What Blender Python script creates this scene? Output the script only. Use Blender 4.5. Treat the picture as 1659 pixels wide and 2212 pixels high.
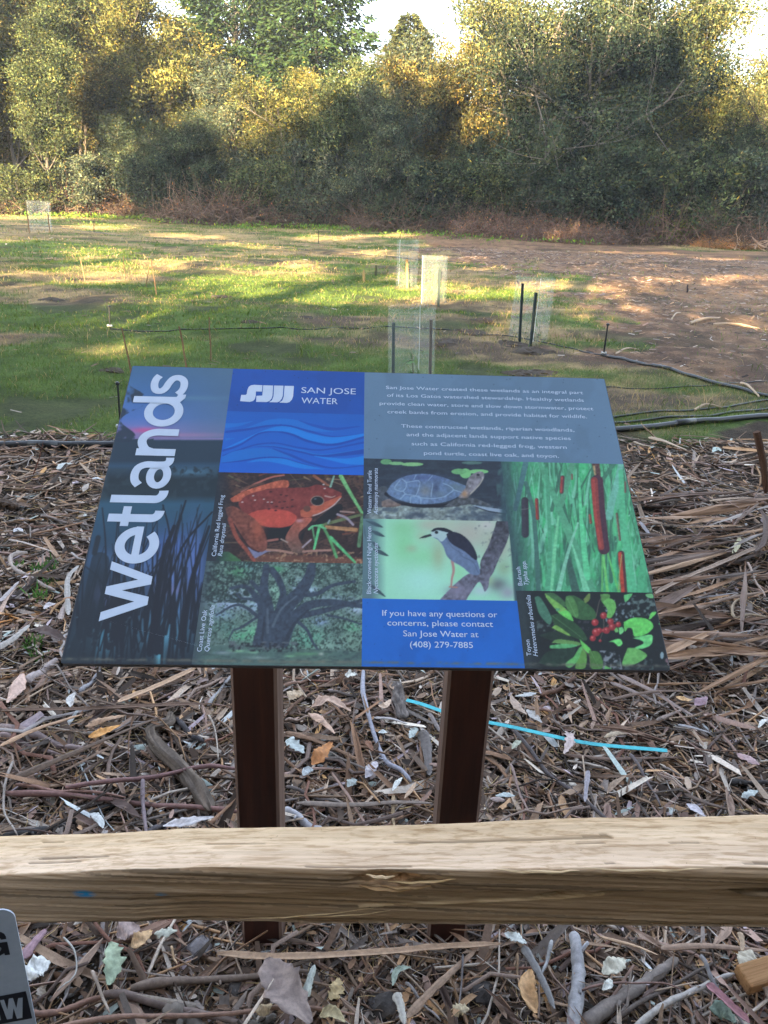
import bpy, bmesh, math, random
import numpy as np
from mathutils import Vector, Matrix, noise as mnoise
for o in list(bpy.data.objects): bpy.data.objects.remove(o)
SC = bpy.context.scene
COL = SC.collection
rnd = random.Random(7)
RNG = np.random.default_rng(11)
PI = math.pi
# ---------------------------------------------------------------- camera
# photograph measured in a 1659 x 2212 frame, focal length 1661 of those pixels
FPX, CX, CY, HC = 1661.0, 829.5, 1106.0, 1.57
_up = np.array([.036, .926, .3758]); _up /= np.linalg.norm(_up)
_fw = np.array([0, 0, -1.]); _Y = _fw - (_fw @ _up) * _up; _Y /= np.linalg.norm(_Y); _X = np.cross(_Y, _up)
RC = np.array([_X, _Y, _up])                       # world = RC @ camera axes
cam = bpy.data.cameras.new('camera'); cam_ob = bpy.data.objects.new('camera', cam); COL.objects.link(cam_ob)
cam.sensor_fit = 'VERTICAL'; cam.sensor_height = 36.0; cam.lens = 36.0 * FPX / 2212.0
cam.clip_start = .05; cam.clip_end = 3000
M = Matrix.Identity(4)
for i in range(3):
    for j in range(3): M[i][j] = RC[i][j]
M[0][3], M[1][3], M[2][3] = 0, 0, HC
cam_ob.matrix_world = M; SC.camera = cam_ob
cam.dof.use_dof = False
# ---------------------------------------------------------------- sky and sun (low, behind the viewer's left shoulder)
SUN_EL = math.radians(16); SUN_AZ = math.radians(19)     # azimuth to the left of straight behind
SUN = Vector((-math.sin(SUN_AZ) * math.cos(SUN_EL), -math.cos(SUN_AZ) * math.cos(SUN_EL), math.sin(SUN_EL)))
SKY_STRENGTH, SUN_STRENGTH, EXPOSURE = .10, 5.0, 3.6
W = bpy.data.worlds.new('World'); SC.world = W; W.use_nodes = True
nt = W.node_tree; nt.nodes.clear()
sky = nt.nodes.new('ShaderNodeTexSky'); sky.sky_type = 'NISHITA'; sky.sun_disc = False
sky.sun_elevation = SUN_EL; sky.sun_rotation = math.atan2(SUN.x, SUN.y)
sky.air_density = 1.0; sky.dust_density = 1.6; sky.ozone_density = 1.0; sky.altitude = 100
hs = nt.nodes.new('ShaderNodeHueSaturation'); hs.inputs['Saturation'].default_value = .62
bg = nt.nodes.new('ShaderNodeBackground'); bg.inputs['Strength'].default_value = SKY_STRENGTH
wo = nt.nodes.new('ShaderNodeOutputWorld')
nt.links.new(sky.outputs[0], hs.inputs['Color']); nt.links.new(hs.outputs[0], bg.inputs[0]); nt.links.new(bg.outputs[0], wo.inputs[0])
sl = bpy.data.lights.new('sun', 'SUN'); sl.energy = SUN_STRENGTH; sl.angle = math.radians(.5); sl.color = (1, .75, .42)
so = bpy.data.objects.new('sun', sl); COL.objects.link(so); so.location = SUN * 60
so.rotation_euler = SUN.to_track_quat('Z', 'Y').to_euler()
SC.view_settings.view_transform = 'Standard'; SC.view_settings.look = 'None'
SC.view_settings.exposure = EXPOSURE; SC.view_settings.gamma = 1; SC.view_settings.use_curve_mapping = False
SC.render.resolution_x, SC.render.resolution_y = 768, 1024
SC.cycles.max_bounces = 6; SC.cycles.transparent_max_bounces = 12

# ---------------------------------------------------------------- measuring helpers: a pixel of the photo to a point of the place
def ray(x, y):
    d = RC @ np.array([(x - CX) / FPX, -(y - CY) / FPX, -1.]); return d
def on_z(x, y, z=0.):
    d = ray(x, y); t = (z - HC) / d[2]; return Vector((d[0] * t, d[1] * t, z))
def on_y(x, y, Y):
    d = ray(x, y); t = Y / d[1]; return Vector((d[0] * t, Y, HC + d[2] * t))
def proj(P):
    """points (N,3) to photo pixels"""
    P = np.asarray(P, float).reshape(-1, 3) - np.array([0, 0, HC]); c = P @ RC
    w = np.where(c[:, 2] < -1e-6, -c[:, 2], 1e9)
    return np.stack([CX + FPX * c[:, 0] / w, CY - FPX * c[:, 1] / w], 1)
def depth(P):
    c = (np.array(P, float) - np.array([0, 0, HC])) @ RC; return -c[2]
# crops of the photograph that were studied: (x0, y0, scale) in its own pixels
CROP = dict(A=(0, 1700, 640 / 1659), B=(640, 1700, 640 / 1659), C=(1280, 1700, 704 / 1659), D=(1500, 1050, 484 / 1647),
            E=(0, 1100, 350 / 1290), F=(984, 480, 1000 / 1659), G=(0, 480, 1000 / 1659), L=(0, 2080, 1000 / 1659), R=(984, 2080, 1000 / 1659),
            f=(540, 1200, 420 / 1659), o=(500, 1440, 460 / 1659), t=(930, 1180, 400 / 1659), h=(930, 1330, 440 / 1659),
            b=(1300, 1190, 400 / 1659), y=(1330, 1510, 420 / 1659), u=(150, 930, 470 / 1659), w=(150, 1320, 470 / 1659),
            l=(560, 940, 400 / 1659), p=(0, 2300, 300 / 1659), x=(900, 920, 880 / 1659), g=(960, 580, 500 / 1659),
            d=(0, 0, 1.1959), T=(984, 0, 1000 / 1659), S=(0, 0, 1000 / 1659))
def px(c, x, y):
    x0, y0, s = CROP[c]; return ((x0 + x * s) / 1.1959, (y0 + y * s) / 1.1959)

# ---------------------------------------------------------------- object helpers
def tag(o, label=None, cat=None, group=None, kind=None):
    if label: o['label'] = label
    if cat: o['category'] = cat
    if group: o['group'] = group
    if kind: o['kind'] = kind
    return o
def empty(name, loc=(0, 0, 0), rz=0., **k):
    o = bpy.data.objects.new(name, None); COL.objects.link(o); o.location = loc; o.rotation_euler = (0, 0, rz)
    o.empty_display_size = .1
    return tag(o, **k)
def link(name, me, parent=None, **k):
    o = bpy.data.objects.new(name, me); COL.objects.link(o)
    if parent: o.parent = parent
    return tag(o, **k)
def mesh_np(name, V, F, mat, col=None, smooth=False):
    """V (N,3), F (M,k) ints or list of such arrays, col (N,3|4) per vertex"""
    me = bpy.data.meshes.new(name)
    V = np.asarray(V, np.float32); Fs = F if isinstance(F, list) else [F]
    Fs = [np.asarray(f, np.int32) for f in Fs if len(f)]
    me.vertices.add(len(V)); me.vertices.foreach_set('co', V.ravel())
    nl = sum(f.size for f in Fs); npoly = sum(len(f) for f in Fs)
    me.loops.add(nl); me.polygons.add(npoly)
    me.loops.foreach_set('vertex_index', np.concatenate([f.ravel() for f in Fs]))
    tot = np.concatenate([np.full(len(f), f.shape[1], np.int32) for f in Fs])
    st = np.concatenate([[0], np.cumsum(tot)[:-1]]).astype(np.int32)
    me.polygons.foreach_set('loop_start', st); me.polygons.foreach_set('loop_total', tot)
    if smooth: me.polygons.foreach_set('use_smooth', np.ones(npoly, bool))
    if mat: me.materials.append(mat)
    if col is not None:
        col = np.asarray(col, np.float32)
        if col.shape[1] == 3: col = np.hstack([col, np.ones((len(col), 1), np.float32)])
        a = me.color_attributes.new('Col', 'FLOAT_COLOR', 'POINT'); a.data.foreach_set('color', col.ravel())
    me.update(); me.validate()
    return me
class MB:
    """collects shapes, makes ONE mesh"""
    def __init__(s): s.v = []; s.f = []; s.c = []; s.col = (1, 1, 1)
    def add(s, vs, fs, col=None):
        n = len(s.v); s.v += [tuple(p) for p in vs]; s.f += [tuple(i + n for i in f) for f in fs]
        s.c += [tuple(col or s.col)] * len(vs)
    def box(s, x0, x1, y0, y1, z0, z1, col=None):
        s.add([(x, y, z) for x in (x0, x1) for y in (y0, y1) for z in (z0, z1)],
              [(0, 1, 3, 2), (4, 6, 7, 5), (0, 4, 5, 1), (2, 3, 7, 6), (0, 2, 6, 4), (1, 5, 7, 3)], col)
    def tube(s, pts, rad, n=6, cap=True, col=None, rough=0., seed=0):
        pts = [Vector(p) for p in pts]; rr = rad if hasattr(rad, '__len__') else [rad] * len(pts)
        base = []; r_ = random.Random(seed); up = Vector((.13, .21, 1)).normalized()
        for i, p in enumerate(pts):
            t = (pts[min(i + 1, len(pts) - 1)] - pts[max(i - 1, 0)]).normalized()
            a = t.cross(up); a = a if a.length > .1 else t.cross(Vector((1, 0, 0))); a.normalize(); b = t.cross(a)
            for k in range(n):
                q = 2 * PI * k / n; R = rr[i] * (1 + (r_.uniform(-rough, rough) if rough else 0))
                base.append(p + a * math.cos(q) * R + b * math.sin(q) * R)
        fs = [(i * n + k, i * n + (k + 1) % n, (i + 1) * n + (k + 1) % n, (i + 1) * n + k) for i in range(len(pts) - 1) for k in range(n)]
        if cap: fs += [tuple(range(n))[::-1], tuple((len(pts) - 1) * n + k for k in range(n))]
        s.add(base, fs, col)
    def mesh(s, name, mat, smooth=False, col=True):
        me = bpy.data.meshes.new(name); me.from_pydata(s.v, [], s.f)
        if mat: me.materials.append(mat)
        if smooth: me.polygons.foreach_set('use_smooth', [True] * len(me.polygons))
        if col:
            a = me.color_attributes.new('Col', 'FLOAT_COLOR', 'POINT')
            a.data.foreach_set('color', np.hstack([np.array(s.c, np.float32), np.ones((len(s.c), 1), np.float32)]).ravel())
        me.update(); return me
    def build(s, name, mat, parent=None, smooth=False, **k):
        return link(name, s.mesh(name, mat, smooth), parent, **k)
def curve_pts(pts, n):
    """Catmull-Rom through pts"""
    P = [Vector(p) for p in pts]; P = [P[0] * 2 - P[1]] + P + [P[-1] * 2 - P[-2]]; out = []
    m = len(P) - 3
    for i in range(n):
        u = i / (n - 1) * m; k = min(int(u), m - 1); t = u - k; a, b, c, d = P[k:k + 4]
        out.append(.5 * ((2 * b) + (c - a) * t + (2 * a - 5 * b + 4 * c - d) * t * t + (3 * b - a - 3 * c + d) * t ** 3))
    return out

# ---------------------------------------------------------------- materials
def lin(c): c = np.asarray(c, float) / 255; return np.where(c <= .04045, c / 12.92, ((c + .055) / 1.055) ** 2.4)
class NT:
    def __init__(s, name):
        s.m = bpy.data.materials.new(name); s.m.use_nodes = True; s.t = s.m.node_tree; s.t.nodes.clear()
        s.out = s.n('ShaderNodeOutputMaterial')
    def n(s, typ, **k):
        o = s.t.nodes.new(typ)
        for a, v in k.items(): setattr(o, a, v)
        return o
    def l(s, a, b): s.t.links.new(a, b)
    def noise(s, scale, detail=4, rough=.6, vec=None, stretch=None, coord='Object'):
        if vec is None: vec = s.n('ShaderNodeTexCoord').outputs[coord]
        if stretch:
            mp = s.n('ShaderNodeMapping'); mp.inputs['Scale'].default_value = stretch; s.l(vec, mp.inputs['Vector']); vec = mp.outputs[0]
        no = s.n('ShaderNodeTexNoise'); no.inputs['Scale'].default_value = scale; no.inputs['Detail'].default_value = detail; no.inputs['Roughness'].default_value = rough
        s.l(vec, no.inputs['Vector']); return no.outputs['Fac']
    def ramp(s, fac, stops, interp='LINEAR'):
        r = s.n('ShaderNodeValToRGB'); e = r.color_ramp.elements; r.color_ramp.interpolation = interp
        while len(e) < len(stops): e.new(.5)
        for i, (p, c) in enumerate(stops): e[i].position = p; e[i].color = (*c, 1) if len(c) == 3 else c
        s.l(fac, r.inputs[0]); return r.outputs[0]
    def mix(s, a, b, fac, mode='MIX'):
        m = s.n('ShaderNodeMix', data_type='RGBA', blend_type=mode)
        for src, i in ((a, 6), (b, 7), (fac, 0)):
            if hasattr(src, 'is_output') or isinstance(src, bpy.types.NodeSocket): s.l(src, m.inputs[i])
            else: m.inputs[i].default_value = (*src, 1) if i else src
        return m.outputs[2]
    def attr(s, name='Col'): a = s.n('ShaderNodeAttribute'); a.attribute_name = name; return a.outputs['Color']
    def bsdf(s, color, rough=.8, spec=.3, bump=None, bstr=.3, bdist=.01, metal=0, **k):
        b = s.n('ShaderNodeBsdfPrincipled')
        if isinstance(color, (tuple, list)): b.inputs['Base Color'].default_value = (*color, 1)
        else: s.l(color, b.inputs['Base Color'])
        if isinstance(rough, (int, float)): b.inputs['Roughness'].default_value = rough
        else: s.l(rough, b.inputs['Roughness'])
        b.inputs['Specular IOR Level'].default_value = spec; b.inputs['Metallic'].default_value = metal
        if bump is not None:
            bn = s.n('ShaderNodeBump'); bn.inputs['Strength'].default_value = bstr; bn.inputs['Distance'].default_value = bdist
            s.l(bump, bn.inputs['Height']); s.l(bn.outputs[0], b.inputs['Normal'])
        s.l(b.outputs[0], s.out.inputs[0]); s.b = b; return s.m
def mat_leaf(name, trans=.3, objcol=True):
    t = NT(name); c = t.attr()
    if objcol:
        oi = t.n('ShaderNodeObjectInfo'); c = t.mix(c, oi.outputs['Color'], 1., 'MULTIPLY')
    d = t.n('ShaderNodeBsdfDiffuse'); tr = t.n('ShaderNodeBsdfTranslucent'); mx = t.n('ShaderNodeMixShader'); mx.inputs[0].default_value = trans
    t.l(c, d.inputs[0]); t.l(c, tr.inputs[0]); t.l(d.outputs[0], mx.inputs[1]); t.l(tr.outputs[0], mx.inputs[2])
    t.l(mx.outputs[0], t.out.inputs[0]); return t.m
def mat_attr(name, rough=.85, spec=.2, grain=60., amt=.35, objcol=False, bump=.3, stretch=None):
    """colour attribute of the mesh with fine mottling"""
    t = NT(name); n = t.noise(grain, 5, .7, stretch=stretch)
    c = t.attr()
    if objcol:
        oi = t.n('ShaderNodeObjectInfo'); c = t.mix(c, oi.outputs['Color'], 1., 'MULTIPLY')
    v = t.ramp(n, [(.25, (1 - amt,) * 3), (.75, (1 + amt * .6,) * 3)])
    c = t.mix(c, v, 1., 'MULTIPLY')
    return t.bsdf(c, rough, spec, n, bump, .002)
M_LEAF = mat_leaf('leaf_matte', .22)
M_BARK = mat_attr('bark', grain=14, amt=.45, objcol=True, stretch=(1, 1, .3))
M_GRASS = mat_leaf('grass_blades', .25, False)
M_LITTER = mat_attr('dry_litter', grain=120, amt=.35)
M_WOODY = mat_attr('weathered_wood', grain=90, amt=.4, objcol=True)
M_DRYLEAF = mat_attr('dry_leaf', grain=150, amt=.3, rough=.6, spec=.3)
M_PLASTIC = NT('black_polythene').bsdf((.018, .02, .024), .38, .5)
M_STAKE = mat_attr('stake_paint', grain=40, amt=.3)
# ================================================================ the ground
def vnoise(x, y, sc, seed=0, octv=3):
    """value noise, vectorised"""
    out = np.zeros_like(x, float); amp = 1.; tot = 0
    for o in range(octv):
        X = x * sc + seed * 17.3 + o * 5.1; Y = y * sc + seed * 9.7 + o * 3.3
        xi = np.floor(X).astype(np.int64); yi = np.floor(Y).astype(np.int64); fx = X - xi; fy = Y - yi
        fx = fx * fx * (3 - 2 * fx); fy = fy * fy * (3 - 2 * fy)
        def h(a, b):
            n = (a * 374761393 + b * 668265263 + seed * 974711) & 0xffffffff; n = ((n ^ (n >> 13)) * 1274126177) & 0xffffffff
            return ((n ^ (n >> 16)) & 0xffff) / 65535.
        out += amp * ((h(xi, yi) * (1 - fx) + h(xi + 1, yi) * fx) * (1 - fy) + (h(xi, yi + 1) * (1 - fx) + h(xi + 1, yi + 1) * fx) * fy)
        tot += amp; amp *= .5; sc *= 2.03
    return out / tot
def inpoly(x, y, poly):
    r = np.zeros(x.shape, bool); n = len(poly)
    for i in range(n):
        x0, y0 = poly[i]; x1, y1 = poly[(i + 1) % n]
        if y0 == y1: continue
        c = ((y0 > y) != (y1 > y)) & (x < (x1 - x0) * (y - y0) / (y1 - y0) + x0); r ^= c
    return r
def gp(pts): return [tuple(on_z(*p)[:2]) for p in pts]
# edge of the wood chip area: nearer than this line is litter
EDGE = gp([(-400, 955), (0, 958), (240, 950), (700, 945), (1330, 940), (1480, 955), (1659, 905), (2000, 880)])
EDGE_X = np.array([p[0] for p in EDGE]); EDGE_Y = np.array([p[1] for p in EDGE])
BROWN = gp([(1150, 560), (1240, 640), (1215, 690), (1290, 745), (1400, 790), (1480, 830), (1659, 862), (2300, 980), (2300, 545), (1500, 540), (1150, 505), (900, 495), (930, 540), (1100, 600)])
def far_brown(x, y):
    wx = x + (vnoise(x, y, 1.1, 3) - .5) * 3.2; wy = y + (vnoise(x, y, .9, 4) - .5) * 5
    return inpoly(wx, wy, BROWN)
def litter_zone(x, y):
    e = np.interp(x, EDGE_X, EDGE_Y); return y < e + (vnoise(x, y, 1.5, 5) - .5) * .5
def ground_h(x, y):
    x = np.asarray(x, float); y = np.asarray(y, float)
    f = np.clip((y - 3.5) / 6, 0, 1)
    h = (vnoise(x, y, .25, 6, 3) - .5) * .22 * f + (vnoise(x, y, 3.1, 18, 2) - .5) * .07 * f + (vnoise(x, y, 1.4, 8, 2) - .5) * .05 * np.clip((y - 1) / 3, .15, 1)
    return h - .01
def green_share(x, y):
    n1 = vnoise(x, y, .42, 21, 4); n2 = vnoise(x * .45, y * 1.3, 1.2, 22, 4)
    return np.clip((n1 * .6 + n2 * .75 - .53 + .06 * np.clip((13 - y) / 4, 0, 1) - .10 * np.clip((y - 9) / 20, 0, 1)) * 5 + .45 * np.clip((7.5 - y) / 2.5, 0, 1), 0, 1)
def ground_col(x, y):
    """albedo"""
    n1 = vnoise(x, y, .45, 21, 4); n2 = vnoise(x * .55, y * 1.4, 1.1, 22, 4); n3 = vnoise(x, y, 5, 23, 2)
    far = np.clip((y - 9) / 24, 0, 1)
    soil = np.array([.095, .070, .054]); grass = np.array([.065, .100, .028]); straw = np.array([.29, .21, .11]); chip = np.array([.165, .115, .085])
    g = green_share(x, y)
    s = np.clip((.5 * n3 + .7 * n2 - .42 + .28 * far) * 3, 0, 1)
    k = lambda a: a[..., None]
    base = soil * (1 - k(s)) + straw * k(s)
    c = base * (1 - k(g)) + (grass * (.75 + .6 * k(n3))) * k(g)
    m = far_brown(x, y); s2 = np.clip((n2 * .8 + n3 * .5 - .45) * 3, 0, 1)
    cb = (np.array([.105, .066, .049]) * (1 - k(s2)) + np.array([.22, .135, .085]) * k(s2))
    c = np.where(k(m), cb, c)
    L = litter_zone(x, y); c = np.where(k(L), soil * (.35 + .4 * k(n3)), c)
    dark = np.clip((vnoise(x, y, .9, 31, 3) - .60) * 9, 0, 1) * (~L)                    # bare dark earth
    c = c * (1 - .6 * k(dark)) + np.array([.04, .034, .026]) * .6 * k(dark)
    return c * (.8 + .4 * k(n3))
# one sheet, fine near the viewer, coarse to the horizon
ys = np.concatenate([np.linspace(-200, -4, 22), np.linspace(-3, .2, 12), np.linspace(.3, 8, 110), np.geomspace(8.1, 70, 190), np.geomspace(73, 600, 10)])
xu = np.concatenate([-np.geomspace(600, 45, 9), np.linspace(-40, -9, 45), np.linspace(-8.6, 8.6, 190), np.linspace(9, 40, 45), np.geomspace(45, 600, 9)])
GX, GY = np.meshgrid(xu, ys); GZ = ground_h(GX, GY)
V = np.stack([GX, GY, GZ], -1).reshape(-1, 3); nx, ny = len(xu), len(ys)
I = np.arange(nx * ny).reshape(ny, nx)
F = np.stack([I[:-1, :-1], I[:-1, 1:], I[1:, 1:], I[1:, :-1]], -1).reshape(-1, 4)
t = NT('soil_and_grass'); n1 = t.noise(35, 8, .75); n2 = t.noise(2.5, 6, .7)
c = t.mix(t.attr(), t.ramp(n1, [(.28, (.45,) * 3), (.5, (1, 1, 1)), (.72, (1.6, 1.5, 1.3))]), 1., 'MULTIPLY')
c = t.mix(c, t.ramp(n2, [(.3, (.75, .8, .75)), (.7, (1.25, 1.2, 1.15))]), 1., 'MULTIPLY')
M_GROUND = t.bsdf(c, .95, .1, n1, .9, .03)
link('ground', mesh_np('ground', V, F, M_GROUND, ground_col(GX, GY).reshape(-1, 3), True), kind='structure')

# ---- grass blades standing on it
def blades(n, yr, hgt, wid, lean, keep, colf, seed):
    R = np.random.default_rng(seed)
    y = np.sqrt(R.uniform(yr[0] ** 2, yr[1] ** 2, n)); x = R.uniform(-.62, .62, n) * (y + 1.2)
    k = keep(x, y, R); x, y = x[k], y[k]; n = len(x)
    z = ground_h(x, y) - .004; a = R.uniform(0, 2 * PI, n); b = R.uniform(0, 2 * PI, n)
    h = hgt * R.uniform(.4, 1.25, n) * (.6 + .8 * vnoise(x, y, 1.1, 41, 2)); w = wid * R.uniform(.6, 1.4, n)
    ln = h * lean * R.uniform(.1, 1.5, n)
    P = np.stack([x, y, z], 1); s = np.stack([np.cos(a), np.sin(a), 0 * a], 1) * w[:, None] * .5
    tip = P + np.stack([np.cos(b) * ln, np.sin(b) * ln, h], 1)
    mid = P + np.stack([np.cos(b) * ln * .3, np.sin(b) * ln * .3, h * .6], 1)
    V = np.stack([P - s, mid + s * .9, tip, mid - s * .9], 1).reshape(-1, 3)
    F = np.arange(4 * n).reshape(n, 4)
    c = colf(x, y, R); C = np.repeat(c, 4, 0)
    return V, F, C
def greenness(x, y):
    return green_share(x, y)
def keep_g(x, y, R):
    m = (R.random(len(x)) < .34 + .7 * greenness(x, y)) & (vnoise(x, y, .9, 31, 3) < .70) & ~litter_zone(x, y - .1) & ~far_brown(x, y)
    return m | ((R.random(len(x)) < .05) & far_brown(x, y))
def keep_t(x, y, R): return (vnoise(x, y, 1.7, 44, 2) > .66) & ~litter_zone(x, y - .1) & (R.random(len(x)) < np.where(far_brown(x, y), .25, 1.))
def col_g(x, y, R):
    g = greenness(x, y)[:, None]; r = R.random((len(x), 1)); st = R.random((len(x), 1)) < (.62 - .55 * g)
    green = np.array([.085, .145, .032]) * (.55 + .9 * r) + np.array([.03, .01, 0]) * R.random((len(x), 1))
    straw = np.array([.42, .30, .145]) * (.5 + .8 * r)
    return np.where(st, straw, green)
for nm, args in (('grass', [(90000, (4.3, 9), .042, .0035, .8, keep_g, col_g, 1), (90000, (9, 18), .055, .008, .9, keep_g, col_g, 2), (70000, (18, 48), .08, .022, 1.0, keep_g, col_g, 3), (26000, (5, 22), .12, .008, 1.1, keep_t, col_g, 4)]),):
    Vs, Fs, Cs = [], [], []; off = 0
    for a in args:
        v, f, c = blades(*a); Vs.append(v); Fs.append(f + off); Cs.append(c); off += len(v)
    link(nm, mesh_np(nm, np.vstack(Vs), np.vstack(Fs), M_GRASS, np.vstack(Cs)), label='short green and straw coloured grass covering the field', cat='grass', kind='stuff')
# ================================================================ trees
def leaf_quads(P, D, L, Wd, col, R, jit=.6):
    """rhombic leaves at P (N,3) along D"""
    n = len(P); D = D / (np.linalg.norm(D, axis=1, keepdims=True) + 1e-9)
    S = np.cross(D, R.normal(size=(n, 3))); S /= (np.linalg.norm(S, axis=1, keepdims=True) + 1e-9)
    L = L[:, None]; Wd = Wd[:, None]
    V = np.stack([P, P + D * L * .45 + S * Wd * .5, P + D * L, P + D * L * .45 - S * Wd * .5], 1).reshape(-1, 3)
    return V, np.arange(4 * n).reshape(n, 4), np.repeat(col, 4, 0)
def leaf_cols(n, R, hue=.16, dead=.04):
    b = R.uniform(.65, 1.3, (n, 1)); c = np.ones((n, 3)) * b
    c *= 1 + np.stack([R.uniform(-hue, hue * 1.2, n), R.uniform(-hue * .4, hue * .4, n), R.uniform(-hue, hue, n)], 1)
    d = R.random(n) < dead; c[d] = c[d] * np.array([2.1, 1.5, .8]); return np.clip(c, 0, 4)
def limb(mb, p, d, L, r, lvl, R, tips, spread, upb, seg=5, n=5, wig=.25):
    """recursive branch; collects twig ends"""
    pts = [Vector(p)]; d = Vector(d).normalized(); rad = [r]
    for i in range(seg):
        d = (d + Vector(R.normal(size=3)) * wig * .5 + Vector((0, 0, upb * .12))).normalized()
        pts.append(pts[-1] + d * L / seg); rad.append(r * (1 - .75 * (i + 1) / seg))
    mb.tube(pts, rad, n if lvl > 1 else 3, cap=False)
    if lvl == 0: tips.append((pts[2], d)); tips.append((pts[-1], d)); tips.append((pts[-2], d)); return
    k = 5 if lvl > 1 else 5
    for j in range(k):
        q = .25 + .75 * (j + R.uniform(0, .8)) / k; i = min(int(q * seg), seg); a = pts[i]
        dd = (d * .55 + Vector(R.normal(size=3)) * spread + Vector((0, 0, upb * .35))).normalized()
        limb(mb, a, dd, L * R.uniform(.42, .68), max(rad[i] * .62, .006), lvl - 1, R, tips, spread, upb, 4, n, wig)
    if lvl <= 2: tips.append((pts[-1], d))
def make_tree(seed, h=10., r=.18, lean=(0, 0), forks=3, spread=.6, upb=.6, leaves=30000, L=.13, Wd=.045, clump=.45, droop=0., first=.25, levels=3, width=.5, stems=1):
    """returns (trunk mesh, crown mesh) of unit design; height about h"""
    R = np.random.default_rng(seed); mb = MB(); mb.col = (1, 1, 1); tips = []
    for s_ in range(stems):
        base = Vector((R.uniform(-.25, .25) * (stems > 1) * stems, R.uniform(-.2, .2) * (stems > 1) * stems, -.2)); d = Vector((lean[0] + (R.normal() * .22 if stems > 1 else 0), lean[1] + (R.normal() * .15 if stems > 1 else 0), 1)).normalized()
        seg = 9; pts = [base]; rad = [r * 1.25]
        for i in range(seg):
            d = (d + Vector((R.normal() * .09, R.normal() * .09, .08))).normalized(); pts.append(pts[-1] + d * h * .8 / seg); rad.append(r * (1 - .72 * (i + 1) / seg))
        mb.tube(pts, rad, 8, cap=False, rough=.08, seed=seed)
        nb = max(4, forks * 4)
        for j in range(nb):
            q = first + (1 - first) * (j + R.uniform(0, .9)) / nb; i = min(int(q * seg), seg); a = R.uniform(0, 2 * PI)
            dd = Vector((math.cos(a), math.sin(a), upb * R.uniform(.3, 1.3))) .normalized()
            limb(mb, pts[i], dd, h * width * (1.15 - .55 * q) * R.uniform(.7, 1.1), rad[i] * .55, levels - 1, R, tips, spread, upb)
    T = np.array([list(a) for a, _ in tips]); TD = np.array([list(b) for _, b in tips])
    k = R.integers(0, len(T), leaves); P = T[k] + R.normal(size=(leaves, 3)) * clump * np.array([1, 1, .8])
    D = TD[k] * .5 + R.normal(size=(leaves, 3)) * .7 + np.array([0, 0, -droop])
    lum = 1 + .6 * np.sin(k * 12.9898)                                # whole twigs differ a little in tint
    big = np.array([mnoise.noise(Vector(q) * (2.6 / clump ** .3) * .45) for q in T]); lum = lum * np.clip(1 + 2.0 * big[k], .3, 2.4)
    V, F, C = leaf_quads(P, D, L * R.uniform(.6, 1.3, leaves), Wd * R.uniform(.7, 1.3, leaves), leaf_cols(leaves, R) * lum[:, None] ** .8 * (1 + np.clip(big[k], -.3, .5)[:, None] * np.array([.3, .05, -.3])), R)
    return mb.mesh('trunk', M_BARK, True), mesh_np('crown', V, F, M_LEAF, C)
def make_conifer(seed, h=16., rbase=3.2, leaves=30000, bare=.12):
    R = np.random.default_rng(seed); mb = MB(); P = []; D = []; seg = 14
    mb.tube([(R.normal() * .03, R.normal() * .03, h * i / seg) for i in range(seg + 1)], [.28 * (1 - .93 * i / seg) for i in range(seg + 1)], 8, cap=False)
    nb = 260
    for j in range(nb):
        q = bare + (1 - bare) * j / nb; z = q * h; a = j * 2.399 + R.normal() * .3; L = rbase * (1 - q) ** .75 * R.uniform(.65, 1.15) + .2
        pts = [Vector((math.cos(a) * L * s, math.sin(a) * L * s, z + L * (.75 * s - .35 * s * s))) for s in (0, .25, .5, .75, 1)]
        mb.tube(pts, [.05 * (1 - q) + .01, .04 * (1 - q) + .01, .02, .012, .006], 4, cap=False)
        n = int(leaves / nb * (.3 + 1.4 * (1 - q)))
        s = R.uniform(.12, 1.02, n) ** .7; i4 = np.clip((s * 4).astype(int), 0, 3); fr = s * 4 - i4; A = np.array([list(p) for p in pts])
        C0 = A[i4] * (1 - fr[:, None]) + A[i4 + 1] * fr[:, None]
        side = np.array([-math.sin(a), math.cos(a), 0]); w = R.normal(size=n) * .33 * L * (1.1 - s * .7)
        P.append(C0 + side * w[:, None] * .8 + np.stack([0 * w, 0 * w, -np.abs(w) * .35 + R.normal(size=n) * .1], 1))
        D.append(np.array([math.cos(a), math.sin(a), -.5]) + side * np.sign(w)[:, None] * .8 + R.normal(size=(n, 3)) * .35)
    P = np.vstack(P); D = np.vstack(D); n = len(P)
    V, F, C = leaf_quads(P, D, .28 * R.uniform(.6, 1.3, n), .095 * R.uniform(.7, 1.3, n), leaf_cols(n, R, .15, .02), R)
    return mb.mesh('trunk', M_BARK, True), mesh_np('crown', V, F, M_LEAF, C)
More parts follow.
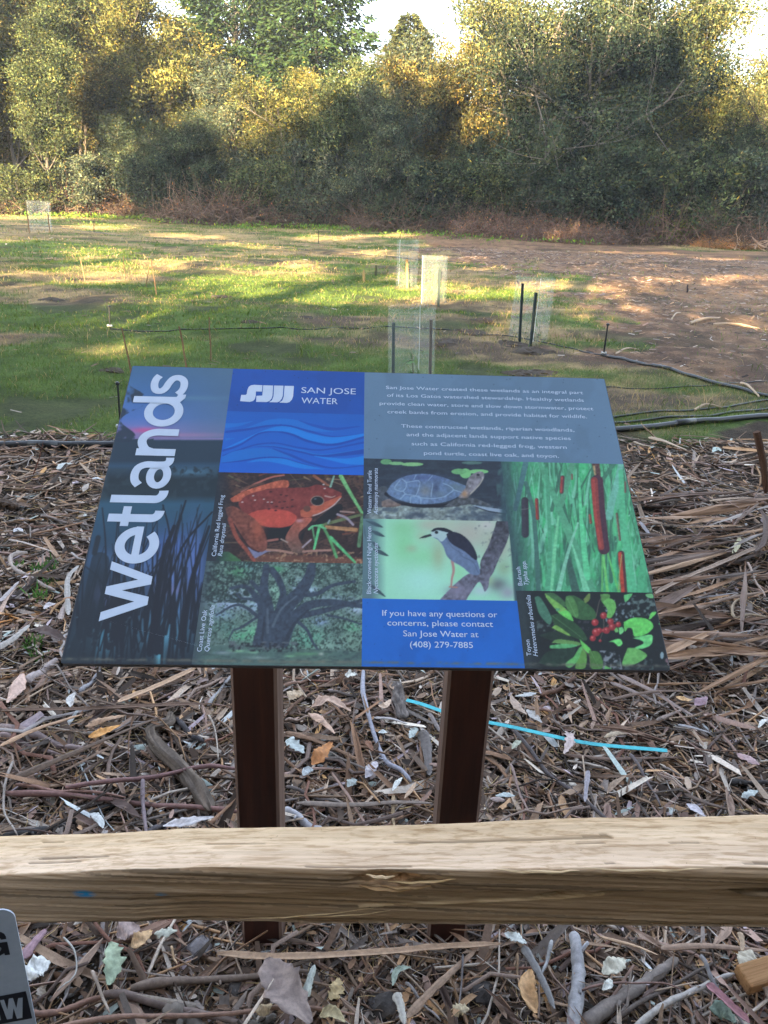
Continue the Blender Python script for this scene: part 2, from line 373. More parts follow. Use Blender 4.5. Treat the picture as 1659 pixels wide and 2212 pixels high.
def make_thicket(seed, w=3.5, h=2.4, twigs=700, rad=.012, leaves=3500, arch=.6):
    """tangle of bare stems with a few dry leaves"""
    R = np.random.default_rng(seed); P0 = np.stack([R.uniform(-w, w, twigs), R.normal(size=twigs) * .7, R.uniform(-.1, .3, twigs)], 1)
    d = np.stack([R.normal(size=twigs) * .6, R.normal(size=twigs) * .5, R.uniform(.1, 1.1, twigs)], 1); d /= np.linalg.norm(d, axis=1, keepdims=True)
    L = h * R.uniform(.35, 1.15, twigs) * (1 - .45 * (np.abs(P0[:, 0]) / w) ** 2); K = 5; pts = [P0]; c = P0
    for i in range(K):
        d = d + R.normal(size=(twigs, 3)) * .28 + np.array([0, 0, -arch * .25]); d /= np.linalg.norm(d, axis=1, keepdims=True)
        c = c + d * (L / K)[:, None]; c[:, 2] = np.maximum(c[:, 2], .02); pts.append(c)
    V = []; 
    for i, p in enumerate(pts):
        r = rad * (1.6 - 1.2 * i / K) * R.uniform(.6, 1.6, twigs)[:, None] if i == 0 else rad * (1.6 - 1.25 * i / K)
        for k in range(3):
            a = 2 * PI * k / 3; V.append(p + np.array([math.cos(a), .3 * math.sin(a), math.sin(a)]) * r)
    V = np.stack(V, 1)                                                # twigs, 3*(K+1), 3
    b = np.arange(twigs)[:, None] * 3 * (K + 1); F = []
    for i in range(K):
        for k in range(3): F.append(b + np.array([[i * 3 + k, i * 3 + (k + 1) % 3, (i + 1) * 3 + (k + 1) % 3, (i + 1) * 3 + k]]))
    C = np.repeat(R.uniform(.4, 1.5, (twigs, 1)) * np.array([[1, .9, .85]]), 3 * (K + 1), 0)
    tw = mesh_np('stems', V.reshape(-1, 3), np.vstack(F), M_BARK, C)
    A = np.stack(pts, 1); k = R.integers(0, twigs, leaves); j = R.integers(1, K + 1, leaves)
    P = A[k, j] + R.normal(size=(leaves, 3)) * .08
    v, f, c = leaf_quads(P, R.normal(size=(leaves, 3)), .09 * R.uniform(.6, 1.3, leaves), .045 * R.uniform(.7, 1.3, leaves), leaf_cols(leaves, R, .3, .1), R)
    return tw, mesh_np('leaves', v, f, M_LEAF, c)
def put(name, pair, loc, s=1., rz=0., sz=None, col=(1, 1, 1), bark=(.12, .1, .085), names=('trunk', 'crown'), **k):
    root = empty(name, loc, rz, **k); root.scale = (s, s, sz or s)
    a = link(names[0], pair[0], root); a.color = (*bark, 1)
    b = link(names[1], pair[1], root); b.color = (*col, 1)
    return root
T_WILLOW = [make_tree(s, 9, .15, leaves=46000, stems=2, first=.12, droop=.25, forks=3, spread=.55, L=.18, Wd=.055, clump=.24, width=.42) for s in (1, 2)]
T_SLIM = [make_tree(s, 13, .11, leaves=62000, first=.24, forks=5, droop=.5, spread=.45, upb=1.3, L=.14, Wd=.045, clump=.26, width=.2, levels=3) for s in (3, 4)]
T_OAK = [make_tree(s, 10, .24, leaves=62000, stems=1, first=.18, forks=3, spread=.7, upb=.5, L=.125, Wd=.065, clump=.32, width=.55, lean=(.18 * (-1) ** s, 0)) for s in (5, 6)]
T_AIRY = [make_tree(s, 12, .2, leaves=24000, first=.3, forks=3, spread=.65, upb=.7, L=.15, Wd=.048, clump=.3, width=.5) for s in (8, 9)]
T_BUSH = [make_tree(s, 4.5, .07, leaves=15000, stems=5, first=.05, forks=1, spread=.7, upb=.5, L=.19, Wd=.07, clump=.22, width=.55, levels=3) for s in (10, 11)]
T_CON = [make_conifer(s, 20, 4.2, 62000) for s in (12, 13)]
T_THICK = [make_thicket(s) for s in (14, 15, 16)]
T_DEAD = make_thicket(17, 3.2, 1.6, 1500, .008, 14000, 1.1)
T_ANTLER = make_thicket(18, 1.6, 1.9, 90, .022, 60, .5)
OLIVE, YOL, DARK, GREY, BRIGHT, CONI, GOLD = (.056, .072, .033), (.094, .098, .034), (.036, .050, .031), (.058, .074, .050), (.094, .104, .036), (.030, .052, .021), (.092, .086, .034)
GB = 'trees and tall shrubs of the wood behind the field'
# name, design, px x of the foot, distance, px y of the top, width factor, colour, label, category
TREES = [
 ('slender_tree', T_SLIM[0], -25, 50, -150, 1.25, YOL, 'slender yellow green tree at the left edge of the wood', 'tree'),
 ('slender_tree', T_SLIM[1], 45, 52, -120, 1.2, YOL, 'slender tall tree with yellowing leaves, second from the left edge', 'tree'),
 ('slender_tree', T_SLIM[0], 118, 49, -90, 1.1, OLIVE, 'slender olive tree standing behind the far left mesh guard', 'tree'),
 ('slender_tree', T_SLIM[1], 185, 55, -120, 1.3, GOLD, 'slender tree with golden orange leaves in the upper left', 'tree'),
 ('slender_tree', T_SLIM[0], 250, 57, -60, 1.3, YOL, 'tall yellow green tree right of the golden leaved one', 'tree'),
 ('willow_tree', T_WILLOW[0], 310, 60, -25, 1.1, OLIVE, 'tall olive willow left of the left sky gap', 'tree'),
 ('willow_tree', T_WILLOW[1], 385, 61, 15, 1.0, YOL, 'yellowish willow whose top borders the left sky gap', 'tree'),
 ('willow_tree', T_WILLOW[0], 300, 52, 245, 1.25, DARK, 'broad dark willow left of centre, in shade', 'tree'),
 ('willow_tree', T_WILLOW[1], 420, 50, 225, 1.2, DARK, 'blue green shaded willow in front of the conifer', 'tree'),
 ('willow_tree', T_WILLOW[0], 540, 53, 120, 1.2, GREY, 'grey green willow below the bare pale conifer trunk', 'tree'),
 ('willow_tree', T_WILLOW[1], 640, 52, 130, 1.2, YOL, 'willow with orange tinged upper leaves below the dense conifer', 'tree'),
 ('willow_tree', T_WILLOW[0], 735, 50, 105, 1.05, OLIVE, 'olive willow just left of the middle sky gap', 'tree'),
 ('willow_tree', T_WILLOW[1], 800, 46, 160, .95, GREY, 'silvery round willow below the middle sky gap', 'tree'),
 ('conifer_tree', T_CON[0], 520, 68, -620, 1.0, CONI, 'conifer with a pale trunk at the upper centre left', 'tree'),
 ('conifer_tree', T_CON[1], 680, 66, -560, 1.0, CONI, 'large dense dark green conifer at the top left of centre', 'tree'),
 ('conifer_tree', T_CON[0], 868, 62, 14, 2.1, (.085, .1, .045), 'pointed conifer whose tip stands in the middle sky gap', 'tree'),
 ('willow_tree', T_WILLOW[0], 915, 52, 70, 1.0, GREY, 'grey green willow right of the middle sky gap', 'tree'),
 ('willow_tree', T_WILLOW[1], 985, 50, 60, .95, GOLD, 'willow with golden leaves behind the bare limbed tree', 'tree'),
 ('tall_tree', T_AIRY[0], 1065, 49, -200, 1.0, (.11, .12, .05), 'airy tree with dark bare limbs against the sky', 'tree'),
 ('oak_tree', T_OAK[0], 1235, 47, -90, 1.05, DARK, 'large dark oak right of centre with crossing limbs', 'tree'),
 ('oak_tree', T_OAK[1], 1130, 46, 190, .85, OLIVE, 'smaller oak in front of the large dark oak', 'tree'),
 ('willow_tree', T_WILLOW[1], 1010, 47, 270, .8, DARK, 'low dark willow left of the small oak', 'tree'),
 ('willow_tree', T_WILLOW[0], 1378, 50, -60, .85, BRIGHT, 'bright yellow green willow left of the right sky gap', 'tree'),
 ('willow_tree', T_WILLOW[1], 1465, 50, 120, .85, BRIGHT, 'light green willow whose top slopes into the right sky gap', 'tree'),
 ('oak_tree', T_OAK[1], 1330, 44, 215, .95, OLIVE, 'spreading oak behind the ivy mound', 'tree'),
 ('willow_tree', T_WILLOW[0], 1450, 44, 290, .9, GREY, 'grey green willow behind the dead pale branches', 'tree'),
 ('tall_tree', T_AIRY[1], 1665, 47, -180, 1.0, (.14, .145, .06), 'airy tall tree at the right edge with sky showing through', 'tree'),
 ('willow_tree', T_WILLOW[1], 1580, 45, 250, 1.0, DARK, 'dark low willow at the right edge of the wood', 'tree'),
 ('willow_tree', T_WILLOW[0], 1690, 45, 190, 1.1, OLIVE, 'olive willow cut by the right edge of the picture', 'tree'),
 ('willow_tree', T_WILLOW[0], -90, 52, 100, 1.2, OLIVE, 'olive willow beyond the left edge of the picture', 'tree'),
]
BARKS = [(.10, .085, .07), (.16, .14, .12), (.075, .065, .055)]
for i, (nm, des, x, Y, ytop, wf, colr, lab, cat) in enumerate(TREES):
    foot = on_y(x, 470, Y); top = on_y(x, ytop, Y)
    H0 = {id(T_SLIM[0]): 12.5, id(T_SLIM[1]): 12.5}.get(id(des), None)
    zmax = max(v.co.z for v in des[0].vertices); sz = (top.z - .2) / (zmax * 1.02)
    put(nm, des, (foot.x, Y, 0), sz * wf if des not in T_SLIM else sz * wf * .9, rnd.uniform(0, 6.28), sz, colr, BARKS[i % 3], label=lab, cat=cat, group=GB)
for x, yt, d, colr, Y, nn in ((-70, -40, T_WILLOW[0], YOL, 60, 'left edge, yellow green'), (20, -70, T_WILLOW[1], OLIVE, 62, 'left edge, olive'), (105, -60, T_WILLOW[0], YOL, 61, 'left of the golden tree'), (205, -50, T_WILLOW[1], OLIVE, 63, 'right of the golden tree'), (270, -40, T_OAK[0], YOL, 64, 'left of the left sky gap'), (350, 130, T_WILLOW[1], OLIVE, 63, 'beside the left sky gap'),
    (1180, -50, T_WILLOW[0], OLIVE, 60, 'left of the large oak crown'), (1290, -60, T_OAK[1], DARK, 58, 'right of the large oak crown'), (1340, -40, T_WILLOW[1], YOL, 59, 'left of the bright willow'), (1560, 240, T_WILLOW[0], OLIVE, 58, 'below the right sky gap'), (1720, 90, T_WILLOW[1], OLIVE, 58, 'at the right edge')):
    top = on_y(x, yt, Y); zmax = max(v.co.z for v in d[0].vertices); sz = top.z / zmax
    put('background_tree', d, (top.x, Y, 0), sz * 1.15, x * .7, sz, colr, BARKS[1], label='tall leafy tree of the back row, ' + nn, cat='tree', group='back row of tall trees')
LM = ['beyond the left edge', 'behind the far left mesh guard', 'below the slender trees at the left', 'below the broad dark willow', 'below the left sky gap', 'below the bare conifer trunk', 'below the dense conifer', 'below the middle sky gap', 'behind the dark leafy mound', 'left of the brush piles', 'behind the brush piles', 'right of the brush piles', 'left of the bright ivy mound', 'behind the pale dead branches', 'at the right edge']
# more distant trunks and crowns that close the view, seen only through gaps
for i in range(16):
    x = -100 + i * 118; d = [T_WILLOW[0], T_OAK[0], T_WILLOW[1], T_OAK[1]][i % 4]; Y = 68 + (i * 37 % 9); yt = 150 + (i * 53 % 90)
    top = on_y(x, yt, Y); zmax = max(v.co.z for v in d[0].vertices); sz = top.z / zmax
    put('woodland_tree', d, (top.x, Y, 0), sz * 1.35, i * 1.3, sz, [OLIVE, DARK, YOL][i % 3], BARKS[i % 3], label='olive green tree deep in the wood, seen through the gaps', cat='tree', group='trees deep in the wood')
# shrubs along the foot of the wood
for i in range(15):
    x = -60 + i * 122 + rnd.uniform(-20, 20); Y = [49, 47, 44, 42.5][min(3, int(max(0, x) / 420))] + rnd.uniform(-.8, 1.2); yt = rnd.uniform(300, 370)
    top = on_y(x, yt, Y); sz = top.z / 4.3
    put('willow_shrub', T_BUSH[i % 2], (top.x, Y, 0), sz * 1.15, rnd.uniform(0, 6), sz, [DARK, OLIVE, GREY, DARK][i % 4], BARKS[i % 3], names=('stem', 'crown'),
        label='bushy green shrub at the foot of the wood, ' + LM[i], cat='shrub', group='shrubs at the foot of the wood')
for i in range(15):
    x = -40 + i * 120 + rnd.uniform(-30, 30); Y = [50, 47, 44, 41.8][min(3, int(max(0, x) / 420))] - rnd.uniform(0, 1.5); P = on_y(x, 470, Y)
    put('bramble_thicket', T_THICK[i % 3], (P.x, Y, 0), rnd.uniform(.9, 1.15), rnd.uniform(-.3, .3), rnd.uniform(.95, 1.4), [(.09, .075, .045), (.055, .06, .035), (.12, .08, .05)][i % 3], [(.11, .085, .07), (.07, .055, .05), (.15, .105, .08)][(i + 1) % 3], names=('stems', 'leaves'),
        label='tangled brown bramble thicket ' + LM[i], cat='thicket', group='bramble thickets along the field edge')
def pile(name, des, xpx, ypx, s, sz, col, bark, label, cat, rz=0.):
    P = on_z(xpx, ypx); put(name, des, (P.x, P.y, 0), s, rz, sz, col, bark, names=('stems', 'leaves'), label=label, cat=cat)
pile('brush_pile', T_DEAD, 1100, 514, .9, 1.15, (.14, .095, .07), (.15, .105, .085), 'reddish brown pile of dead brush, left half beside the dark shrub', 'brush pile')
pile('brush_pile', T_DEAD, 1215, 522, .85, .9, (.12, .085, .065), (.13, .095, .08), 'lower reddish brown brush pile beside the ivy mound', 'brush pile', 3.1)
pile('fallen_branch', T_ANTLER, 1560, 526, .9, .95, (.2, .12, .06), (.36, .25, .17), 'pale bare dead branches sticking up behind the field, right side', 'branch')
pile('fallen_branch', T_ANTLER, 1650, 540, .9, .7, (.2, .12, .06), (.42, .32, .24), 'pale dead branch at the right edge of the field', 'branch', 2.2)
pile('fallen_branch', T_ANTLER, 860, 470, .9, .9, (.2, .12, .06), (.24, .14, .09), 'rusty dead branches below the middle sky gap', 'branch', 2.9)
pile('brush_pile', T_DEAD, 1560, 535, .5, .5, (.38, .20, .08), (.34, .2, .1), 'low heap of orange dead stalks under the pale branches', 'brush pile')
pile('brush_pile', T_DEAD, 25, 450, 1.0, .7, (.18, .12, .08), (.2, .14, .1), 'brown brush heap behind the far left mesh guard', 'brush pile')
BRL = [(30, 448, 'behind the far left guard'), (150, 455, 'left of the broad dark willow'), (235, 458, 'before the broad dark willow'), (480, 468, 'under the left sky gap'), (610, 474, 'under the conifers'), (700, 478, 'left of the middle sky gap'), (770, 482, 'under the middle sky gap'), (1060, 500, 'behind the left brush pile'), (1330, 515, 'between brush pile and ivy mound'), (1420, 505, 'behind the bright ivy mound'), (1600, 512, 'behind the right dead branches'), (930, 482, 'before the dark leafy mound')]
T_BARE = [make_thicket(s_, 1.3, 4.2, 60, .02, 40, .12) for s_ in (31, 32, 33)]
for i, (x, y, lab) in enumerate(BRL):
    P = on_z(x, y); put('bare_branches', T_BARE[i % 3], (P.x, P.y + .5, 0), rnd.uniform(.8, 1.1), rnd.uniform(-.5, .5), rnd.uniform(.7, 1.25), (.2, .13, .07), [(.30, .23, .17), (.20, .15, .12), (.36, .29, .22)][i % 3], names=('stems', 'leaves'), label='bare pale upright branches ' + lab, cat='branches')
def mound(name, xpx, ypx, w, d, h, n, col, label, cat, L=.1, Wd=.07, seed=0):
    R = np.random.default_rng(seed); P = on_z(xpx, ypx); u = R.normal(size=(n, 3)); u /= np.linalg.norm(u, axis=1, keepdims=True); u[:, 2] = np.abs(u[:, 2])
    lump = 1 + .35 * np.sin(u[:, 0] * 5 + 1) * np.cos(u[:, 1] * 4 + u[:, 2] * 6)
    Q = u * np.array([w, d, h]) * (lump * R.uniform(.55, 1.05, n) ** .5)[:, None]
    v, f, c = leaf_quads(Q, u + R.normal(size=(n, 3)) * .8, L * R.uniform(.5, 1.3, n), Wd * R.uniform(.6, 1.3, n), leaf_cols(n, R, .2, .05), R)
    root = empty(name, (P.x, P.y, 0), label=label, cat=cat)
    mb = MB()
    for i in range(14):
        a = R.uniform(0, 6.28); b = Vector((math.cos(a) * w * R.uniform(.2, .85), math.sin(a) * d * .7, h * R.uniform(.3, .9)))
        mb.tube([(0, 0, 0), b * .5 + Vector((0, 0, .15)), b], [.03, .02, .008], 5, cap=False)
    s = link('stems', mb.mesh('stems', M_BARK, True), root); s.color = (.1, .07, .05, 1)
    o = link('leaves', mesh_np('leaves', v, f, M_LEAF, c), root); o.color = (*col, 1)
mound('ivy_mound', 1450, 528, 2.0, 1.2, 1.55, 9000, (.13, .17, .035), 'bright green ivy mound at the right foot of the wood', 'ivy', seed=3)
mound('ivy_mound', 985, 490, 2.4, 1.2, 1.2, 9000, (.06, .085, .03), 'dark green mound of leaves left of the brush pile', 'ivy', seed=4)
mound('ivy_mound', 1330, 520, 1.6, 1.0, 1.3, 7000, (.07, .095, .03), 'dark green creeper mound between brush pile and bright ivy', 'ivy', seed=5)
# weeds along the shady foot
R = np.random.default_rng(5); n = 42000; xp = R.uniform(60, 1300, n); yp = 447 + xp * .045 + np.abs(R.normal(size=n)) * 9
P = np.array([list(on_z(a, b)) for a, b in zip(xp[::6], yp[::6])]); P = np.repeat(P, 6, 0)[:n] + R.normal(size=(n, 3)) * np.array([.3, .25, 0]); m = vnoise(P[:, 0], P[:, 1], .35, 51) > .42; P = P[m]; n = len(P)
P[:, 2] = R.uniform(0, .32, n) * vnoise(P[:, 0], P[:, 1], .8, 52)
v, f, c = leaf_quads(P, np.stack([R.normal(size=n) * .5, R.normal(size=n) * .5, R.uniform(.2, 1, n)], 1), .16 * R.uniform(.5, 1.3, n), .05 * R.uniform(.6, 1.3, n), leaf_cols(n, R, .25, .12) * np.array([.11, .20, .035]), R)
link('weeds', mesh_np('weeds', v, f, M_GRASS, c), label='low green weeds growing along the foot of the wood', cat='weeds', kind='stuff')

# ---- unseen trees behind the viewer, crowns shaped by LIT to shade path, dapple field
LIT = [  # lit patches as ellipses of the photo: x, y, rx, ry
 (225, 545, 85, 20), (300, 575, 130, 17), (400, 565, 70, 12), (530, 590, 110, 18), (640, 590, 90, 16), (560, 625, 90, 14), (700, 640, 95, 17), (660, 575, 60, 10), (480, 610, 90, 12), (235, 600, 90, 9), (300, 648, 60, 5), (170, 640, 40, 6),
 (850, 640, 110, 15), (960, 630, 120, 18), (1080, 632, 130, 12), (1190, 620, 90, 10), (1280, 622, 60, 7), (860, 600, 50, 8), (75, 708, 85, 10), (30, 690, 40, 8), (300, 748, 115, 20), (230, 728, 60, 14), (280, 700, 50, 7), (420, 738, 40, 6), (395, 768, 60, 6), (455, 655, 50, 4),
 (230, 490, 110, 8), (420, 510, 100, 7), (560, 530, 90, 7), (700, 515, 110, 6), (60, 595, 40, 4), (60, 520, 40, 8), (840, 508, 90, 4), (800, 545, 70, 5), (1000, 555, 90, 4), (1060, 580, 70, 4), (950, 528, 60, 3), (1460, 606, 130, 7), (1380, 626, 90, 6), (1580, 596, 70, 5), (1380, 545, 120, 4), (1560, 556, 90, 5), (1420, 690, 60, 4), (1560, 684, 70, 7), (1630, 700, 50, 6), (1470, 655, 50, 4), (1350, 668, 40, 4), (1250, 520, 80, 2)]
def is_lit(P):
    s = np.array(SUN); t = P[:, 2] / s[2]; G = P - s * t[:, None]; gy = G[:, 1]
    pxy = proj(np.stack([G[:, 0], G[:, 1], 0 * gy], 1)); lit = np.zeros(len(P), bool); wob = (vnoise(G[:, 0], G[:, 1], .8, 61, 2) - .5)
    for x, y, rx, ry in LIT:
        lit |= ((pxy[:, 0] - x) / rx) ** 2 + ((pxy[:, 1] - y) / (ry * 1.1)) ** 2 < 1 + wob * 1.2
    lit &= gy > 7
    Yw = 48.; tt = (P[:, 1] - Yw) / s[1]; Q = P - s * tt[:, None]           # where the ray meets the wood
    b = np.interp(Q[:, 0], [-40, -26, -22, -18, -13, -6, 0, 4, 6, 9, 15, 17.5, 21, 26], [1.0, 1.2, 1.8, 4.2, 6.2, 6.2, 7.5, 4.8, 5.0, 8, 8.5, 5.2, 5, 5])
    top = (gy > Yw) & (Q[:, 2] > b + (vnoise(Q[:, 0], Q[:, 2], .4, 62, 3) - .5) * 5.5)
    return np.where(gy > Yw, top, lit) | (np.abs(G[:, 0]) > 70)
caster = [(-34, -15), (-28, -12), (-22, -14), (-16.5, -11), (-11, -13), (-6, -12), (-1.5, -14), (3, -11.5), (8, -13), (13, -12), (18, -14), (24, -12), (30, -14)]
for i, (cx_, cy_) in enumerate(caster):
    R = np.random.default_rng(100 + i); n = 23000; hh = 31.
    zz = R.uniform(.8, hh, n); zz[:5000] = R.uniform(.3, 7, 5000); Q = np.stack([R.uniform(-3.5, 3.5, n), R.normal(size=n) * 1.2, zz], 1); Wp = Q + np.array([cx_, cy_, 0])
    k = ~is_lit(Wp); Q = Q[k]; n = len(Q)
    root = empty('eucalyptus_tree', (cx_, cy_, 0), label='tall eucalyptus behind the viewer that shades the path', cat='tree', group='eucalyptus trees behind the viewer')
    mb = MB(); mb.tube([(0, 0, -.2), (.1, .05, 5), (-.1, 0, 11), (.1, 0, 29)], [.36, .28, .2, .05], 10, cap=False)
    for j in range(10):
        a = R.uniform(0, 6.28); z = R.uniform(3, 27); mb.tube([(0, 0, z), (math.cos(a) * 1.2, math.sin(a) * .7, z + 1), (math.cos(a) * 2.4, math.sin(a) * 1.2, z + 1.6)], [.08, .05, .02], 5, cap=False)
    tr = link('trunk', mb.mesh('trunk', M_BARK, True), root); tr.color = (.28, .23, .19, 1)
    v, f, c = leaf_quads(Q, R.normal(size=(n, 3)) + np.array([0, 0, -.6]), (.40 + .26 * (Q[:, 2] > 12)) * R.uniform(.6, 1.3, n), (.25 + .15 * (Q[:, 2] > 12)) * R.uniform(.6, 1.2, n), leaf_cols(n, R), R)
    o = link('crown', mesh_np('crown', v, f, M_LEAF, c), root); o.color = (.08, .10, .06, 1)
# ================================================================ the information sign
SO = np.array([-.46758477, .95793336, HC - .64943537])                       # lower left corner of the face
SU = np.array([.99894229, .04594389, .00186145]); SV = np.array([-.03742088, .82779315, .55978405])
SV = SV - SU * (SU @ SV); SV /= np.linalg.norm(SV); SN = np.cross(SU, SV); SW, SH = .914, .6055
SM = Matrix([[SU[0], SV[0], SN[0], SO[0]], [SU[1], SV[1], SN[1], SO[1]], [SU[2], SV[2], SN[2], SO[2]], [0, 0, 0, 1]])
def uvmm(c, x, y):
    d = ray(*px(c, x, y)); P0 = SO - np.array([0, 0, HC]); t = (SN @ P0) / (SN @ d); q = d * t - P0
    return q @ SU * 1000, q @ SV * 1000
VEIL = np.array([.010, .013, .018]); GAIN = np.array([.92, 1.0, .83])
def ink(c): return np.clip((lin(c) - VEIL) * GAIN, .004, .85)
class Print:
    """one printed picture; painted in the coordinates of the crop it was studied in"""
    S = .65
    def __init__(s, crop, u0, u1, v0, v1, base):
        s.b = (u0, u1, v0, v1); nu = 2 * int(round((u1 - u0) / s.S / 2)) + 1; nv = 2 * int(round((v1 - v0) / s.S / 2)) + 1
        s.U, s.V = np.meshgrid(np.linspace(u0, u1, nu), np.linspace(v0, v1, nv))
        P = SO + (s.U[..., None] * SU + s.V[..., None] * SV) / 1000
        q = proj(P.reshape(-1, 3)).reshape(nv, nu, 2); x0, y0, sc = CROP[crop]
        s.X = (q[..., 0] * 1.1959 - x0) / sc; s.Y = (q[..., 1] * 1.1959 - y0) / sc
        s.C = np.empty((nv, nu, 3)); s.C[:] = base; s.R = np.random.default_rng(int(u0 + v0))
    def put(s, m, c, a=1., sl=None):
        c = np.asarray(c, float); m = (m * a)[..., None]
        T = s.C if sl is None else s.C[sl]
        T[:] = T * (1 - m) + c * m
    def bb(s, x0, x1, y0, y1):
        m = (s.X >= x0) & (s.X <= x1) & (s.Y >= y0) & (s.Y <= y1); r = np.where(m.any(1))[0]; c = np.where(m.any(0))[0]
        if not len(r) or not len(c): return None
        return (slice(r[0], r[-1] + 1), slice(c[0], c[-1] + 1))
    def fill(s, poly, c, a=1., tex=0., c2=None):
        xs = [p[0] for p in poly]; ys = [p[1] for p in poly]; sl = s.bb(min(xs), max(xs), min(ys), max(ys))
        if sl is None: return
        X, Y = s.X[sl], s.Y[sl]; m = inpoly(X, Y, poly).astype(float); col = np.asarray(c, float)
        if c2 is not None: t = ((Y - min(ys)) / (max(ys) - min(ys) + 1))[..., None]; col = col * (1 - t) + np.asarray(c2, float) * t
        if tex: col = col * (1 + tex * (vnoise(X, Y, .035, 3, 3)[..., None] - .5) * 2)
        s.put(m, col, a, sl)
    def smooth(s, poly, c, **k): 
        pts = curve_pts([(x, y, 0) for x, y in poly + poly[:1]], len(poly) * 5); s.fill([(p.x, p.y) for p in pts], c, **k)
    def blob(s, x, y, rx, ry, c, a=1., hard=False):
        k = 1. if hard else 2.2; sl = s.bb(x - rx * k, x + rx * k, y - ry * k, y + ry * k)
        if sl is None: return
        d = ((s.X[sl] - x) / rx) ** 2 + ((s.Y[sl] - y) / ry) ** 2; s.put((d < 1).astype(float) if hard else np.exp(-d * 1.2), c, a, sl)
    def stroke(s, pts, w0, c, w1=None, a=1., tex=0., side=None, wiggle=True):
        w1 = w0 if w1 is None else w1
        if len(pts) > 2: pts = [(p.x, p.y) for p in curve_pts([(x, y, 0) for x, y in pts], len(pts) * 3)]
        n = len(pts) - 1; xs = [p[0] for p in pts]; ys = [p[1] for p in pts]; W = max(w0, w1)
        sl = s.bb(min(xs) - W, max(xs) + W, min(ys) - W, max(ys) + W)
        if sl is None: return
        X, Y = s.X[sl], s.Y[sl]; m = np.zeros(X.shape)
        for i in range(n):
            ax, ay = pts[i]; bx, by = pts[i + 1]; dx, dy = bx - ax, by - ay; L = dx * dx + dy * dy + 1e-6
            t = np.clip(((X - ax) * dx + (Y - ay) * dy) / L, 0, 1); d = np.hypot(X - ax - t * dx, Y - ay - t * dy)
            w = (w0 + (w1 - w0) * (i + t) / n) * .5; m = np.maximum(m, np.clip((w - d) / 3 + .5, 0, 1))
        col = np.asarray(c, float)
        if tex: col = col * (1 + tex * (vnoise(X, Y, .05, 5, 3)[..., None] - .5) * 2)
        s.put(m, col, a, sl)
    def noise(s, sc, c, th, a=1., box=None, seed=1, sy=1., soft=6., mask=None):
        sl = s.bb(*box) if box else (slice(None), slice(None))
        if sl is None: return
        m = np.clip((vnoise(s.X[sl] , s.Y[sl] * sy, sc, seed, 3) - th) * soft, 0, 1)
        if mask is not None: m = m * mask[sl]
        s.put(m, c, a, sl)
    def build(s, name, parent, z=.0004, **k):
        # dust line low on the face, faint specks
        n = vnoise(s.U, s.V * 2, .12, 9, 3); d = np.exp(-((s.V - 7.5 - 2 * (n - .5)) / 2.4) ** 2) * np.clip(n * 2 - .35, 0, 1)
        C = s.C * (1 - .75 * d[..., None]) + np.array([112, 104, 98]) * .75 * d[..., None]
        C = C * (1 + .05 * (vnoise(s.U, s.V, .9, 12, 2)[..., None] - .5))
        if name.endswith('picture') and name not in ('wave_picture', 'heron_picture', 'lake_picture'):
            C = C * (1 + .16 * (vnoise(s.U, s.V, .22, 31, 3)[..., None] - .5) + .12 * (vnoise(s.U, s.V, .75, 33, 2)[..., None] - .5))
        if name.endswith('picture') and name != 'wave_picture': C = C * .84 + C.mean(-1, keepdims=True) * .16
        K = C.copy(); K[1:-1, 1:-1] = (C[1:-1, 1:-1] * 4 + 2 * (C[:-2, 1:-1] + C[2:, 1:-1] + C[1:-1, :-2] + C[1:-1, 2:]) + C[:-2, :-2] + C[2:, 2:] + C[:-2, 2:] + C[2:, :-2]) / 16
        K = K[::2, ::2]; U = s.U[::2, ::2] / 1000; V = s.V[::2, ::2] / 1000; nv, nu = U.shape; I = np.arange(nu * nv).reshape(nv, nu)
        F = np.stack([I[:-1, :-1], I[:-1, 1:], I[1:, 1:], I[1:, :-1]], -1).reshape(-1, 4)
        return link(name, mesh_np(name, np.stack([U, V, U * 0 + z], -1).reshape(-1, 3), F, M_PRINT, ink(np.clip(K, 0, 255)).reshape(-1, 3)), parent, **k)
t = NT('printed_laminate'); n = t.noise(900, 2, .5); n2 = t.noise(9, 4, .6)
rg = t.n('ShaderNodeMapRange'); rg.inputs[3].default_value = .26; rg.inputs[4].default_value = .40; t.l(n2, rg.inputs[0])
c = t.mix(t.attr(), t.ramp(n2, [(.3, (.95,) * 3), (.7, (1.04,) * 3)]), 1., 'MULTIPLY')
M_PRINT = t.bsdf(c, rg.outputs[0], .30, n, .03, .0004)
t = NT('printed_white'); M_WHITE = t.bsdf(t.ramp(t.noise(30, 4, .6), [(.3, (.42, .49, .60)), (.7, (.47, .54, .66))]), .34, .5)
sign = empty('information_sign', (0, 0, 0), label='large tilted wetlands information sign on two dark wooden posts', cat='sign')
face = link('panel', None, sign) if False else None
mb = MB(); mb.col = (.012, .012, .014)
T = .0085; r = .006
out = []
for cx_, cy_, a0 in ((SW - r, r, -90), (SW - r, SH - r, 0), (r, SH - r, 90), (r, r, 180)):
    for k in range(6): a = math.radians(a0 + 18 * k); out.append((cx_ + r * math.cos(a), cy_ + r * math.sin(a)))
nO = len(out); vs = [(x, y, 0.0) for x, y in out] + [(x, y, -T) for x, y in out] + [(x + (.0012 if x < .4 else -.0012), y + (.0012 if y < .3 else -.0012), .0002) for x, y in out]
fs = [tuple(range(nO, 2 * nO))[::-1], tuple(range(2 * nO, 3 * nO))]
for i in range(nO): j = (i + 1) % nO; fs += [(i, nO + i, nO + j, j), (i, j, 2 * nO + j, 2 * nO + i)]
mb.add(vs, fs)
panel = mb.build('panel', M_PLASTIC, sign); panel.matrix_world = SM; panel.matrix_parent_inverse = Matrix.Identity(4)
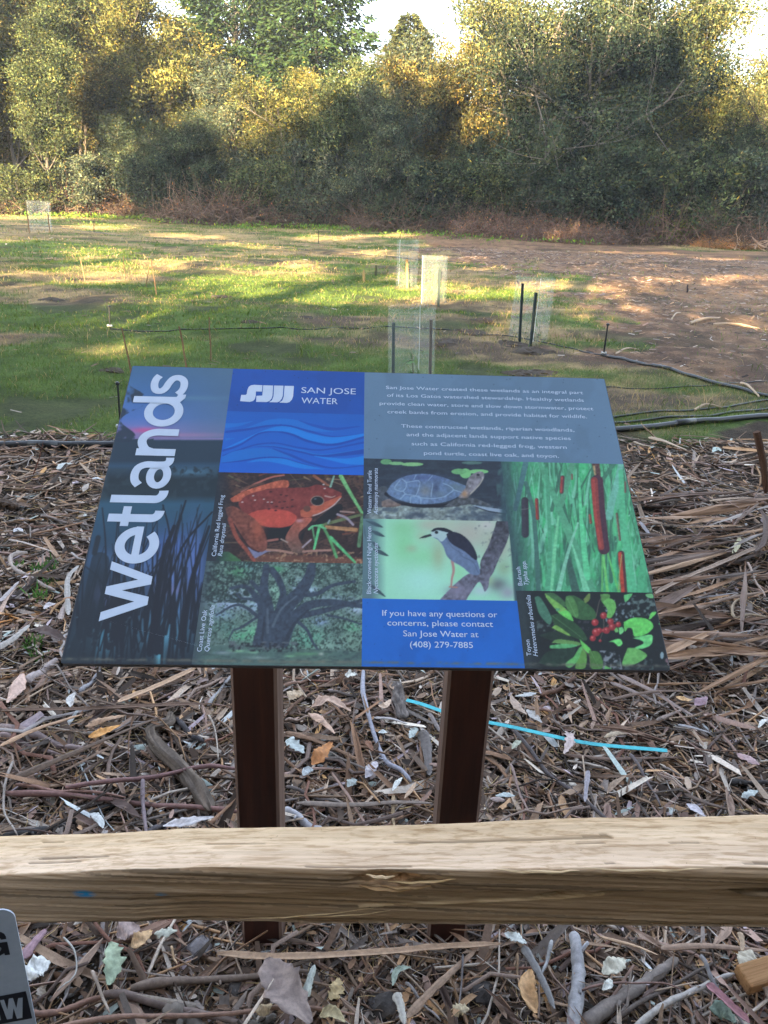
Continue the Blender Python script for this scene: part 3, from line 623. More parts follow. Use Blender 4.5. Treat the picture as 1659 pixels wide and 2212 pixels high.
# ---- pictures -------------------------------------------------------------
UL, UA, UB, UC, UR = 1.2, 191.5, 443.7, 690., 912.8
def lum(c, k): return tuple(v * k for v in c)
# lake at dusk
p = Print('m' if 'm' in CROP else 'd', UL, UA, 1.2, 604.3, (45, 62, 85)) if False else None
CROP['m'] = (100, 920, 880 / 1659)
p = Print('m', UL, UA, 1.2, 604.3, (40, 58, 82)); X, Y = p.X, p.Y
def vgrad(p, stops):
    ys = [a for a, _ in stops]
    for k in range(3): p.C[..., k] = np.interp(p.Y, ys, [c[k] for _, c in stops])
vgrad(p, [(45, (62, 100, 150)), (170, (60, 102, 170)), (300, (72, 108, 195)), (365, (120, 112, 190)), (405, (125, 108, 170)), (412, (40, 62, 90)), (500, (34, 50, 72)), (535, (44, 74, 108)), (560, (40, 62, 86)), (600, (32, 48, 62)), (680, (34, 52, 68)), (720, (44, 84, 118)), (880, (40, 72, 105)), (960, (42, 66, 98)), (1250, (38, 52, 72)), (1500, (34, 46, 62))])
p.put(np.clip((X - 560 - (Y - 45) * -.1) / 420, 0, 1) * (Y < 400), (78, 104, 140), .75)
p.blob(520, 362, 85, 16, (205, 78, 150), .9); p.blob(400, 380, 40, 10, (225, 80, 150), .9); p.blob(700, 385, 240, 12, (150, 110, 165), .8); p.blob(720, 205, 200, 12, (85, 125, 165), .6)
p.put((Y > 398 + 10 * vnoise(X, Y * 0, .04, 2, 3) + 12 * (X > 560)).astype(float) * (Y < 515), (38, 58, 82), .97)
p.put(np.clip((vnoise(X, Y, .022, 4, 3) - .42) * 6, 0, 1) * (Y > 130) * (Y < 420) * (X < 500 - .35 * np.abs(Y - 170) + 50 * np.sin(Y / 28.)), (38, 54, 78), .95)
p.blob(740, 565, 130, 20, (78, 120, 160), .7); p.noise(.05, (34, 50, 66), .5, .9, (640, 900, 540, 600), 3)
for (x, y, rx, ry, c) in ((300, 1160, 45, 60, (110, 110, 180)), (300, 1000, 60, 50, (70, 105, 165)), (480, 1000, 120, 70, (82, 112, 180)), (650, 930, 110, 90, (72, 100, 185)), (640, 1080, 120, 90, (92, 118, 195)), (760, 1020, 50, 200, (84, 108, 190)), (640, 1150, 80, 40, (125, 105, 165)), (640, 1230, 130, 90, (82, 125, 190)), (600, 1350, 130, 90, (80, 140, 180)), (300, 1380, 90, 80, (70, 130, 165)), (590, 1460, 20, 60, (88, 165, 200))): p.blob(x, y, rx, ry, c, .95)
Rr = random.Random(5)
for i in range(150):
    x = Rr.uniform(190, 800); y0 = Rr.uniform(1250, 1510); h = Rr.uniform(120, 640) * (1 if x > 350 else .6); ln = Rr.gauss(.10, .13)
    if y0 - h < 720: h = y0 - 720 - Rr.uniform(0, 120)
    p.stroke([(x, y0), (x + ln * h * .5, y0 - h * .5), (x + ln * h * 1.2, y0 - h)], Rr.uniform(7, 19), (31, 39, 55), 3, a=.95)
for pts, w in (([(716, 705), (640, 960), (560, 1400)], 15), ([(845, 760), (700, 930), (590, 1230)], 14), ([(830, 830), (740, 1100), (700, 1400)], 20), ([(605, 725), (640, 900), (640, 1300)], 12), ([(310, 740), (325, 900), (330, 1100)], 10), ([(660, 830), (600, 1010), (540, 1450)], 30), ([(210, 1010), (300, 1090), (330, 1180)], 9), ([(120, 1480), (250, 900)], 10)): p.stroke(pts, w * .6, (30, 37, 53), w, a=.97)
p.stroke([(290, 885), (272, 960)], 26, (36, 46, 62)); p.stroke([(300, 1000), (250, 1300), (210, 1450)], 90, (34, 46, 62), 130, a=.8)
p.noise(.03, (48, 66, 84), .52, .5, (100, 900, 560, 700), 8); p.noise(.05, (72, 96, 120), .72, .6, (150, 420, 1250, 1460), 12)
p.build('lake_picture', panel)
# red frog
p = Print('f', UA, UB, 178.6, 357, (58, 42, 46)); X, Y = p.X, p.Y
p.noise(.012, (92, 62, 58), .45, .8, None, 2); p.noise(.05, (40, 34, 42), .5, .8, None, 3, 2.)
for i in range(110):
    x, y = Rr.uniform(150, 1600), Rr.uniform(90, 1010)
    if 300 < x < 1300 and 180 < y < 850: continue
    a = Rr.uniform(-.7, .9); L = Rr.uniform(60, 240); p.stroke([(x, y), (x + L * math.cos(a), y + L * math.sin(a))], Rr.uniform(6, 18), Rr.choice([(120, 84, 70), (84, 62, 54), (150, 116, 92), (98, 100, 76), (60, 46, 50), (140, 66, 50)]), 4, a=.8)
p.put(np.clip((Y - 900 - .05 * (X - 800)) / 40, 0, 1) * (X > 450), (128, 72, 62), .75); p.noise(.04, (182, 130, 105), .56, .8, (500, 1560, 890, 1010), 7)
p.fill([(100, 890), (200, 890), (330, 980), (300, 1010), (60, 1010)], (62, 104, 72), tex=.2)
for pts, w0, w1, c in (([(1345, 120), (1440, 290), (1565, 500)], 42, 28, (108, 172, 112)), ([(1566, 520), (1530, 830)], 34, 40, (86, 122, 92)), ([(1200, 640), (1500, 668)], 34, 40, (178, 120, 84)), ([(1170, 612), (1560, 512)], 34, 26, (98, 108, 76)),
    ([(1275, 120), (1240, 225)], 18, 22, (122, 160, 150)), ([(1150, 615), (1230, 760), (1300, 945)], 26, 30, (84, 150, 96)), ([(1240, 745), (1490, 1000)], 34, 22, (84, 178, 120)), ([(1132, 610), (1072, 862)], 30, 22, (92, 196, 132)), ([(1055, 640), (1078, 775)], 18, 14, (86, 150, 110)), ([(1020, 662), (1080, 622), (1190, 655)], 22, 20, (100, 180, 130)), ([(1070, 118), (1220, 215)], 30, 18, (150, 82, 66))): p.stroke(pts, w0, c, w1, tex=.2)
p.smooth([(935, 720), (1200, 480), (1345, 400), (1345, 500), (1180, 600), (1010, 640), (950, 780)], (27, 31, 42)); p.smooth([(560, 650), (830, 640), (790, 760), (600, 790)], (30, 28, 34))
RED, DRED, ORG = (196, 66, 60), (128, 50, 52), (188, 84, 66)
p.stroke([(330, 275), (480, 195), (640, 130), (765, 110)], 22, (176, 90, 84), 16); p.smooth([(215, 350), (330, 285), (500, 225), (700, 168), (800, 165), (815, 215), (770, 245), (600, 250), (480, 300), (380, 355), (250, 385)], ORG, tex=.35)
p.stroke([(240, 300), (400, 230), (560, 190)], 30, (96, 62, 58), 20, a=.8)
p.smooth([(300, 390), (380, 320), (500, 275), (700, 240), (900, 238), (1020, 230), (1100, 205), (1200, 228), (1340, 285), (1350, 315), (1325, 365), (1240, 440), (1130, 505), (1000, 545), (905, 560), (840, 620), (720, 648), (560, 632), (450, 582), (385, 520), (320, 450)], DRED, tex=.22)
p.smooth([(395, 510), (500, 470), (640, 455), (780, 470), (880, 515), (890, 565), (830, 622), (700, 643), (560, 628), (440, 580)], RED, tex=.12); p.blob(640, 560, 200, 50, (216, 78, 66), .6)
p.smooth([(930, 470), (1040, 425), (1180, 385), (1345, 320), (1325, 368), (1210, 460), (1060, 532), (950, 535)], ORG, tex=.12); p.blob(900, 360, 160, 60, (146, 60, 60), .5)
p.stroke([(1340, 345), (1260, 425), (1130, 500), (1060, 522)], 12, (182, 150, 160)); p.blob(1105, 372, 70, 52, (142, 112, 108), hard=True); p.blob(1105, 372, 60, 44, (26, 30, 38), hard=True); p.blob(1085, 352, 16, 10, (96, 110, 130), .9)
p.blob(1000, 452, 38, 32, (104, 62, 58), hard=True); p.stroke([(1185, 322), (1250, 335), (1290, 320)], 16, (176, 130, 130), 6)
for x, y in ((630, 280), (735, 310), (790, 320), (720, 385), (770, 380), (850, 362), (690, 430), (750, 445), (800, 438), (850, 430), (610, 455), (680, 470), (640, 400)): p.blob(x, y, 15, 8, (62, 30, 38), .9, True)
for x, y in ((450, 320), (340, 385), (600, 385), (640, 385), (560, 355), (1180, 245), (1170, 205), (470, 365)): p.blob(x, y, 12, 6, (200, 180, 190), .9, True)
p.smooth([(900, 560), (1050, 545), (1000, 625), (925, 690), (915, 750), (955, 830), (975, 885), (900, 908), (830, 862), (780, 755), (830, 650)], (186, 84, 72), c2=(104, 78, 76), tex=.2)
p.blob(925, 575, 40, 20, (190, 130, 150), .8)
for pts, w, c in (([(960, 888), (1100, 880), (1240, 875)], 22, (166, 112, 108)), ([(955, 845), (1040, 768)], 18, (160, 136, 156)), ([(735, 762), (800, 795)], 14, (158, 130, 130)), ([(1340, 480), (1480, 490)], 18, (160, 120, 120)), ([(1310, 510), (1400, 545), (1470, 615)], 24, (150, 130, 156)), ([(1230, 570), (1215, 600)], 18, (130, 140, 150))): p.stroke(pts, w, c)
p.fill([(390, 840), (470, 960), (600, 890), (820, 885), (600, 870), (500, 890)], (120, 116, 160)); p.stroke([(590, 872), (720, 880), (850, 905)], 24, (170, 116, 108)); p.stroke([(600, 780), (700, 765)], 24, (160, 90, 86))
p.smooth([(165, 440), (250, 428), (350, 482), (470, 560), (560, 680), (592, 790), (580, 872), (510, 892), (420, 842), (330, 722), (240, 600), (185, 520)], (124, 64, 58), tex=.4); p.blob(500, 660, 70, 110, (190, 86, 66), .7); p.blob(330, 560, 50, 60, (150, 76, 66), .6)
p.stroke([(250, 600), (330, 730), (420, 850), (510, 895)], 10, (48, 30, 36)); p.stroke([(210, 560), (280, 740), (380, 870), (460, 985)], 46, (146, 66, 58), 30, tex=.3)
p.put(np.clip((240 - X) / 150, 0, 1), (34, 48, 66), .8)
p.build('frog_picture', panel)
# live oak
p = Print('o', UA, UB, 1.2, 178.6, (92, 114, 116)); X, Y = p.X, p.Y
for (x, y, rx, ry, c) in ((440, 340, 150, 60, (172, 184, 228)), (350, 440, 220, 60, (160, 172, 222)), (570, 440, 60, 90, (160, 176, 222)), (970, 260, 60, 60, (165, 180, 230)), (1100, 300, 60, 40, (165, 180, 230)), (1520, 480, 90, 50, (172, 184, 228)), (900, 490, 60, 60, (142, 160, 210)), (270, 540, 110, 45, (125, 150, 190)), (1180, 600, 80, 45, (130, 145, 200)), (540, 90, 100, 60, (96, 130, 150)), (760, 330, 60, 140, (140, 186, 172)), (550, 700, 90, 90, (110, 190, 150)), (1080, 760, 170, 110, (92, 160, 140)), (1480, 650, 80, 50, (96, 186, 140)), (420, 730, 110, 50, (88, 168, 130)), (1470, 780, 120, 110, (118, 150, 140)), (1240, 820, 120, 60, (126, 156, 150)), (300, 650, 130, 60, (84, 120, 120)), (1300, 400, 250, 60, (120, 140, 170))): p.blob(x, y, rx, ry, c, .95)
p.noise(.02, (44, 60, 66), .47, .8, (150, 1600, 40, 420), 3); p.noise(.06, (40, 56, 60), .52, .8, (150, 1600, 40, 960), 14); p.noise(.07, (124, 160, 150), .60, .8, (150, 1600, 40, 760), 4); p.noise(.05, (42, 58, 62), .55, .85, (850, 1600, 560, 960), 6); p.noise(.09, (150, 176, 176), .64, .75, (300, 1600, 40, 900), 9)
p.blob(420, 130, 110, 60, (84, 158, 110), .6); p.blob(770, 110, 70, 30, (70, 160, 110), .8); p.noise(.05, (44, 58, 66), .47, .95, (100, 560, 40, 420), 11)
TK = (58, 68, 92)
for pts, w0, w1 in (([(720, 800), (700, 600), (690, 450), (655, 290), (680, 90)], 150, 60), ([(740, 800), (800, 570), (900, 420), (1000, 320), (1080, 180), (1100, 90)], 170, 80), ([(600, 800), (640, 600), (625, 430), (560, 340), (480, 270), (340, 290)], 100, 22), ([(830, 780), (900, 610), (1000, 500), (1100, 440), (1300, 420), (1570, 455)], 130, 44),
    ([(1000, 545), (1200, 500), (1400, 450), (1570, 400)], 62, 30), ([(800, 450), (835, 330), (790, 200), (730, 120)], 56, 66), ([(1000, 350), (1150, 340), (1300, 260), (1500, 225)], 46, 26), ([(960, 590), (1060, 680), (1110, 790), (1190, 900)], 34, 20), ([(610, 560), (480, 462), (370, 450), (210, 540)], 38, 14),
    ([(590, 560), (430, 660), (370, 680), (330, 770)], 24, 10), ([(620, 430), (540, 392), (440, 380), (400, 335)], 32, 14), ([(1250, 540), (1400, 570), (1560, 625)], 24, 14), ([(540, 230), (600, 290), (640, 330)], 40, 50)): p.stroke(pts, w0, TK, w1, tex=.2)
p.stroke([(850, 800), (940, 620), (1060, 500)], 40, (44, 54, 72), 20, a=.6); p.stroke([(640, 780), (660, 560)], 20, (44, 52, 70), a=.7); p.stroke([(740, 640), (820, 480), (960, 360)], 26, (104, 118, 140), 14, a=.5); p.stroke([(690, 700), (690, 480)], 30, (96, 108, 130), 20, a=.5)
g = np.clip((Y - 835 - 20 * vnoise(X, Y, .01, 2, 2) - .05 * (X - 900)) / 20, 0, 1); p.put(g, (78, 104, 106)); p.noise(.02, (66, 84, 92), .5, .8, (20, 1600, 860, 990), 5, 3.)
for x, y, rx, ry, c in ((410, 872, 80, 18, (142, 196, 156)), (560, 885, 60, 14, (130, 182, 150)), (900, 922, 60, 12, (122, 178, 142)), (280, 890, 90, 16, (132, 142, 160)), (600, 935, 120, 18, (128, 146, 150)), (1050, 900, 160, 16, (86, 140, 110)), (1190, 900, 26, 16, (160, 165, 175))): p.blob(x, y, rx, ry, c, .8)
p.noise(.03, (92, 96, 112), .45, .9, (330, 960, 790, 860), 7, 1.6); p.noise(.05, (40, 46, 58), .5, .9, (330, 1000, 800, 880), 8)
p.put(np.clip((230 - X - .12 * Y) / 170, 0, 1), (52, 62, 84), .9)
p.build('oak_tree_picture', panel)
# pond turtle
p = Print('t', UB, UC, 266, 394.5, (44, 54, 74)); X, Y = p.X, p.Y
p.noise(.01, (54, 66, 86), .5, .6, None, 3, 3.)
for x, y, rx, ry, c in ((280, 55, 60, 30, (96, 152, 108)), (390, 72, 80, 18, (120, 176, 124)), (560, 82, 118, 20, (126, 180, 124)), (1200, 66, 110, 16, (80, 112, 112)), (1130, 180, 60, 52, (118, 188, 124)), (1060, 160, 80, 30, (104, 166, 112)), (1270, 160, 105, 24, (120, 190, 124))): p.blob(x, y, rx, ry, c, 1, True)
p.smooth([(150, 530), (400, 520), (700, 545), (900, 545), (1150, 512), (1400, 545), (1600, 610), (1600, 700), (150, 700)], (132, 140, 148), tex=.35); p.noise(.012, (78, 90, 112), .5, .9, (150, 1600, 530, 680), 5, 2.); p.blob(600, 615, 110, 35, (58, 68, 92), .9); p.blob(1000, 590, 70, 30, (70, 80, 104), .7); p.blob(1300, 640, 300, 40, (66, 78, 104), .8)
p.fill([(1200, 520), (1560, 570), (1565, 608), (1300, 565)], (140, 152, 186)); p.stroke([(1240, 540), (1400, 590), (1560, 612)], 10, (36, 44, 62))
p.smooth([(180, 330), (280, 320), (300, 420), (280, 520), (180, 540), (130, 450)], (72, 76, 92), tex=.3); p.smooth([(230, 480), (330, 450), (425, 500), (420, 530), (250, 540)], (122, 98, 100), tex=.3)
p.stroke([(280, 400), (420, 485), (600, 525), (820, 528), (1000, 500), (1090, 440)], 40, (30, 34, 48), 30); p.smooth([(900, 530), (1040, 450), (1200, 440), (1395, 512), (1370, 526), (1200, 508), (1000, 540)], (78, 80, 94), tex=.4)
p.smooth([(285, 378), (340, 290), (440, 225), (580, 190), (740, 188), (900, 225), (1050, 280), (1140, 322), (1105, 385), (1030, 440), (900, 488), (720, 508), (560, 500), (420, 460), (320, 415)], (92, 112, 160), tex=.22)
for x, y, rx, ry, c in ((680, 225, 230, 36, (72, 84, 146)), (700, 370, 70, 70, (122, 118, 124)), (810, 350, 40, 80, (56, 64, 100)), (1030, 330, 90, 50, (92, 108, 124)), (520, 450, 200, 34, (112, 142, 196)), (400, 340, 60, 60, (112, 136, 178)), (860, 400, 80, 40, (104, 120, 150))): p.blob(x, y, rx, ry, c, .7)
for pts in ([(450, 238), (500, 290), (460, 370), (370, 340), (430, 250)], [(460, 370), (480, 400), (430, 455)], [(500, 275), (640, 265), (600, 415), (545, 430), (540, 495)], [(480, 400), (600, 422), (650, 445), (650, 500)], [(780, 290), (760, 430)], [(730, 255), (775, 205)], [(890, 285), (960, 315), (1000, 355), (950, 400), (905, 430)], [(1000, 355), (1095, 385)], [(580, 240), (600, 195)], [(650, 440), (780, 450), (900, 430)]): p.stroke(pts, 9, (142, 166, 208), a=.75)
p.smooth([(1090, 440), (1055, 430), (1120, 350), (1150, 260), (1190, 200), (1280, 155), (1328, 180), (1322, 240), (1280, 310), (1200, 395), (1150, 440)], (126, 116, 134), tex=.35); p.blob(1120, 400, 36, 40, (178, 126, 96), .9); p.blob(1265, 195, 16, 12, (36, 38, 54), 1, True); p.stroke([(1180, 400), (1270, 310), (1318, 235)], 10, (180, 168, 160), a=.8)
p.put(np.clip((X - 1490) / 40, 0, 1), (48, 74, 92), .9); p.noise(.02, (66, 100, 108), .5, .8, (1500, 1600, 20, 680), 4, .3)
p.put(np.clip((170 - X) / 120, 0, 1), (50, 62, 84), .6)
p.build('turtle_picture', panel)
# night heron
p = Print('h', UB, UC, 115, 266, (150, 212, 190)); X, Y = p.X, p.Y
for x, y, rx, ry, c in ((1050, 180, 330, 230, (178, 152, 156)), (1350, 300, 160, 200, (170, 156, 150)), (700, 100, 200, 70, (176, 165, 160)), (420, 130, 130, 80, (132, 196, 152)), (430, 300, 130, 200, (130, 204, 152)), (620, 420, 160, 120, (134, 206, 158)), (600, 650, 260, 160, (166, 222, 220)), (960, 560, 80, 120, (140, 206, 164)), (760, 400, 70, 140, (156, 168, 142)), (1400, 520, 80, 80, (138, 160, 136)), (1340, 680, 110, 80, (96, 92, 112)), (1250, 640, 60, 60, (150, 170, 140)), (1180, 740, 90, 50, (176, 190, 214)), (1440, 760, 90, 70, (150, 138, 170)), (900, 780, 100, 40, (150, 216, 190)), (1240, 100, 90, 60, (196, 180, 190))): p.blob(x, y, rx, ry, c, .8)
p.blob(500, 330, 60, 40, (170, 150, 136), .45); p.blob(600, 210, 60, 50, (172, 160, 140), .4)
p.smooth([(760, 845), (900, 700), (1050, 578), (1160, 572), (1175, 450), (1250, 300), (1310, 130), (1345, 50), (1470, 50), (1440, 240), (1345, 450), (1300, 560), (1262, 620), (1250, 700), (1215, 750), (1190, 690), (1150, 660), (1060, 785), (1000, 850)], (62, 62, 78), c2=(110, 104, 134), tex=.4); p.blob(950, 740, 120, 60, (134, 122, 160), .8); p.noise(.03, (104, 106, 124), .6, .6, (1150, 1460, 50, 560), 4)
p.stroke([(897, 450), (912, 540), (895, 620), (888, 695)], 28, (176, 124, 130), 18); p.stroke([(870, 702), (945, 708)], 14, (176, 118, 116))
p.smooth([(700, 165), (770, 145), (860, 168), (960, 220), (1070, 320), (1140, 440), (1168, 575), (1085, 580), (1000, 512), (900, 452), (845, 400), (810, 310), (760, 245), (700, 212)], (98, 114, 160), tex=.12)
p.smooth([(695, 165), (760, 145), (850, 165), (860, 190), (800, 262), (750, 228), (692, 212)], (166, 184, 200)); p.smooth([(840, 188), (900, 165), (1000, 198), (1090, 290), (1140, 400), (1122, 440), (1010, 352), (905, 292), (858, 240)], (38, 42, 66), tex=.15)
p.smooth([(688, 160), (735, 130), (820, 128), (905, 165), (880, 178), (800, 160), (750, 150), (715, 165)], (34, 38, 56)); p.fill([(570, 233), (620, 205), (688, 186), (700, 206), (640, 224)], (46, 52, 64)); p.blob(745, 172, 18, 14, (34, 38, 50), 1, True)
p.stroke([(960, 350), (1000, 410), (1100, 460), (1150, 560)], 8, (66, 78, 118), a=.7); p.stroke([(840, 230), (900, 320), (1000, 380)], 8, (70, 82, 124), a=.6)
for a, b in (((60, 60), (225, 122)), ((90, 150), (243, 214)), ((110, 260), (200, 330)), ((120, 330), (280, 402)), ((60, 650), (250, 800)), ((40, 90), (60, 240))):
    p.smooth([a, ((a[0] + b[0]) / 2, (a[1] + b[1]) / 2 - 22), b, ((a[0] + b[0]) / 2 - 10, (a[1] + b[1]) / 2 + 18)], (54, 74, 86))
p.put(np.clip((260 - X) / 150, 0, 1), (76, 98, 124), .85); p.put(np.clip((X - 1440 - (Y - 60) * .07) / 20, 0, 1), (54, 74, 88), .9)
for a, b in (((60, 60), (225, 122)), ((90, 150), (243, 214)), ((120, 330), (280, 402)), ((60, 650), (250, 800))): p.stroke([a, b], 8, (50, 68, 82), 4, a=.7)
p.build('heron_picture', panel)
# bulrushes
p = Print('b', UC, UR, 133.4, 394.5, (70, 160, 118)); X, Y = p.X, p.Y
p.noise(.012, (64, 186, 122), .45, .8, None, 2, .4); p.noise(.02, (58, 112, 92), .52, .8, None, 3, .35); p.noise(.05, (120, 200, 170), .6, .7, None, 6, .3)
for i in range(190):
    x = Rr.uniform(100, 1700); y = Rr.uniform(300, 1450); L = Rr.uniform(250, 900); a = Rr.gauss(0, .16)
    p.stroke([(x, y), (x - a * L * .5 + Rr.uniform(-12, 12), y - L * .5), (x - a * L, y - L)], Rr.uniform(14, 48), Rr.choice([(72, 150, 118), (96, 184, 150), (60, 122, 96), (84, 198, 138), (122, 196, 172), (58, 104, 92), (80, 172, 126)]), 5, a=.85)
for i in range(16): p.blob(Rr.uniform(400, 1600), Rr.uniform(900, 1400), 22, 90, (40, 78, 82), .6)
for pts, w0, w1, c in (([(740, 40), (620, 470)], 60, 60, (84, 152, 124)), ([(240, 30), (180, 300), (130, 520)], 60, 50, (74, 118, 132)), ([(390, 40), (560, 420), (720, 820), (950, 1420)], 40, 110, (82, 158, 126)), ([(700, 1080), (780, 1420)], 60, 90, (60, 96, 92)), ([(1260, 50), (1130, 600)], 60, 80, (106, 176, 162)), ([(810, 190), (840, 700), (900, 1250)], 20, 70, (92, 202, 150)), ([(800, 670), (690, 1000), (590, 1400)], 20, 50, (124, 190, 168)), ([(590, 600), (500, 1420)], 20, 60, (110, 196, 152)), ([(1180, 40), (1060, 210)], 50, 40, (66, 122, 104)),
    ([(1260, 120), (1290, 700), (1390, 1420)], 50, 90, (84, 184, 140)), ([(1430, 560), (1500, 1000), (1460, 1420)], 50, 80, (74, 168, 126)), ([(1070, 1010), (1120, 1420)], 24, 30, (112, 204, 112)), ([(1120, 1000), (1240, 1420)], 18, 24, (94, 190, 104)), ([(1060, 1020), (1060, 1420)], 16, 24, (96, 180, 104)), ([(740, 900), (900, 1420)], 14, 70, (116, 200, 164)), ([(1560, 1120), (1600, 1420)], 30, 60, (66, 140, 108)), ([(240, 240), (330, 620), (380, 1420)], 40, 50, (66, 110, 108)), ([(460, 100), (500, 900), (470, 1420)], 30, 60, (78, 160, 126))): p.stroke(pts, w0, c, w1, tex=.1)
p.stroke([(990, 40), (1015, 160)], 80, (96, 62, 66), 60, tex=.4); p.stroke([(970, 60), (985, 150)], 26, (150, 120, 90), 20, tex=.5)
p.stroke([(1003, 222), (1030, 560), (1078, 945)], 134, (80, 48, 68), 124, tex=.1); p.stroke([(975, 215), (1000, 560), (1050, 930)], 72, (150, 58, 60), 60, tex=.12); p.stroke([(962, 220), (985, 560), (1035, 920)], 36, (186, 66, 62), 26, a=.8, tex=.1)
for a, b, w, c1, c2 in (((636, 182), (625, 335), 44, (164, 64, 64), (92, 56, 70)), ((358, 420), (368, 620), 38, (168, 62, 60), (100, 56, 64)), ((1262, 1000), (1295, 1420), 70, (190, 62, 50), (92, 50, 60)), ((232, 430), (236, 790), 78, (66, 50, 68), (56, 46, 62)), ((928, 585), (938, 665), 30, (176, 100, 84), (110, 60, 60)), ((1216, 570), (1250, 850), 24, (138, 108, 96), (90, 70, 70)), ((736, 150), (738, 200), 18, (150, 90, 84), (110, 70, 70)), ((1306, 230), (1306, 340), 16, (140, 80, 80), (110, 70, 70))):
    p.stroke([a, b], w, c2); p.stroke([(a[0] - w * .18, a[1]), (b[0] - w * .18, b[1])], w * .55, c1, tex=.2)
p.stroke([(1270, 1010), (1245, 1200), (1240, 1380)], 10, (170, 160, 90))
p.stroke([(190, 525), (300, 512)], 8, (120, 110, 110), 3)
p.put(np.clip((330 - X + .14 * (Y - 700)) / 260, 0, 1), (52, 76, 92), .88)
p.build('bulrush_picture', panel)
# toyon berries
p = Print('y', UC, UR, 1.2, 133.4, (31, 39, 46)); X, Y = p.X, p.Y
for box, sd, c in (((930, 1180, 160, 380), 3, (128, 142, 164)), ((1150, 1470, 120, 320), 4, (100, 118, 124)), ((900, 1060, 680, 880), 5, (134, 136, 156)), ((230, 400, 370, 480), 6, (84, 96, 104)), ((1050, 1400, 760, 880), 7, (70, 84, 92)), ((640, 760, 370, 470), 8, (60, 60, 74))): p.noise(.03, c, .5, .9, box, sd)
for poly, c in (([(300, 90), (400, 90), (520, 190), (520, 230), (420, 190), (340, 130)], (64, 104, 70)), ([(520, 125), (620, 120), (800, 250), (820, 350), (680, 360), (570, 310), (512, 200)], (56, 96, 62)), ([(525, 120), (580, 120), (640, 230), (640, 340), (570, 300), (520, 210)], (78, 128, 74)), ([(360, 315), (470, 305), (640, 415), (735, 540), (700, 575), (520, 505), (420, 435)], (44, 76, 54)), ([(240, 520), (400, 480), (560, 530), (600, 580), (380, 570)], (38, 56, 52)), ([(240, 800), (330, 690), (560, 640), (620, 660), (560, 790), (400, 840)], (38, 60, 54)),
    ([(200, 130), (260, 135), (370, 330), (350, 410), (250, 300)], (68, 116, 100)), ([(305, 90), (360, 130), (520, 250), (600, 375), (540, 340), (450, 290), (330, 150)], (116, 172, 84)), ([(440, 285), (540, 270), (596, 372), (520, 340)], (100, 200, 92)), ([(375, 440), (430, 420), (570, 525), (470, 490)], (120, 168, 80)), ([(368, 600), (440, 560), (650, 590), (640, 625), (420, 600)], (98, 142, 80)), ([(360, 622), (520, 606), (640, 622), (550, 648), (370, 652)], (90, 172, 112)),
    ([(660, 558), (770, 660), (752, 705), (690, 640)], (104, 200, 92)), ([(690, 640), (615, 850), (715, 850), (732, 720)], (96, 150, 72)), ([(600, 740), (655, 650), (690, 640), (640, 780), (560, 850), (515, 810)], (92, 172, 96)), ([(755, 675), (850, 690), (895, 780), (885, 860), (775, 850)], (74, 120, 62)), ([(870, 100), (960, 100), (960, 150), (890, 180)], (92, 150, 78)), ([(890, 180), (960, 140), (1022, 180), (1028, 260), (980, 340), (935, 330), (945, 260)], (106, 180, 92)),
    ([(1110, 385), (1200, 342), (1330, 348), (1405, 400), (1402, 455), (1330, 512), (1220, 532), (1200, 460), (1160, 440), (1120, 480)], (100, 206, 96)), ([(1205, 548), (1380, 512), (1405, 560), (1380, 622), (1290, 658), (1225, 645), (1310, 605), (1290, 572)], (110, 212, 128)), ([(1150, 648), (1250, 655), (1340, 712), (1330, 752), (1220, 815), (1095, 822)], (104, 176, 94)), ([(955, 585), (1060, 555), (1098, 600), (1060, 632), (1010, 592)], (106, 210, 112)), ([(1365, 355), (1390, 290), (1445, 284), (1385, 352)], (104, 206, 96)), ([(1468, 405), (1500, 368), (1512, 432)], (100, 204, 96)), ([(1060, 440), (1100, 440), (1110, 480), (1070, 510)], (116, 206, 130)), ([(1110, 110), (1200, 95), (1130, 180)], (96, 190, 116)), ([(1330, 100), (1400, 95), (1410, 140), (1350, 130)], (110, 180, 120)), ([(410, 240), (460, 250), (430, 275)], (80, 150, 110)), ([(1010, 460), (1040, 440), (1055, 480), (1030, 490)], (116, 196, 110)), ([(920, 830), (990, 860), (920, 862)], (96, 180, 96)), ([(700, 150), (760, 90), (765, 150), (720, 190)], (110, 130, 70))): p.smooth(poly, c, tex=.14)
for pts in ([(1120, 440), (1240, 440), (1390, 420)], [(900, 220), (960, 240), (990, 320)], [(540, 150), (620, 330)], [(1160, 740), (1330, 730)], [(380, 320), (560, 450), (700, 560)], [(770, 680), (860, 850)]): p.stroke(pts, 5, (140, 190, 130), 3, a=.5)
for pts in ([(905, 350), (905, 450), (870, 560)], [(970, 400), (900, 470)], [(830, 320), (860, 180), (890, 120)], [(700, 660), (760, 740), (765, 850)]): p.stroke(pts, 9, (104, 88, 84), 5)
for x, y, rr in ((905, 318, 34), (818, 388, 35), (975, 380, 32), (993, 435, 36), (1055, 410, 28), (935, 470, 34), (830, 488, 42), (862, 470, 28), (795, 550, 30), (905, 470, 20), (870, 575, 14)):
    p.blob(x, y, rr, rr, (150, 36, 48), 1, True); p.blob(x - rr * .12, y - rr * .15, rr * .75, rr * .7, (212, 70, 76), .8); p.blob(x - rr * .3, y - rr * .35, rr * .25, rr * .2, (240, 170, 176), .7); p.blob(x + rr * .35, y, rr * .2, rr * .25, (90, 30, 44), .7)
p.blob(1500, 725, 18, 36, (140, 160, 180), .9, True); p.blob(1560, 775, 26, 24, (134, 96, 112), .9, True); p.blob(1580, 812, 22, 18, (150, 110, 124), .9, True)
p.put(np.clip((230 - X + .12 * (Y - 400)) / 120, 0, 1), (50, 62, 74), .75)
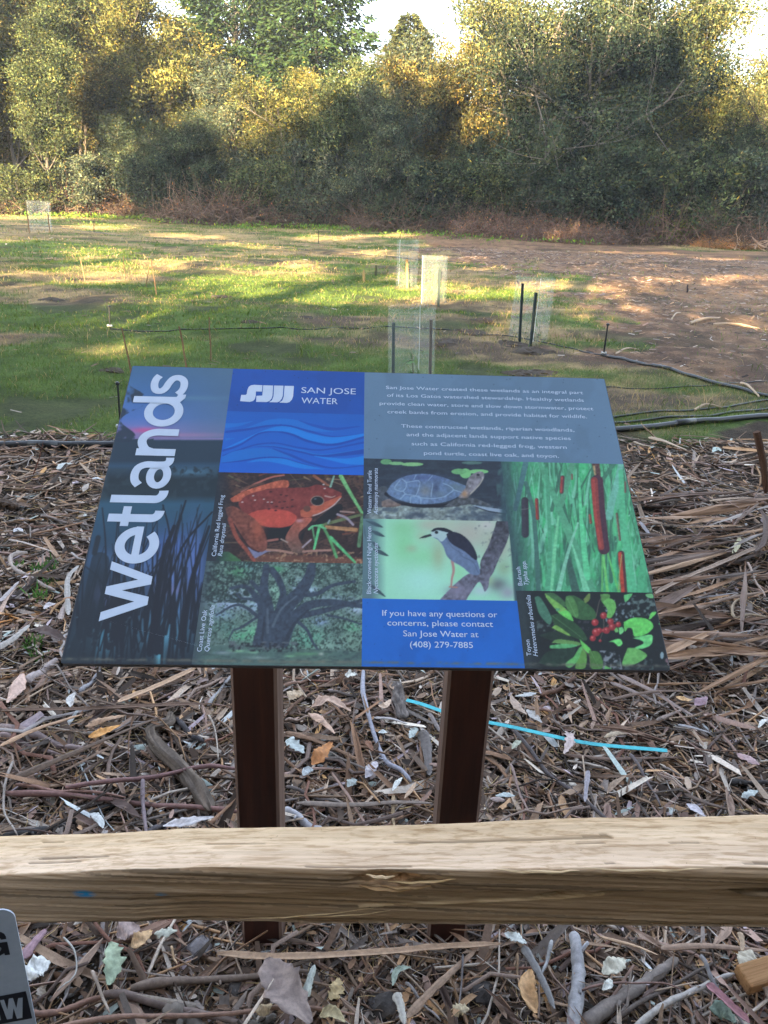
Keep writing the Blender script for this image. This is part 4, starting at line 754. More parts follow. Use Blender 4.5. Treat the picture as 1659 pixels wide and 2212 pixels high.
p.build('toyon_picture', panel)
# plain blocks and the wave band
p = Print('l', UA, UB, 357, 497, (24, 92, 184)); X, Y = p.X, p.Y
vgrad(p, [(500, (22, 88, 180)), (800, (16, 92, 192)), (1200, (14, 92, 200))]); p.put(np.clip((X - 900) / 900, 0, 1) * np.clip((900 - Y) / 300, 0, 1), (30, 88, 180), .6)
def ribbon(up, lo, c, a=1.):
    A = [(q.x, q.y) for q in curve_pts([(x, y, 0) for x, y in up], 40)]; B = [(q.x, q.y) for q in curve_pts([(x, y, 0) for x, y in lo], 40)]; p.fill(A + B[::-1], c, a)
LB, DB, MB_ = (14, 118, 214), (22, 72, 166), (20, 104, 198)
ribbon([(90, 640), (250, 635), (400, 612)], [(90, 690), (250, 665), (400, 612)], MB_); ribbon([(90, 720), (300, 690), (540, 605), (760, 590), (1000, 640), (1200, 715), (1310, 720)], [(90, 735), (300, 700), (560, 660), (760, 660), (1000, 715), (1180, 730), (1310, 722)], MB_)
ribbon([(880, 605), (1050, 650), (1250, 685), (1500, 668)], [(880, 612), (1050, 680), (1250, 715), (1560, 672)], DB, .8)
ribbon([(90, 720), (330, 690), (560, 655), (760, 655), (1000, 715), (1250, 775), (1590, 745)], [(90, 745), (330, 715), (560, 675), (760, 672), (1000, 735), (1250, 785), (1590, 750)], DB)
ribbon([(90, 800), (200, 795)], [(90, 825), (200, 797)], MB_); ribbon([(60, 920), (250, 830), (450, 735), (640, 675), (800, 680), (1000, 745), (1250, 788), (1590, 745)], [(60, 925), (250, 850), (450, 745), (640, 722), (800, 745), (1000, 825), (1250, 858), (1590, 770)], LB)
ribbon([(60, 920), (250, 860), (450, 740), (640, 722), (800, 745), (1000, 822), (1250, 855), (1590, 772)], [(60, 945), (250, 880), (450, 760), (640, 735), (800, 770), (1000, 850), (1250, 880), (1590, 795)], DB)
ribbon([(60, 980), (200, 930), (420, 860), (640, 845), (900, 895), (1150, 915), (1590, 830)], [(60, 990), (200, 950), (420, 875), (640, 858), (900, 912), (1150, 930), (1590, 850)], DB, .9)
ribbon([(420, 875), (640, 875), (900, 920), (1150, 968), (1590, 905)], [(420, 880), (640, 885), (900, 935), (1150, 990), (1590, 925)], MB_); ribbon([(420, 880), (640, 888), (900, 938), (1150, 978), (1590, 912)], [(420, 884), (640, 900), (900, 955), (1150, 1000), (1590, 965)], DB)
ribbon([(50, 1000), (200, 935), (420, 905), (600, 915), (750, 955), (860, 1010)], [(50, 1060), (250, 1040), (500, 1000), (650, 995), (760, 1005), (860, 1020)], MB_); ribbon([(600, 905), (800, 970), (1000, 1050), (1250, 1110), (1590, 1085)], [(600, 915), (780, 990), (1000, 1075), (1250, 1125), (1590, 1095)], DB, .9)
ribbon([(1040, 985), (1200, 1005), (1400, 1015), (1590, 985)], [(1040, 990), (1200, 1030), (1400, 1075), (1590, 1085)], LB); ribbon([(50, 1060), (250, 1035), (500, 998), (700, 1005), (900, 1060), (1090, 1115)], [(50, 1065), (250, 1050), (500, 1012), (700, 1022), (900, 1080), (1090, 1120)], DB)
ribbon([(320, 1055), (480, 1018), (700, 1015), (900, 1070), (1150, 1130)], [(320, 1058), (520, 1045), (700, 1075), (900, 1120), (1150, 1132)], LB)
p.build('wave_picture', panel)
def block(name, u0, u1, v0, v1, c, seed=1):
    p = Print('d', u0, u1, v0, v1, c); p.noise(.02, lum(c, .9), .5, .5, None, seed)
    Rn = random.Random(seed)
    for i in range(int((u1 - u0) * (v1 - v0) / 2200)):
        x = Rn.choice(p.X[0]); y = p.Y[Rn.randrange(p.Y.shape[0]), 0]; p.blob(x, y, .9, .7, (26, 34, 60), .8, True)
    return p.build(name, panel)
block('title_block', UA, UB, 497, 604.3, (32, 78, 168), 2); block('text_block', UB, UR, 394.5, 604.3, (98, 120, 154), 3); block('contact_block', UB, UC, 1.2, 115, (32, 98, 196), 4)
# ---- lettering -------------------------------------------------------------
def flat(name, polys, parent, z=.0007, mat=None, **k):
    m = MB()
    for i, q in enumerate(polys):
        n = len(q); zz = z + i * .00002; m.add([(x / 1000, y / 1000, zz) for x, y in q], [tuple(range(n))])
    return m.build(name, mat or M_WHITE, parent, **k)
def stroke_poly(pts, w):
    """quads along a centre line; pts (s,h)"""
    L, R_ = [], []
    for i, p_ in enumerate(pts):
        a = pts[max(i - 1, 0)]; b = pts[min(i + 1, len(pts) - 1)]; dx, dy = b[0] - a[0], b[1] - a[1]; l = math.hypot(dx, dy) or 1; ww = (w[i] if hasattr(w, '__len__') else w) / 2
        L.append((p_[0] - dy / l * ww, p_[1] + dx / l * ww)); R_.append((p_[0] + dy / l * ww, p_[1] - dx / l * ww))
    return [[L[i], R_[i], R_[i + 1], L[i + 1]] for i in range(len(pts) - 1)]
def arc(cx_, cy_, rx, ry, a0, a1, n=22): return [(cx_ + rx * math.cos(math.radians(a0 + (a1 - a0) * i / n)), cy_ + ry * math.sin(math.radians(a0 + (a1 - a0) * i / n))) for i in range(n + 1)]
def spl(pts, n=24): return [(q.x, q.y) for q in curve_pts([(x, y, 0) for x, y in pts], n)]
LET = {
 'w': [[(69, 68.5), (84.5, 68.5), (112, 0), (98, 0)], [(98, 0), (112, 0), (129, 68.5), (116, 68.5)][:], [(116, 68.5), (129, 68.5), (148, 0), (134, 0)], [(134, 0), (148, 0), (174.5, 68.5), (159.5, 68.5)]],
 'e': stroke_poly(arc(206, 34, 27.5, 27.5, 0, 318, 34), 15.5) + [[(180, 28), (241, 28), (241, 40), (180, 40)]],
 't': stroke_poly([(258, 90.5), (258, 60), (258, 20)] + arc(272, 20, 14, 12.5, 180, 275, 8), 15.5) + [[(241.7, 55), (281, 55), (281, 68.5), (241.7, 68.5)]],
 'l': stroke_poly([(296.5, 93.5), (296.5, 40), (296.5, 20)] + arc(312, 20, 15.5, 13, 180, 280, 8), 15.5),
 'a': stroke_poly(arc(346, 21, 21, 14.5, 0, 360, 26), 13.5) + stroke_poly(spl([(325, 52), (334, 59.5), (348, 62), (362, 58), (369, 46), (369, 30), (370, 14), (376, 7), (385, 6.5)], 26), 14),
 'n': [[(389.5, 0), (405, 0), (405, 68.5), (389.5, 68.5)]] + stroke_poly(spl([(397, 40), (404, 54), (420, 61.5), (434, 57), (442, 42), (442.3, 20), (442.3, 0)], 26), 15.5),
 'd': stroke_poly(arc(491, 34, 27.5, 27.5, 0, 360, 36), 15.5) + stroke_poly([(519.5, 93.5), (519.5, 50), (519.5, 22), (521, 12), (528, 7), (534, 6.8)], 15.5),
 's': stroke_poly(spl([(581, 55), (572, 60), (558, 61.5), (544, 57), (541.5, 47), (549, 39.5), (562, 35), (574, 28), (576, 17), (568, 8), (554, 6), (542, 9), (534, 15)], 40), 14)}
head = None
ww = MB()
for ch, polys in LET.items():
    flat('letter_' + ch, [[(111 - h, s_) for s_, h in q] for q in polys], panel, .0007 + .0001 * (ord(ch) % 3))
def lp(*pts): return [uvmm('l', x, y) for x, y in pts]
logo = [lp((250, 402), (262, 335), (310, 335), (322, 325), (328, 285), (342, 250), (365, 233), (400, 227), (490, 232), (483, 300), (420, 298), (417, 350), (408, 380), (390, 400), (355, 410)),
        lp((425, 345), (488, 342), (498, 232), (605, 235), (597, 345), (587, 375), (565, 400), (535, 412), (422, 410)), lp((615, 235), (715, 237), (707, 345), (697, 375), (675, 403), (650, 415), (560, 413), (592, 392), (608, 350)), lp((727, 238), (827, 240), (818, 350), (806, 385), (780, 412), (750, 421), (670, 417), (703, 395), (718, 352))]
flat('company_logo', logo, panel, .0007)
def text(name, body, A, B, parent=panel, cap=None, vertical=False, shear=0., bold=0., z=.0007, mat=None):
    """lettering from baseline start A to end B (mm)"""
    c = bpy.data.curves.new(name, 'FONT'); c.body = body; c.size = 1.; c.shear = shear; c.offset = bold; c.resolution_u = 3
    o = bpy.data.objects.new(name, c); COL.objects.link(o); dg = bpy.context.evaluated_depsgraph_get(); me = bpy.data.meshes.new_from_object(o.evaluated_get(dg)); bpy.data.objects.remove(o)
    v = np.empty(len(me.vertices) * 3, np.float32); me.vertices.foreach_get('co', v); v = v.reshape(-1, 3)
    L = math.hypot(B[0] - A[0], B[1] - A[1]); x0, x1 = v[:, 0].min(), v[:, 0].max(); sx = L / (x1 - x0); sy = cap / .70
    X = (v[:, 0] - x0) * sx; Y = v[:, 1] * sy
    if vertical: P = np.stack([A[0] - Y, A[1] + X, 0 * X + z * 1000], 1)
    else: P = np.stack([A[0] + X, (A[1] + B[1]) / 2 + Y, 0 * X + z * 1000], 1)
    me.vertices.foreach_set('co', (P / 1000).astype(np.float32).ravel()); me.materials.clear(); me.materials.append(mat or M_WHITE); me.update()
    return link(name, me, parent)
GL = [('San Jose Water created these wetlands as an integral part', 183, 165, 1142, 182), ('of its Los Gatos watershed stewardship. Healthy wetlands', 188, 203, 1146, 219), ('provide clean water, store and slow down stormwater, protect', 152, 243, 1192, 260), ('creek banks from erosion, and provide habitat for wildlife.', 190, 283, 1162, 300),
      ('These constructed wetlands, riparian woodlands,', 257, 352, 1100, 366), ('and the adjacent lands support native species', 283, 393, 1083, 407), ('such as California red-legged frog, western', 308, 438, 1063, 450), ('pond turtle, coast live oak, and toyon.', 368, 482, 1025, 495)]
for s_, x0, y0, x1, y1 in GL: text('text_line', s_, uvmm('x', x0, y0), uvmm('x', x1, y1), cap=8.1, bold=.002)
for s_, x0, y0, x1, y1 in [('If you have any questions or', 165, 1266, 726, 1272), ('concerns, please contact', 190, 1312, 705, 1320), ('San Jose Water at', 267, 1365, 634, 1370), ('(408) 279-7885', 300, 1417, 607, 1424)]: text('contact_text_line', s_, uvmm('x', x0, y0), uvmm('x', x1, y1), cap=10., bold=.002)
text('company_name', 'SAN JOSE', uvmm('l', 905, 310), uvmm('l', 1490, 332), cap=14.8); text('company_name', 'WATER', uvmm('l', 905, 422), uvmm('l', 1295, 438), cap=14.8)
for s_, cr, a, b, sh in [('California Red legged Frog', 'f', (70, 938), (163, 315), 0), ('Rana draytonii', 'f', (133, 938), (182, 600), .25), ('Coast Live Oak', 'o', (75, 880), (125, 490), 0), ('Quercus agrifolia', 'o', (143, 878), (200, 448), .25), ('Western Pond Turtle', 't', (122, 614), (132, 150), 0), ('Actinemys marmorata', 't', (190, 620), (200, 125), .25),
                         ('Black-crowned Night Heron', 'h', (108, 772), (115, 118), 0), ('Nycticorax nycticorax', 'h', (175, 772), (185, 270), .25), ('Bulrush', 'b', (205, 1340), (185, 1140), 0), ('Typha spp.', 'b', (270, 1335), (240, 1075), .25), ('Toyon', 'y', (168, 730), (152, 565), 0), ('Heteromeles arbutifolia', 'y', (235, 735), (160, 110), .25)]:
    A, B = uvmm(cr, *a), uvmm(cr, *b); text('caption', s_, A, (A[0], B[1]), cap=7.2, vertical=True, shear=sh, bold=.003)
# ---- posts
t = NT('redwood_stain'); n = t.noise(6, 6, .7, stretch=(9, 9, .6)); n2 = t.noise(40, 4, .6)
c = t.ramp(n, [(.25, (.024, .009, .007)), (.6, (.055, .018, .012)), (.85, (.10, .038, .024))]); M_POST = t.bsdf(c, .5, .35, n, .3, .002)
t = NT('lit_post_side'); n = t.noise(6, 6, .7, stretch=(9, 9, .6)); M_POSTSIDE = t.bsdf(t.ramp(n, [(.3, (.085, .05, .04)), (.7, (.19, .125, .10))]), .7, .2, n, .3, .002)  # side light put into the colour: post sides paler than the front
def post(xpx0, y0, yw, nm='post'):
    a = on_y(xpx0, y0, yw); x0, x1 = a.x, a.x + .089; b = .006
    prof = [(x0 + b, yw), (x1 - b, yw), (x1, yw + b), (x1, yw + .089 - b), (x1 - b, yw + .089), (x0 + b, yw + .089), (x0, yw + .089 - b), (x0, yw + b)]
    v = []; N = 14
    for i in range(N + 1):
        for x, y in prof:
            s_ = ((np.array([x, y, 0]) - SO) @ SN) / SN[2]; ztop = -s_ - T / SN[2] - .002
            v.append((x, y, -.12 + (ztop + .12) * i / N))
    f = [(i * 8 + k, i * 8 + (k + 1) % 8, (i + 1) * 8 + (k + 1) % 8, (i + 1) * 8 + k) for i in range(N) for k in range(8)] + [tuple(N * 8 + k for k in range(8)), tuple(range(8))[::-1]]
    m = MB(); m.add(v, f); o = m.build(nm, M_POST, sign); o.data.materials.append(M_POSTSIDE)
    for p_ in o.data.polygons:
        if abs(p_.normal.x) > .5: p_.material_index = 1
    return o
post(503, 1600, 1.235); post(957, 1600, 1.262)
# ================================================================ wooden rail in front of the sign
def AL(c, k=1.2): return tuple(np.clip(lin(c) * k * np.array([1.02, 1., .95]), .004, .85))
def pw(w, c, P): return w * CROP[c][2] / 1.1959 * depth(P) / FPX
RY = .82
FT = [(px('L', 0, 312)), px('L', 400, 290), px('L', 1000, 275), px('R', 0, 285), px('R', 700, 285), px('R', 1000, 272), px('R', 1659, 278)]
BT = [px('L', 0, 505), px('L', 500, 512), px('L', 1000, 520), px('R', 0, 532), px('R', 1000, 540), px('R', 1659, 545)]
BK = [px('L', 0, 136), px('L', 500, 118), px('L', 800, 103), px('R', 0, 92), px('R', 500, 72), px('R', 900, 57), px('R', 1659, 40)]
f_t = [on_y(*p_, RY) for p_ in FT]; f_b = [on_y(*p_, RY + .008) for p_ in BT]; f_k = [on_y(*p_, RY + .088) for p_ in BK]
xs = np.linspace(-1.42, 1.42, 760)
def prof_line(P): return np.interp(xs, [p_.x for p_ in P], [p_.z for p_ in P])
def ext(P):  # continue the end slopes a little outside the picture
    a, b = P[0], P[-1]; s_ = (b.z - a.z) / (b.x - a.x); return [Vector((-1.6, 0, a.z + s_ * (-1.6 - a.x)))] + P + [Vector((1.6, 0, b.z + s_ * (1.6 - b.x)))]
zt, zb, zk = prof_line(ext(f_t)), prof_line(ext(f_b)), prof_line(ext(f_k))
zt = zt + (vnoise(xs, xs * 0, 14, 71, 4) - .5) * .006; zb = zb + (vnoise(xs, xs * 0, 9, 72, 4) - .5) * .007; zk = zk + (vnoise(xs, xs * 0, 7, 73, 4) - .5) * .007
def lpx(crop, x, y, Y=RY): q = on_y(*px(crop, x, y), Y); return q.x, q.z
CR = [lpx('R', *q) for q in ((650, 425), (800, 402), (960, 384), (1100, 390), (1300, 392), (1659, 384))]; cx0 = CR[0][0]
CR2 = [lpx('L', *q) for q in ((400, 400), (1000, 392), (1659, 372))] + [lpx('R', *q) for q in ((220, 372), (420, 380), (760, 372))]
SLV = [lpx('R', *q) for q in ((-100, 470), (0, 462), (300, 445), (780, 428), (960, 405))]
nf, ntp, nbk = 70, 40, 10
V = []; Cc = []
base_t, base_f = np.array([.72, .545, .40]), np.array([.44, .31, .20])  # front is browner wood, also darkened for the shade on that face
for row in range(nf + ntp + nbk + 12):
    if row < nf:                                     # front, from the bottom up
        t_ = row / (nf - 1); z = zb + (zt - zb) * t_; y = RY + .008 * (1 - t_) + 0 * z
        d = (vnoise(xs * 1.3, z, 2., 81, 2) - .5) * .008
        lay = vnoise(xs * .9, z * 90, 1., 82, 3); d += (np.floor(lay * 7) / 7 - .5) * .007 + (vnoise(xs * 3, z * 420, 1., 83, 2) - .5) * .0016
        zc = np.interp(xs, [a for a, _ in CR], [b for _, b in CR]); w = np.clip((xs - cx0) / .09, 0, 1); dz = z - zc
        d += w * np.exp(-(dz / (.0028 + .003 * np.clip((xs - .3) / .15, 0, 1))) ** 4) * .045 - w * np.exp(-((dz + .008) / .006) ** 2) * .004 * np.exp(-((xs - CR[2][0]) / .03) ** 2)
        z2 = np.interp(xs, [a for a, _ in CR2], [b for _, b in CR2]); d += np.where(z < z2, .009, 0) * np.clip((xs + .35) / .1, 0, 1)
        notch = np.exp(-((xs - lpx('R', 60, 330)[0]) / .055) ** 4) * np.exp(-((z - lpx('R', 60, 325)[1]) / .013) ** 4)
        d += notch * (.008 + .022 * (vnoise(xs * 60, z * 160, 1., 84, 3) - .4))
        zs = np.interp(xs, [a for a, _ in SLV], [b for _, b in SLV]); sl_ = np.exp(-((z - zs) / .003) ** 4) * ((xs > SLV[0][0]) & (xs < SLV[-1][0]))
        d -= sl_ * .002; edge = np.exp(-((1 - t_) * (zt - zb) / .004) ** 2); edge_b = np.exp(-(t_ * (zt - zb) / .006) ** 2); y = y + d + edge * .004 + edge_b * .006
        c = base_f * (.80 + .4 * vnoise(xs * 1.6, z * 150 + 3 * vnoise(xs, z * 9, 2.5, 95, 2), 1., 85, 4))[:, None]; c = c * (1 - .45 * ((vnoise(xs * .8, z * 130 + 6 * vnoise(xs, z * 5, 1.5, 96, 2), 1., 97, 2) > .70) & (vnoise(xs * 2, z * 20, 1., 98, 2) > .45)))[:, None]
        c = c * (1 - sl_[:, None]) + np.array([.74, .56, .36]) * sl_[:, None]; c = c * (1 - .96 * (w * np.exp(-(dz / (.0028 + .003 * np.clip((xs - .3) / .15, 0, 1))) ** 4))[:, None])
        c = c + notch[:, None] * np.array([.5, .28, .14]) * (vnoise(xs * 50, z * 150, 1., 86, 2))[:, None]
        for bx, bz, rx, rz, k in ((*lpx('L', 358, 385), .017, .0105, 1.), (*lpx('L', 690, 395), .010, .008, .9), (*lpx('L', 495, 402), .012, .0015, .4)):
            m = np.clip(1.15 - ((xs - bx) / rx) ** 2 - ((z - bz) / rz) ** 2, 0, 1) * (vnoise(xs * 8, z * 420, 1., 87, 2) > .36) * k; c = c * (1 - m[:, None]) + np.array([.03, .30, .60]) * m[:, None]
    elif row < nf + ntp:
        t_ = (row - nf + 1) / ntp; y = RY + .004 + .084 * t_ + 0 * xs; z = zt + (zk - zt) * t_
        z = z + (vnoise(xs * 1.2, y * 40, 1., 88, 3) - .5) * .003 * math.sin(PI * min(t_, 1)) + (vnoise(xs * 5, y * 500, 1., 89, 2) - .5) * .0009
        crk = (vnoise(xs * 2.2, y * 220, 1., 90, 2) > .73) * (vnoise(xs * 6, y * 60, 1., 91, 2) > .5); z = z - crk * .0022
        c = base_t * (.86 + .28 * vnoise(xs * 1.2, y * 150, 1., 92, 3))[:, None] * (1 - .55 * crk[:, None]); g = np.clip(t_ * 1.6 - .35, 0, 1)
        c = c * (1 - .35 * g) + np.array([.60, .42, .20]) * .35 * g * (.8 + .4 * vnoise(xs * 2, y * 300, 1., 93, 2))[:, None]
    elif row < nf + ntp + nbk:
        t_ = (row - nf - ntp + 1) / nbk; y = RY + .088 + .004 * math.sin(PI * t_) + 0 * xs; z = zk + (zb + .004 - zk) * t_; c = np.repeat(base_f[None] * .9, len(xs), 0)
    else:
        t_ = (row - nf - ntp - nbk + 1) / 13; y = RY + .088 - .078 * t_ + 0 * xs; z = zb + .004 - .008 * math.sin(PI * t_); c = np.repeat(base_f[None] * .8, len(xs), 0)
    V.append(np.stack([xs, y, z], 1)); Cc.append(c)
V = np.stack(V); Cc = np.stack(Cc); nr, nx_ = V.shape[:2]; I = np.arange(nr * nx_).reshape(nr, nx_)
I2 = np.vstack([I, I[:1]]); F = np.stack([I2[:-1, :-1], I2[:-1, 1:], I2[1:, 1:], I2[1:, :-1]], -1).reshape(-1, 4)
t = NT('split_timber'); g1 = t.noise(30, 6, .75, stretch=(.12, 6, 6)); g2 = t.noise(9, 5, .7, stretch=(.2, 4, 4)); g3 = t.noise(160, 3, .6, stretch=(.06, 1, 2.2)); kn = t.noise(220, 2, .5)
c = t.mix(t.attr(), t.ramp(g1, [(.30, (.70, .62, .52)), (.5, (1, 1, 1)), (.72, (1.08, 1.07, 1.05))]), 1., 'MULTIPLY')
c = t.mix(c, t.ramp(g2, [(.32, (.86, .82, .77)), (.65, (1.07, 1.06, 1.04))]), 1., 'MULTIPLY'); c = t.mix(c, t.ramp(g3, [(.38, (.72, .66, .58)), (.5, (1, 1, 1))]), .8, 'MULTIPLY')
c = t.mix(c, t.ramp(kn, [(.22, (.35, .3, .25)), (.27, (1, 1, 1))]), .7, 'MULTIPLY')
M_TIMBER = t.bsdf(c, .8, .2, g1, .22, .002)
fence = empty('split_rail_fence', (0, 0, 0), label='pale split timber fence rail with cracked front crossing in front of the sign', cat='fence')
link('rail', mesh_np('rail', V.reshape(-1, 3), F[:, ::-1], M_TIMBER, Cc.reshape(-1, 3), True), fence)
def splinter(a, b, w, y, c):
    (x0, z0), (x1, z1) = lpx(*a), lpx(*b); m = MB(); m.col = c; n = 9
    P = [Vector((x0 + (x1 - x0) * i / n, y - .002 - .004 * math.sin(PI * i / n), z0 + (z1 - z0) * i / n + .001 * math.sin(i * 1.7))) for i in range(n + 1)]
    m.tube(P, [w * (.25 + math.sin(PI * (i + .3) / (n + .6))) for i in range(n + 1)], 5, rough=.25, seed=int(x0 * 99)); m.build('splinter', M_TIMBER, fence)
splinter(('L', 1025, 497), ('L', 1600, 452), .0007, RY + .006, (.6, .45, .26)); splinter(('L', 1280, 484), ('R', 40, 463), .0006, RY + .006, (.6, .45, .26))
splinter(('R', 0, 350), ('R', 215, 352), .0022, RY + .004, (.5, .32, .17)); splinter(('L', 1540, 350), ('R', 130, 368), .0026, RY + .004, (.46, .29, .15)); splinter(('L', 1570, 292), ('R', 60, 300), .002, RY, (.66, .48, .30)); splinter(('R', 30, 330), ('R', 330, 318), .0016, RY + .003, (.55, .38, .2)); splinter(('R', 480, 272), ('R', 850, 278), .0018, RY + .001, (.66, .5, .32)); splinter(('R', 860, 268), ('R', 1380, 270), .0016, RY + .001, (.66, .5, .32))
for x in (-1.36, 1.36):
    m = MB(); m.col = (.34, .24, .14); m.tube([(x, RY + .05, -.2), (x, RY + .05, .4), (x + .005, RY + .05, .84)], [.075, .072, .066], 12, rough=.05, seed=3)
    m.build('fence_post', M_TIMBER, fence)

# ================================================================ the small placard at the lower left, on the viewer's side of the rail
PC = Vector(on_y(28, 1979, .66)); th = math.radians(52); PH = Vector((math.cos(th), math.sin(th), 0))
def plc(x, y):                                        # crop p pixel to plate coordinates (m), origin at the right top corner
    d = Vector(ray(*px('p', x, y))); n = Vector((math.sin(th), -math.cos(th), 0)); O = Vector((0, 0, HC)); t_ = (PC - O).dot(n) / d.dot(n); q = O + d * t_ - PC
    return q.dot(PH), q.z
def best_th():
    global th, PH
    best = None
    for k in range(-60, 80):
        th = math.radians(k); PH = Vector((math.cos(th), math.sin(th), 0)); a = plc(0, 1505); b = plc(370, 1435); e = abs((b[1] - a[1]) / (b[0] - a[0] + 1e-9))
        if best is None or e < best[0]: best = (e, th)
    th = best[1]; PH = Vector((math.cos(th), math.sin(th), 0)); return math.degrees(th)
best_th()
plate = empty('trail_placard', PC, 0, label='grey metal placard with rounded corner and black lettering at the lower left', cat='sign')
PMx = Matrix(((PH.x, 0, math.sin(th), 0), (PH.y, 0, -math.cos(th), 0), (0, 1, 0, 0), (0, 0, 0, 1)))
tr_ = plc(190, 370); top = plc(0, 280)[1]; rt = plc(330, 970)[0]; bot = plc(550, 1908)[1] - .12; rad_ = .016
o_ = [(rt - rad_ + rad_ * math.cos(math.radians(a)), top - rad_ + rad_ * math.sin(math.radians(a))) for a in range(0, 91, 10)] + [(rt - .30 + rad_ - rad_ * math.sin(math.radians(a)), top - rad_ + rad_ * math.cos(math.radians(a))) for a in range(0, 91, 10)]
o_ += [(rt - .30 + rad_ - rad_ * math.cos(math.radians(a)), bot + rad_ - rad_ * math.sin(math.radians(a))) for a in range(0, 91, 10)] + [(rt - rad_ + rad_ * math.sin(math.radians(a)), bot + rad_ - rad_ * math.cos(math.radians(a))) for a in range(0, 91, 10)]
m = MB(); n = len(o_); m.add([(x, y, .0) for x, y in o_] + [(x, y, -.002) for x, y in o_], [tuple(range(n)), tuple(range(n, 2 * n))[::-1]] + [(i, n + i, n + (i + 1) % n, (i + 1) % n) for i in range(n)])
M_PLATE = NT('grey_aluminium'); M_PLATE = M_PLATE.bsdf(M_PLATE.ramp(M_PLATE.noise(60, 5, .7), [(.3, (.32, .36, .43)), (.7, (.38, .42, .49))]), .45, .4)
pl_ = m.build('plate', M_PLATE, plate); pl_.matrix_local = PMx
M_INK = NT('black_print').bsdf((.012, .014, .022), .4, .4)
def ppoly(name, pts, z, mat):
    m = MB(); m.add([(*plc(*q), z) for q in pts], [tuple(range(len(pts)))]); me = m.mesh(name, mat); 
    nrm = me.polygons[0].normal
    if nrm.z < 0: me.flip_normals()
    return link(name, me, pl_)
xL = -520                                            # lettering continues out of the picture to the left
ppoly('black_panel', [(xL, 1600), (0, 1505), (370, 1435), (462, 1822), (0, 1905), (xL, 2000)], .0006, M_INK)
for pts in ([(0, 1560), (58, 1548), (108, 1690), (128, 1535), (186, 1524), (236, 1668), (262, 1528), (326, 1520), (322, 1808), (245, 1822), (196, 1672), (178, 1818), (102, 1832)],): ppoly('letter_w', pts, .0012, M_PLATE)
ppoly('letter_a', [(-200, 1880), (-120, 1570), (-40, 1560), (18, 1840), (-50, 1850), (-62, 1790), (-120, 1800), (-135, 1865)], .0012, M_PLATE)
ppoly('letter_g_top', [(-60, 585), (20, 590), (60, 612), (85, 650), (92, 690), (20, 700), (-10, 668), (-60, 660)], .0006, M_INK); ppoly('letter_g_stem', [(-20, 745), (104, 728), (146, 912), (70, 922), (62, 892), (0, 930), (-60, 945), (-60, 880), (0, 868), (22, 830), (14, 806), (-20, 810)], .0006, M_INK)
m = MB(); m.box(rt - .17, rt - .13, bot - .5, top - .01, -.04, -.003); bk = m.build('bracket', M_TIMBER, plate); bk.matrix_local = PMx

# ================================================================ tree guards, stakes, hoses
t = NT('guard_mesh'); tb = t.n('ShaderNodeBsdfTransparent'); df = t.n('ShaderNodeBsdfDiffuse'); df.inputs[0].default_value = (.62, .70, .72, 1); tl = t.n('ShaderNodeBsdfTranslucent'); tl.inputs[0].default_value = (.62, .70, .70, 1)
m1 = t.n('ShaderNodeMixShader'); m2 = t.n('ShaderNodeMixShader'); t.l(df.outputs[0], m1.inputs[1]); t.l(tl.outputs[0], m1.inputs[2]); tc = t.n('ShaderNodeTexCoord'); sx = t.n('ShaderNodeSeparateXYZ'); t.l(tc.outputs['Object'], sx.inputs[0])
mu = t.n('ShaderNodeMath', operation='MULTIPLY'); mu.inputs[1].default_value = 70; t.l(sx.outputs[2], mu.inputs[0]); fr = t.n('ShaderNodeMath', operation='FRACT'); t.l(mu.outputs[0], fr.inputs[0]); gt = t.n('ShaderNodeMath', operation='GREATER_THAN'); gt.inputs[1].default_value = .6; t.l(fr.outputs[0], gt.inputs[0])
mr = t.n('ShaderNodeMapRange'); mr.inputs[3].default_value = .035; mr.inputs[4].default_value = .13; t.l(gt.outputs[0], mr.inputs[0]); t.l(mr.outputs[0], m2.inputs[0]); t.l(tb.outputs[0], m2.inputs[1]); t.l(m1.outputs[0], m2.inputs[2]); t.l(m2.outputs[0], t.out.inputs[0]); M_MESHTUBE = t.m
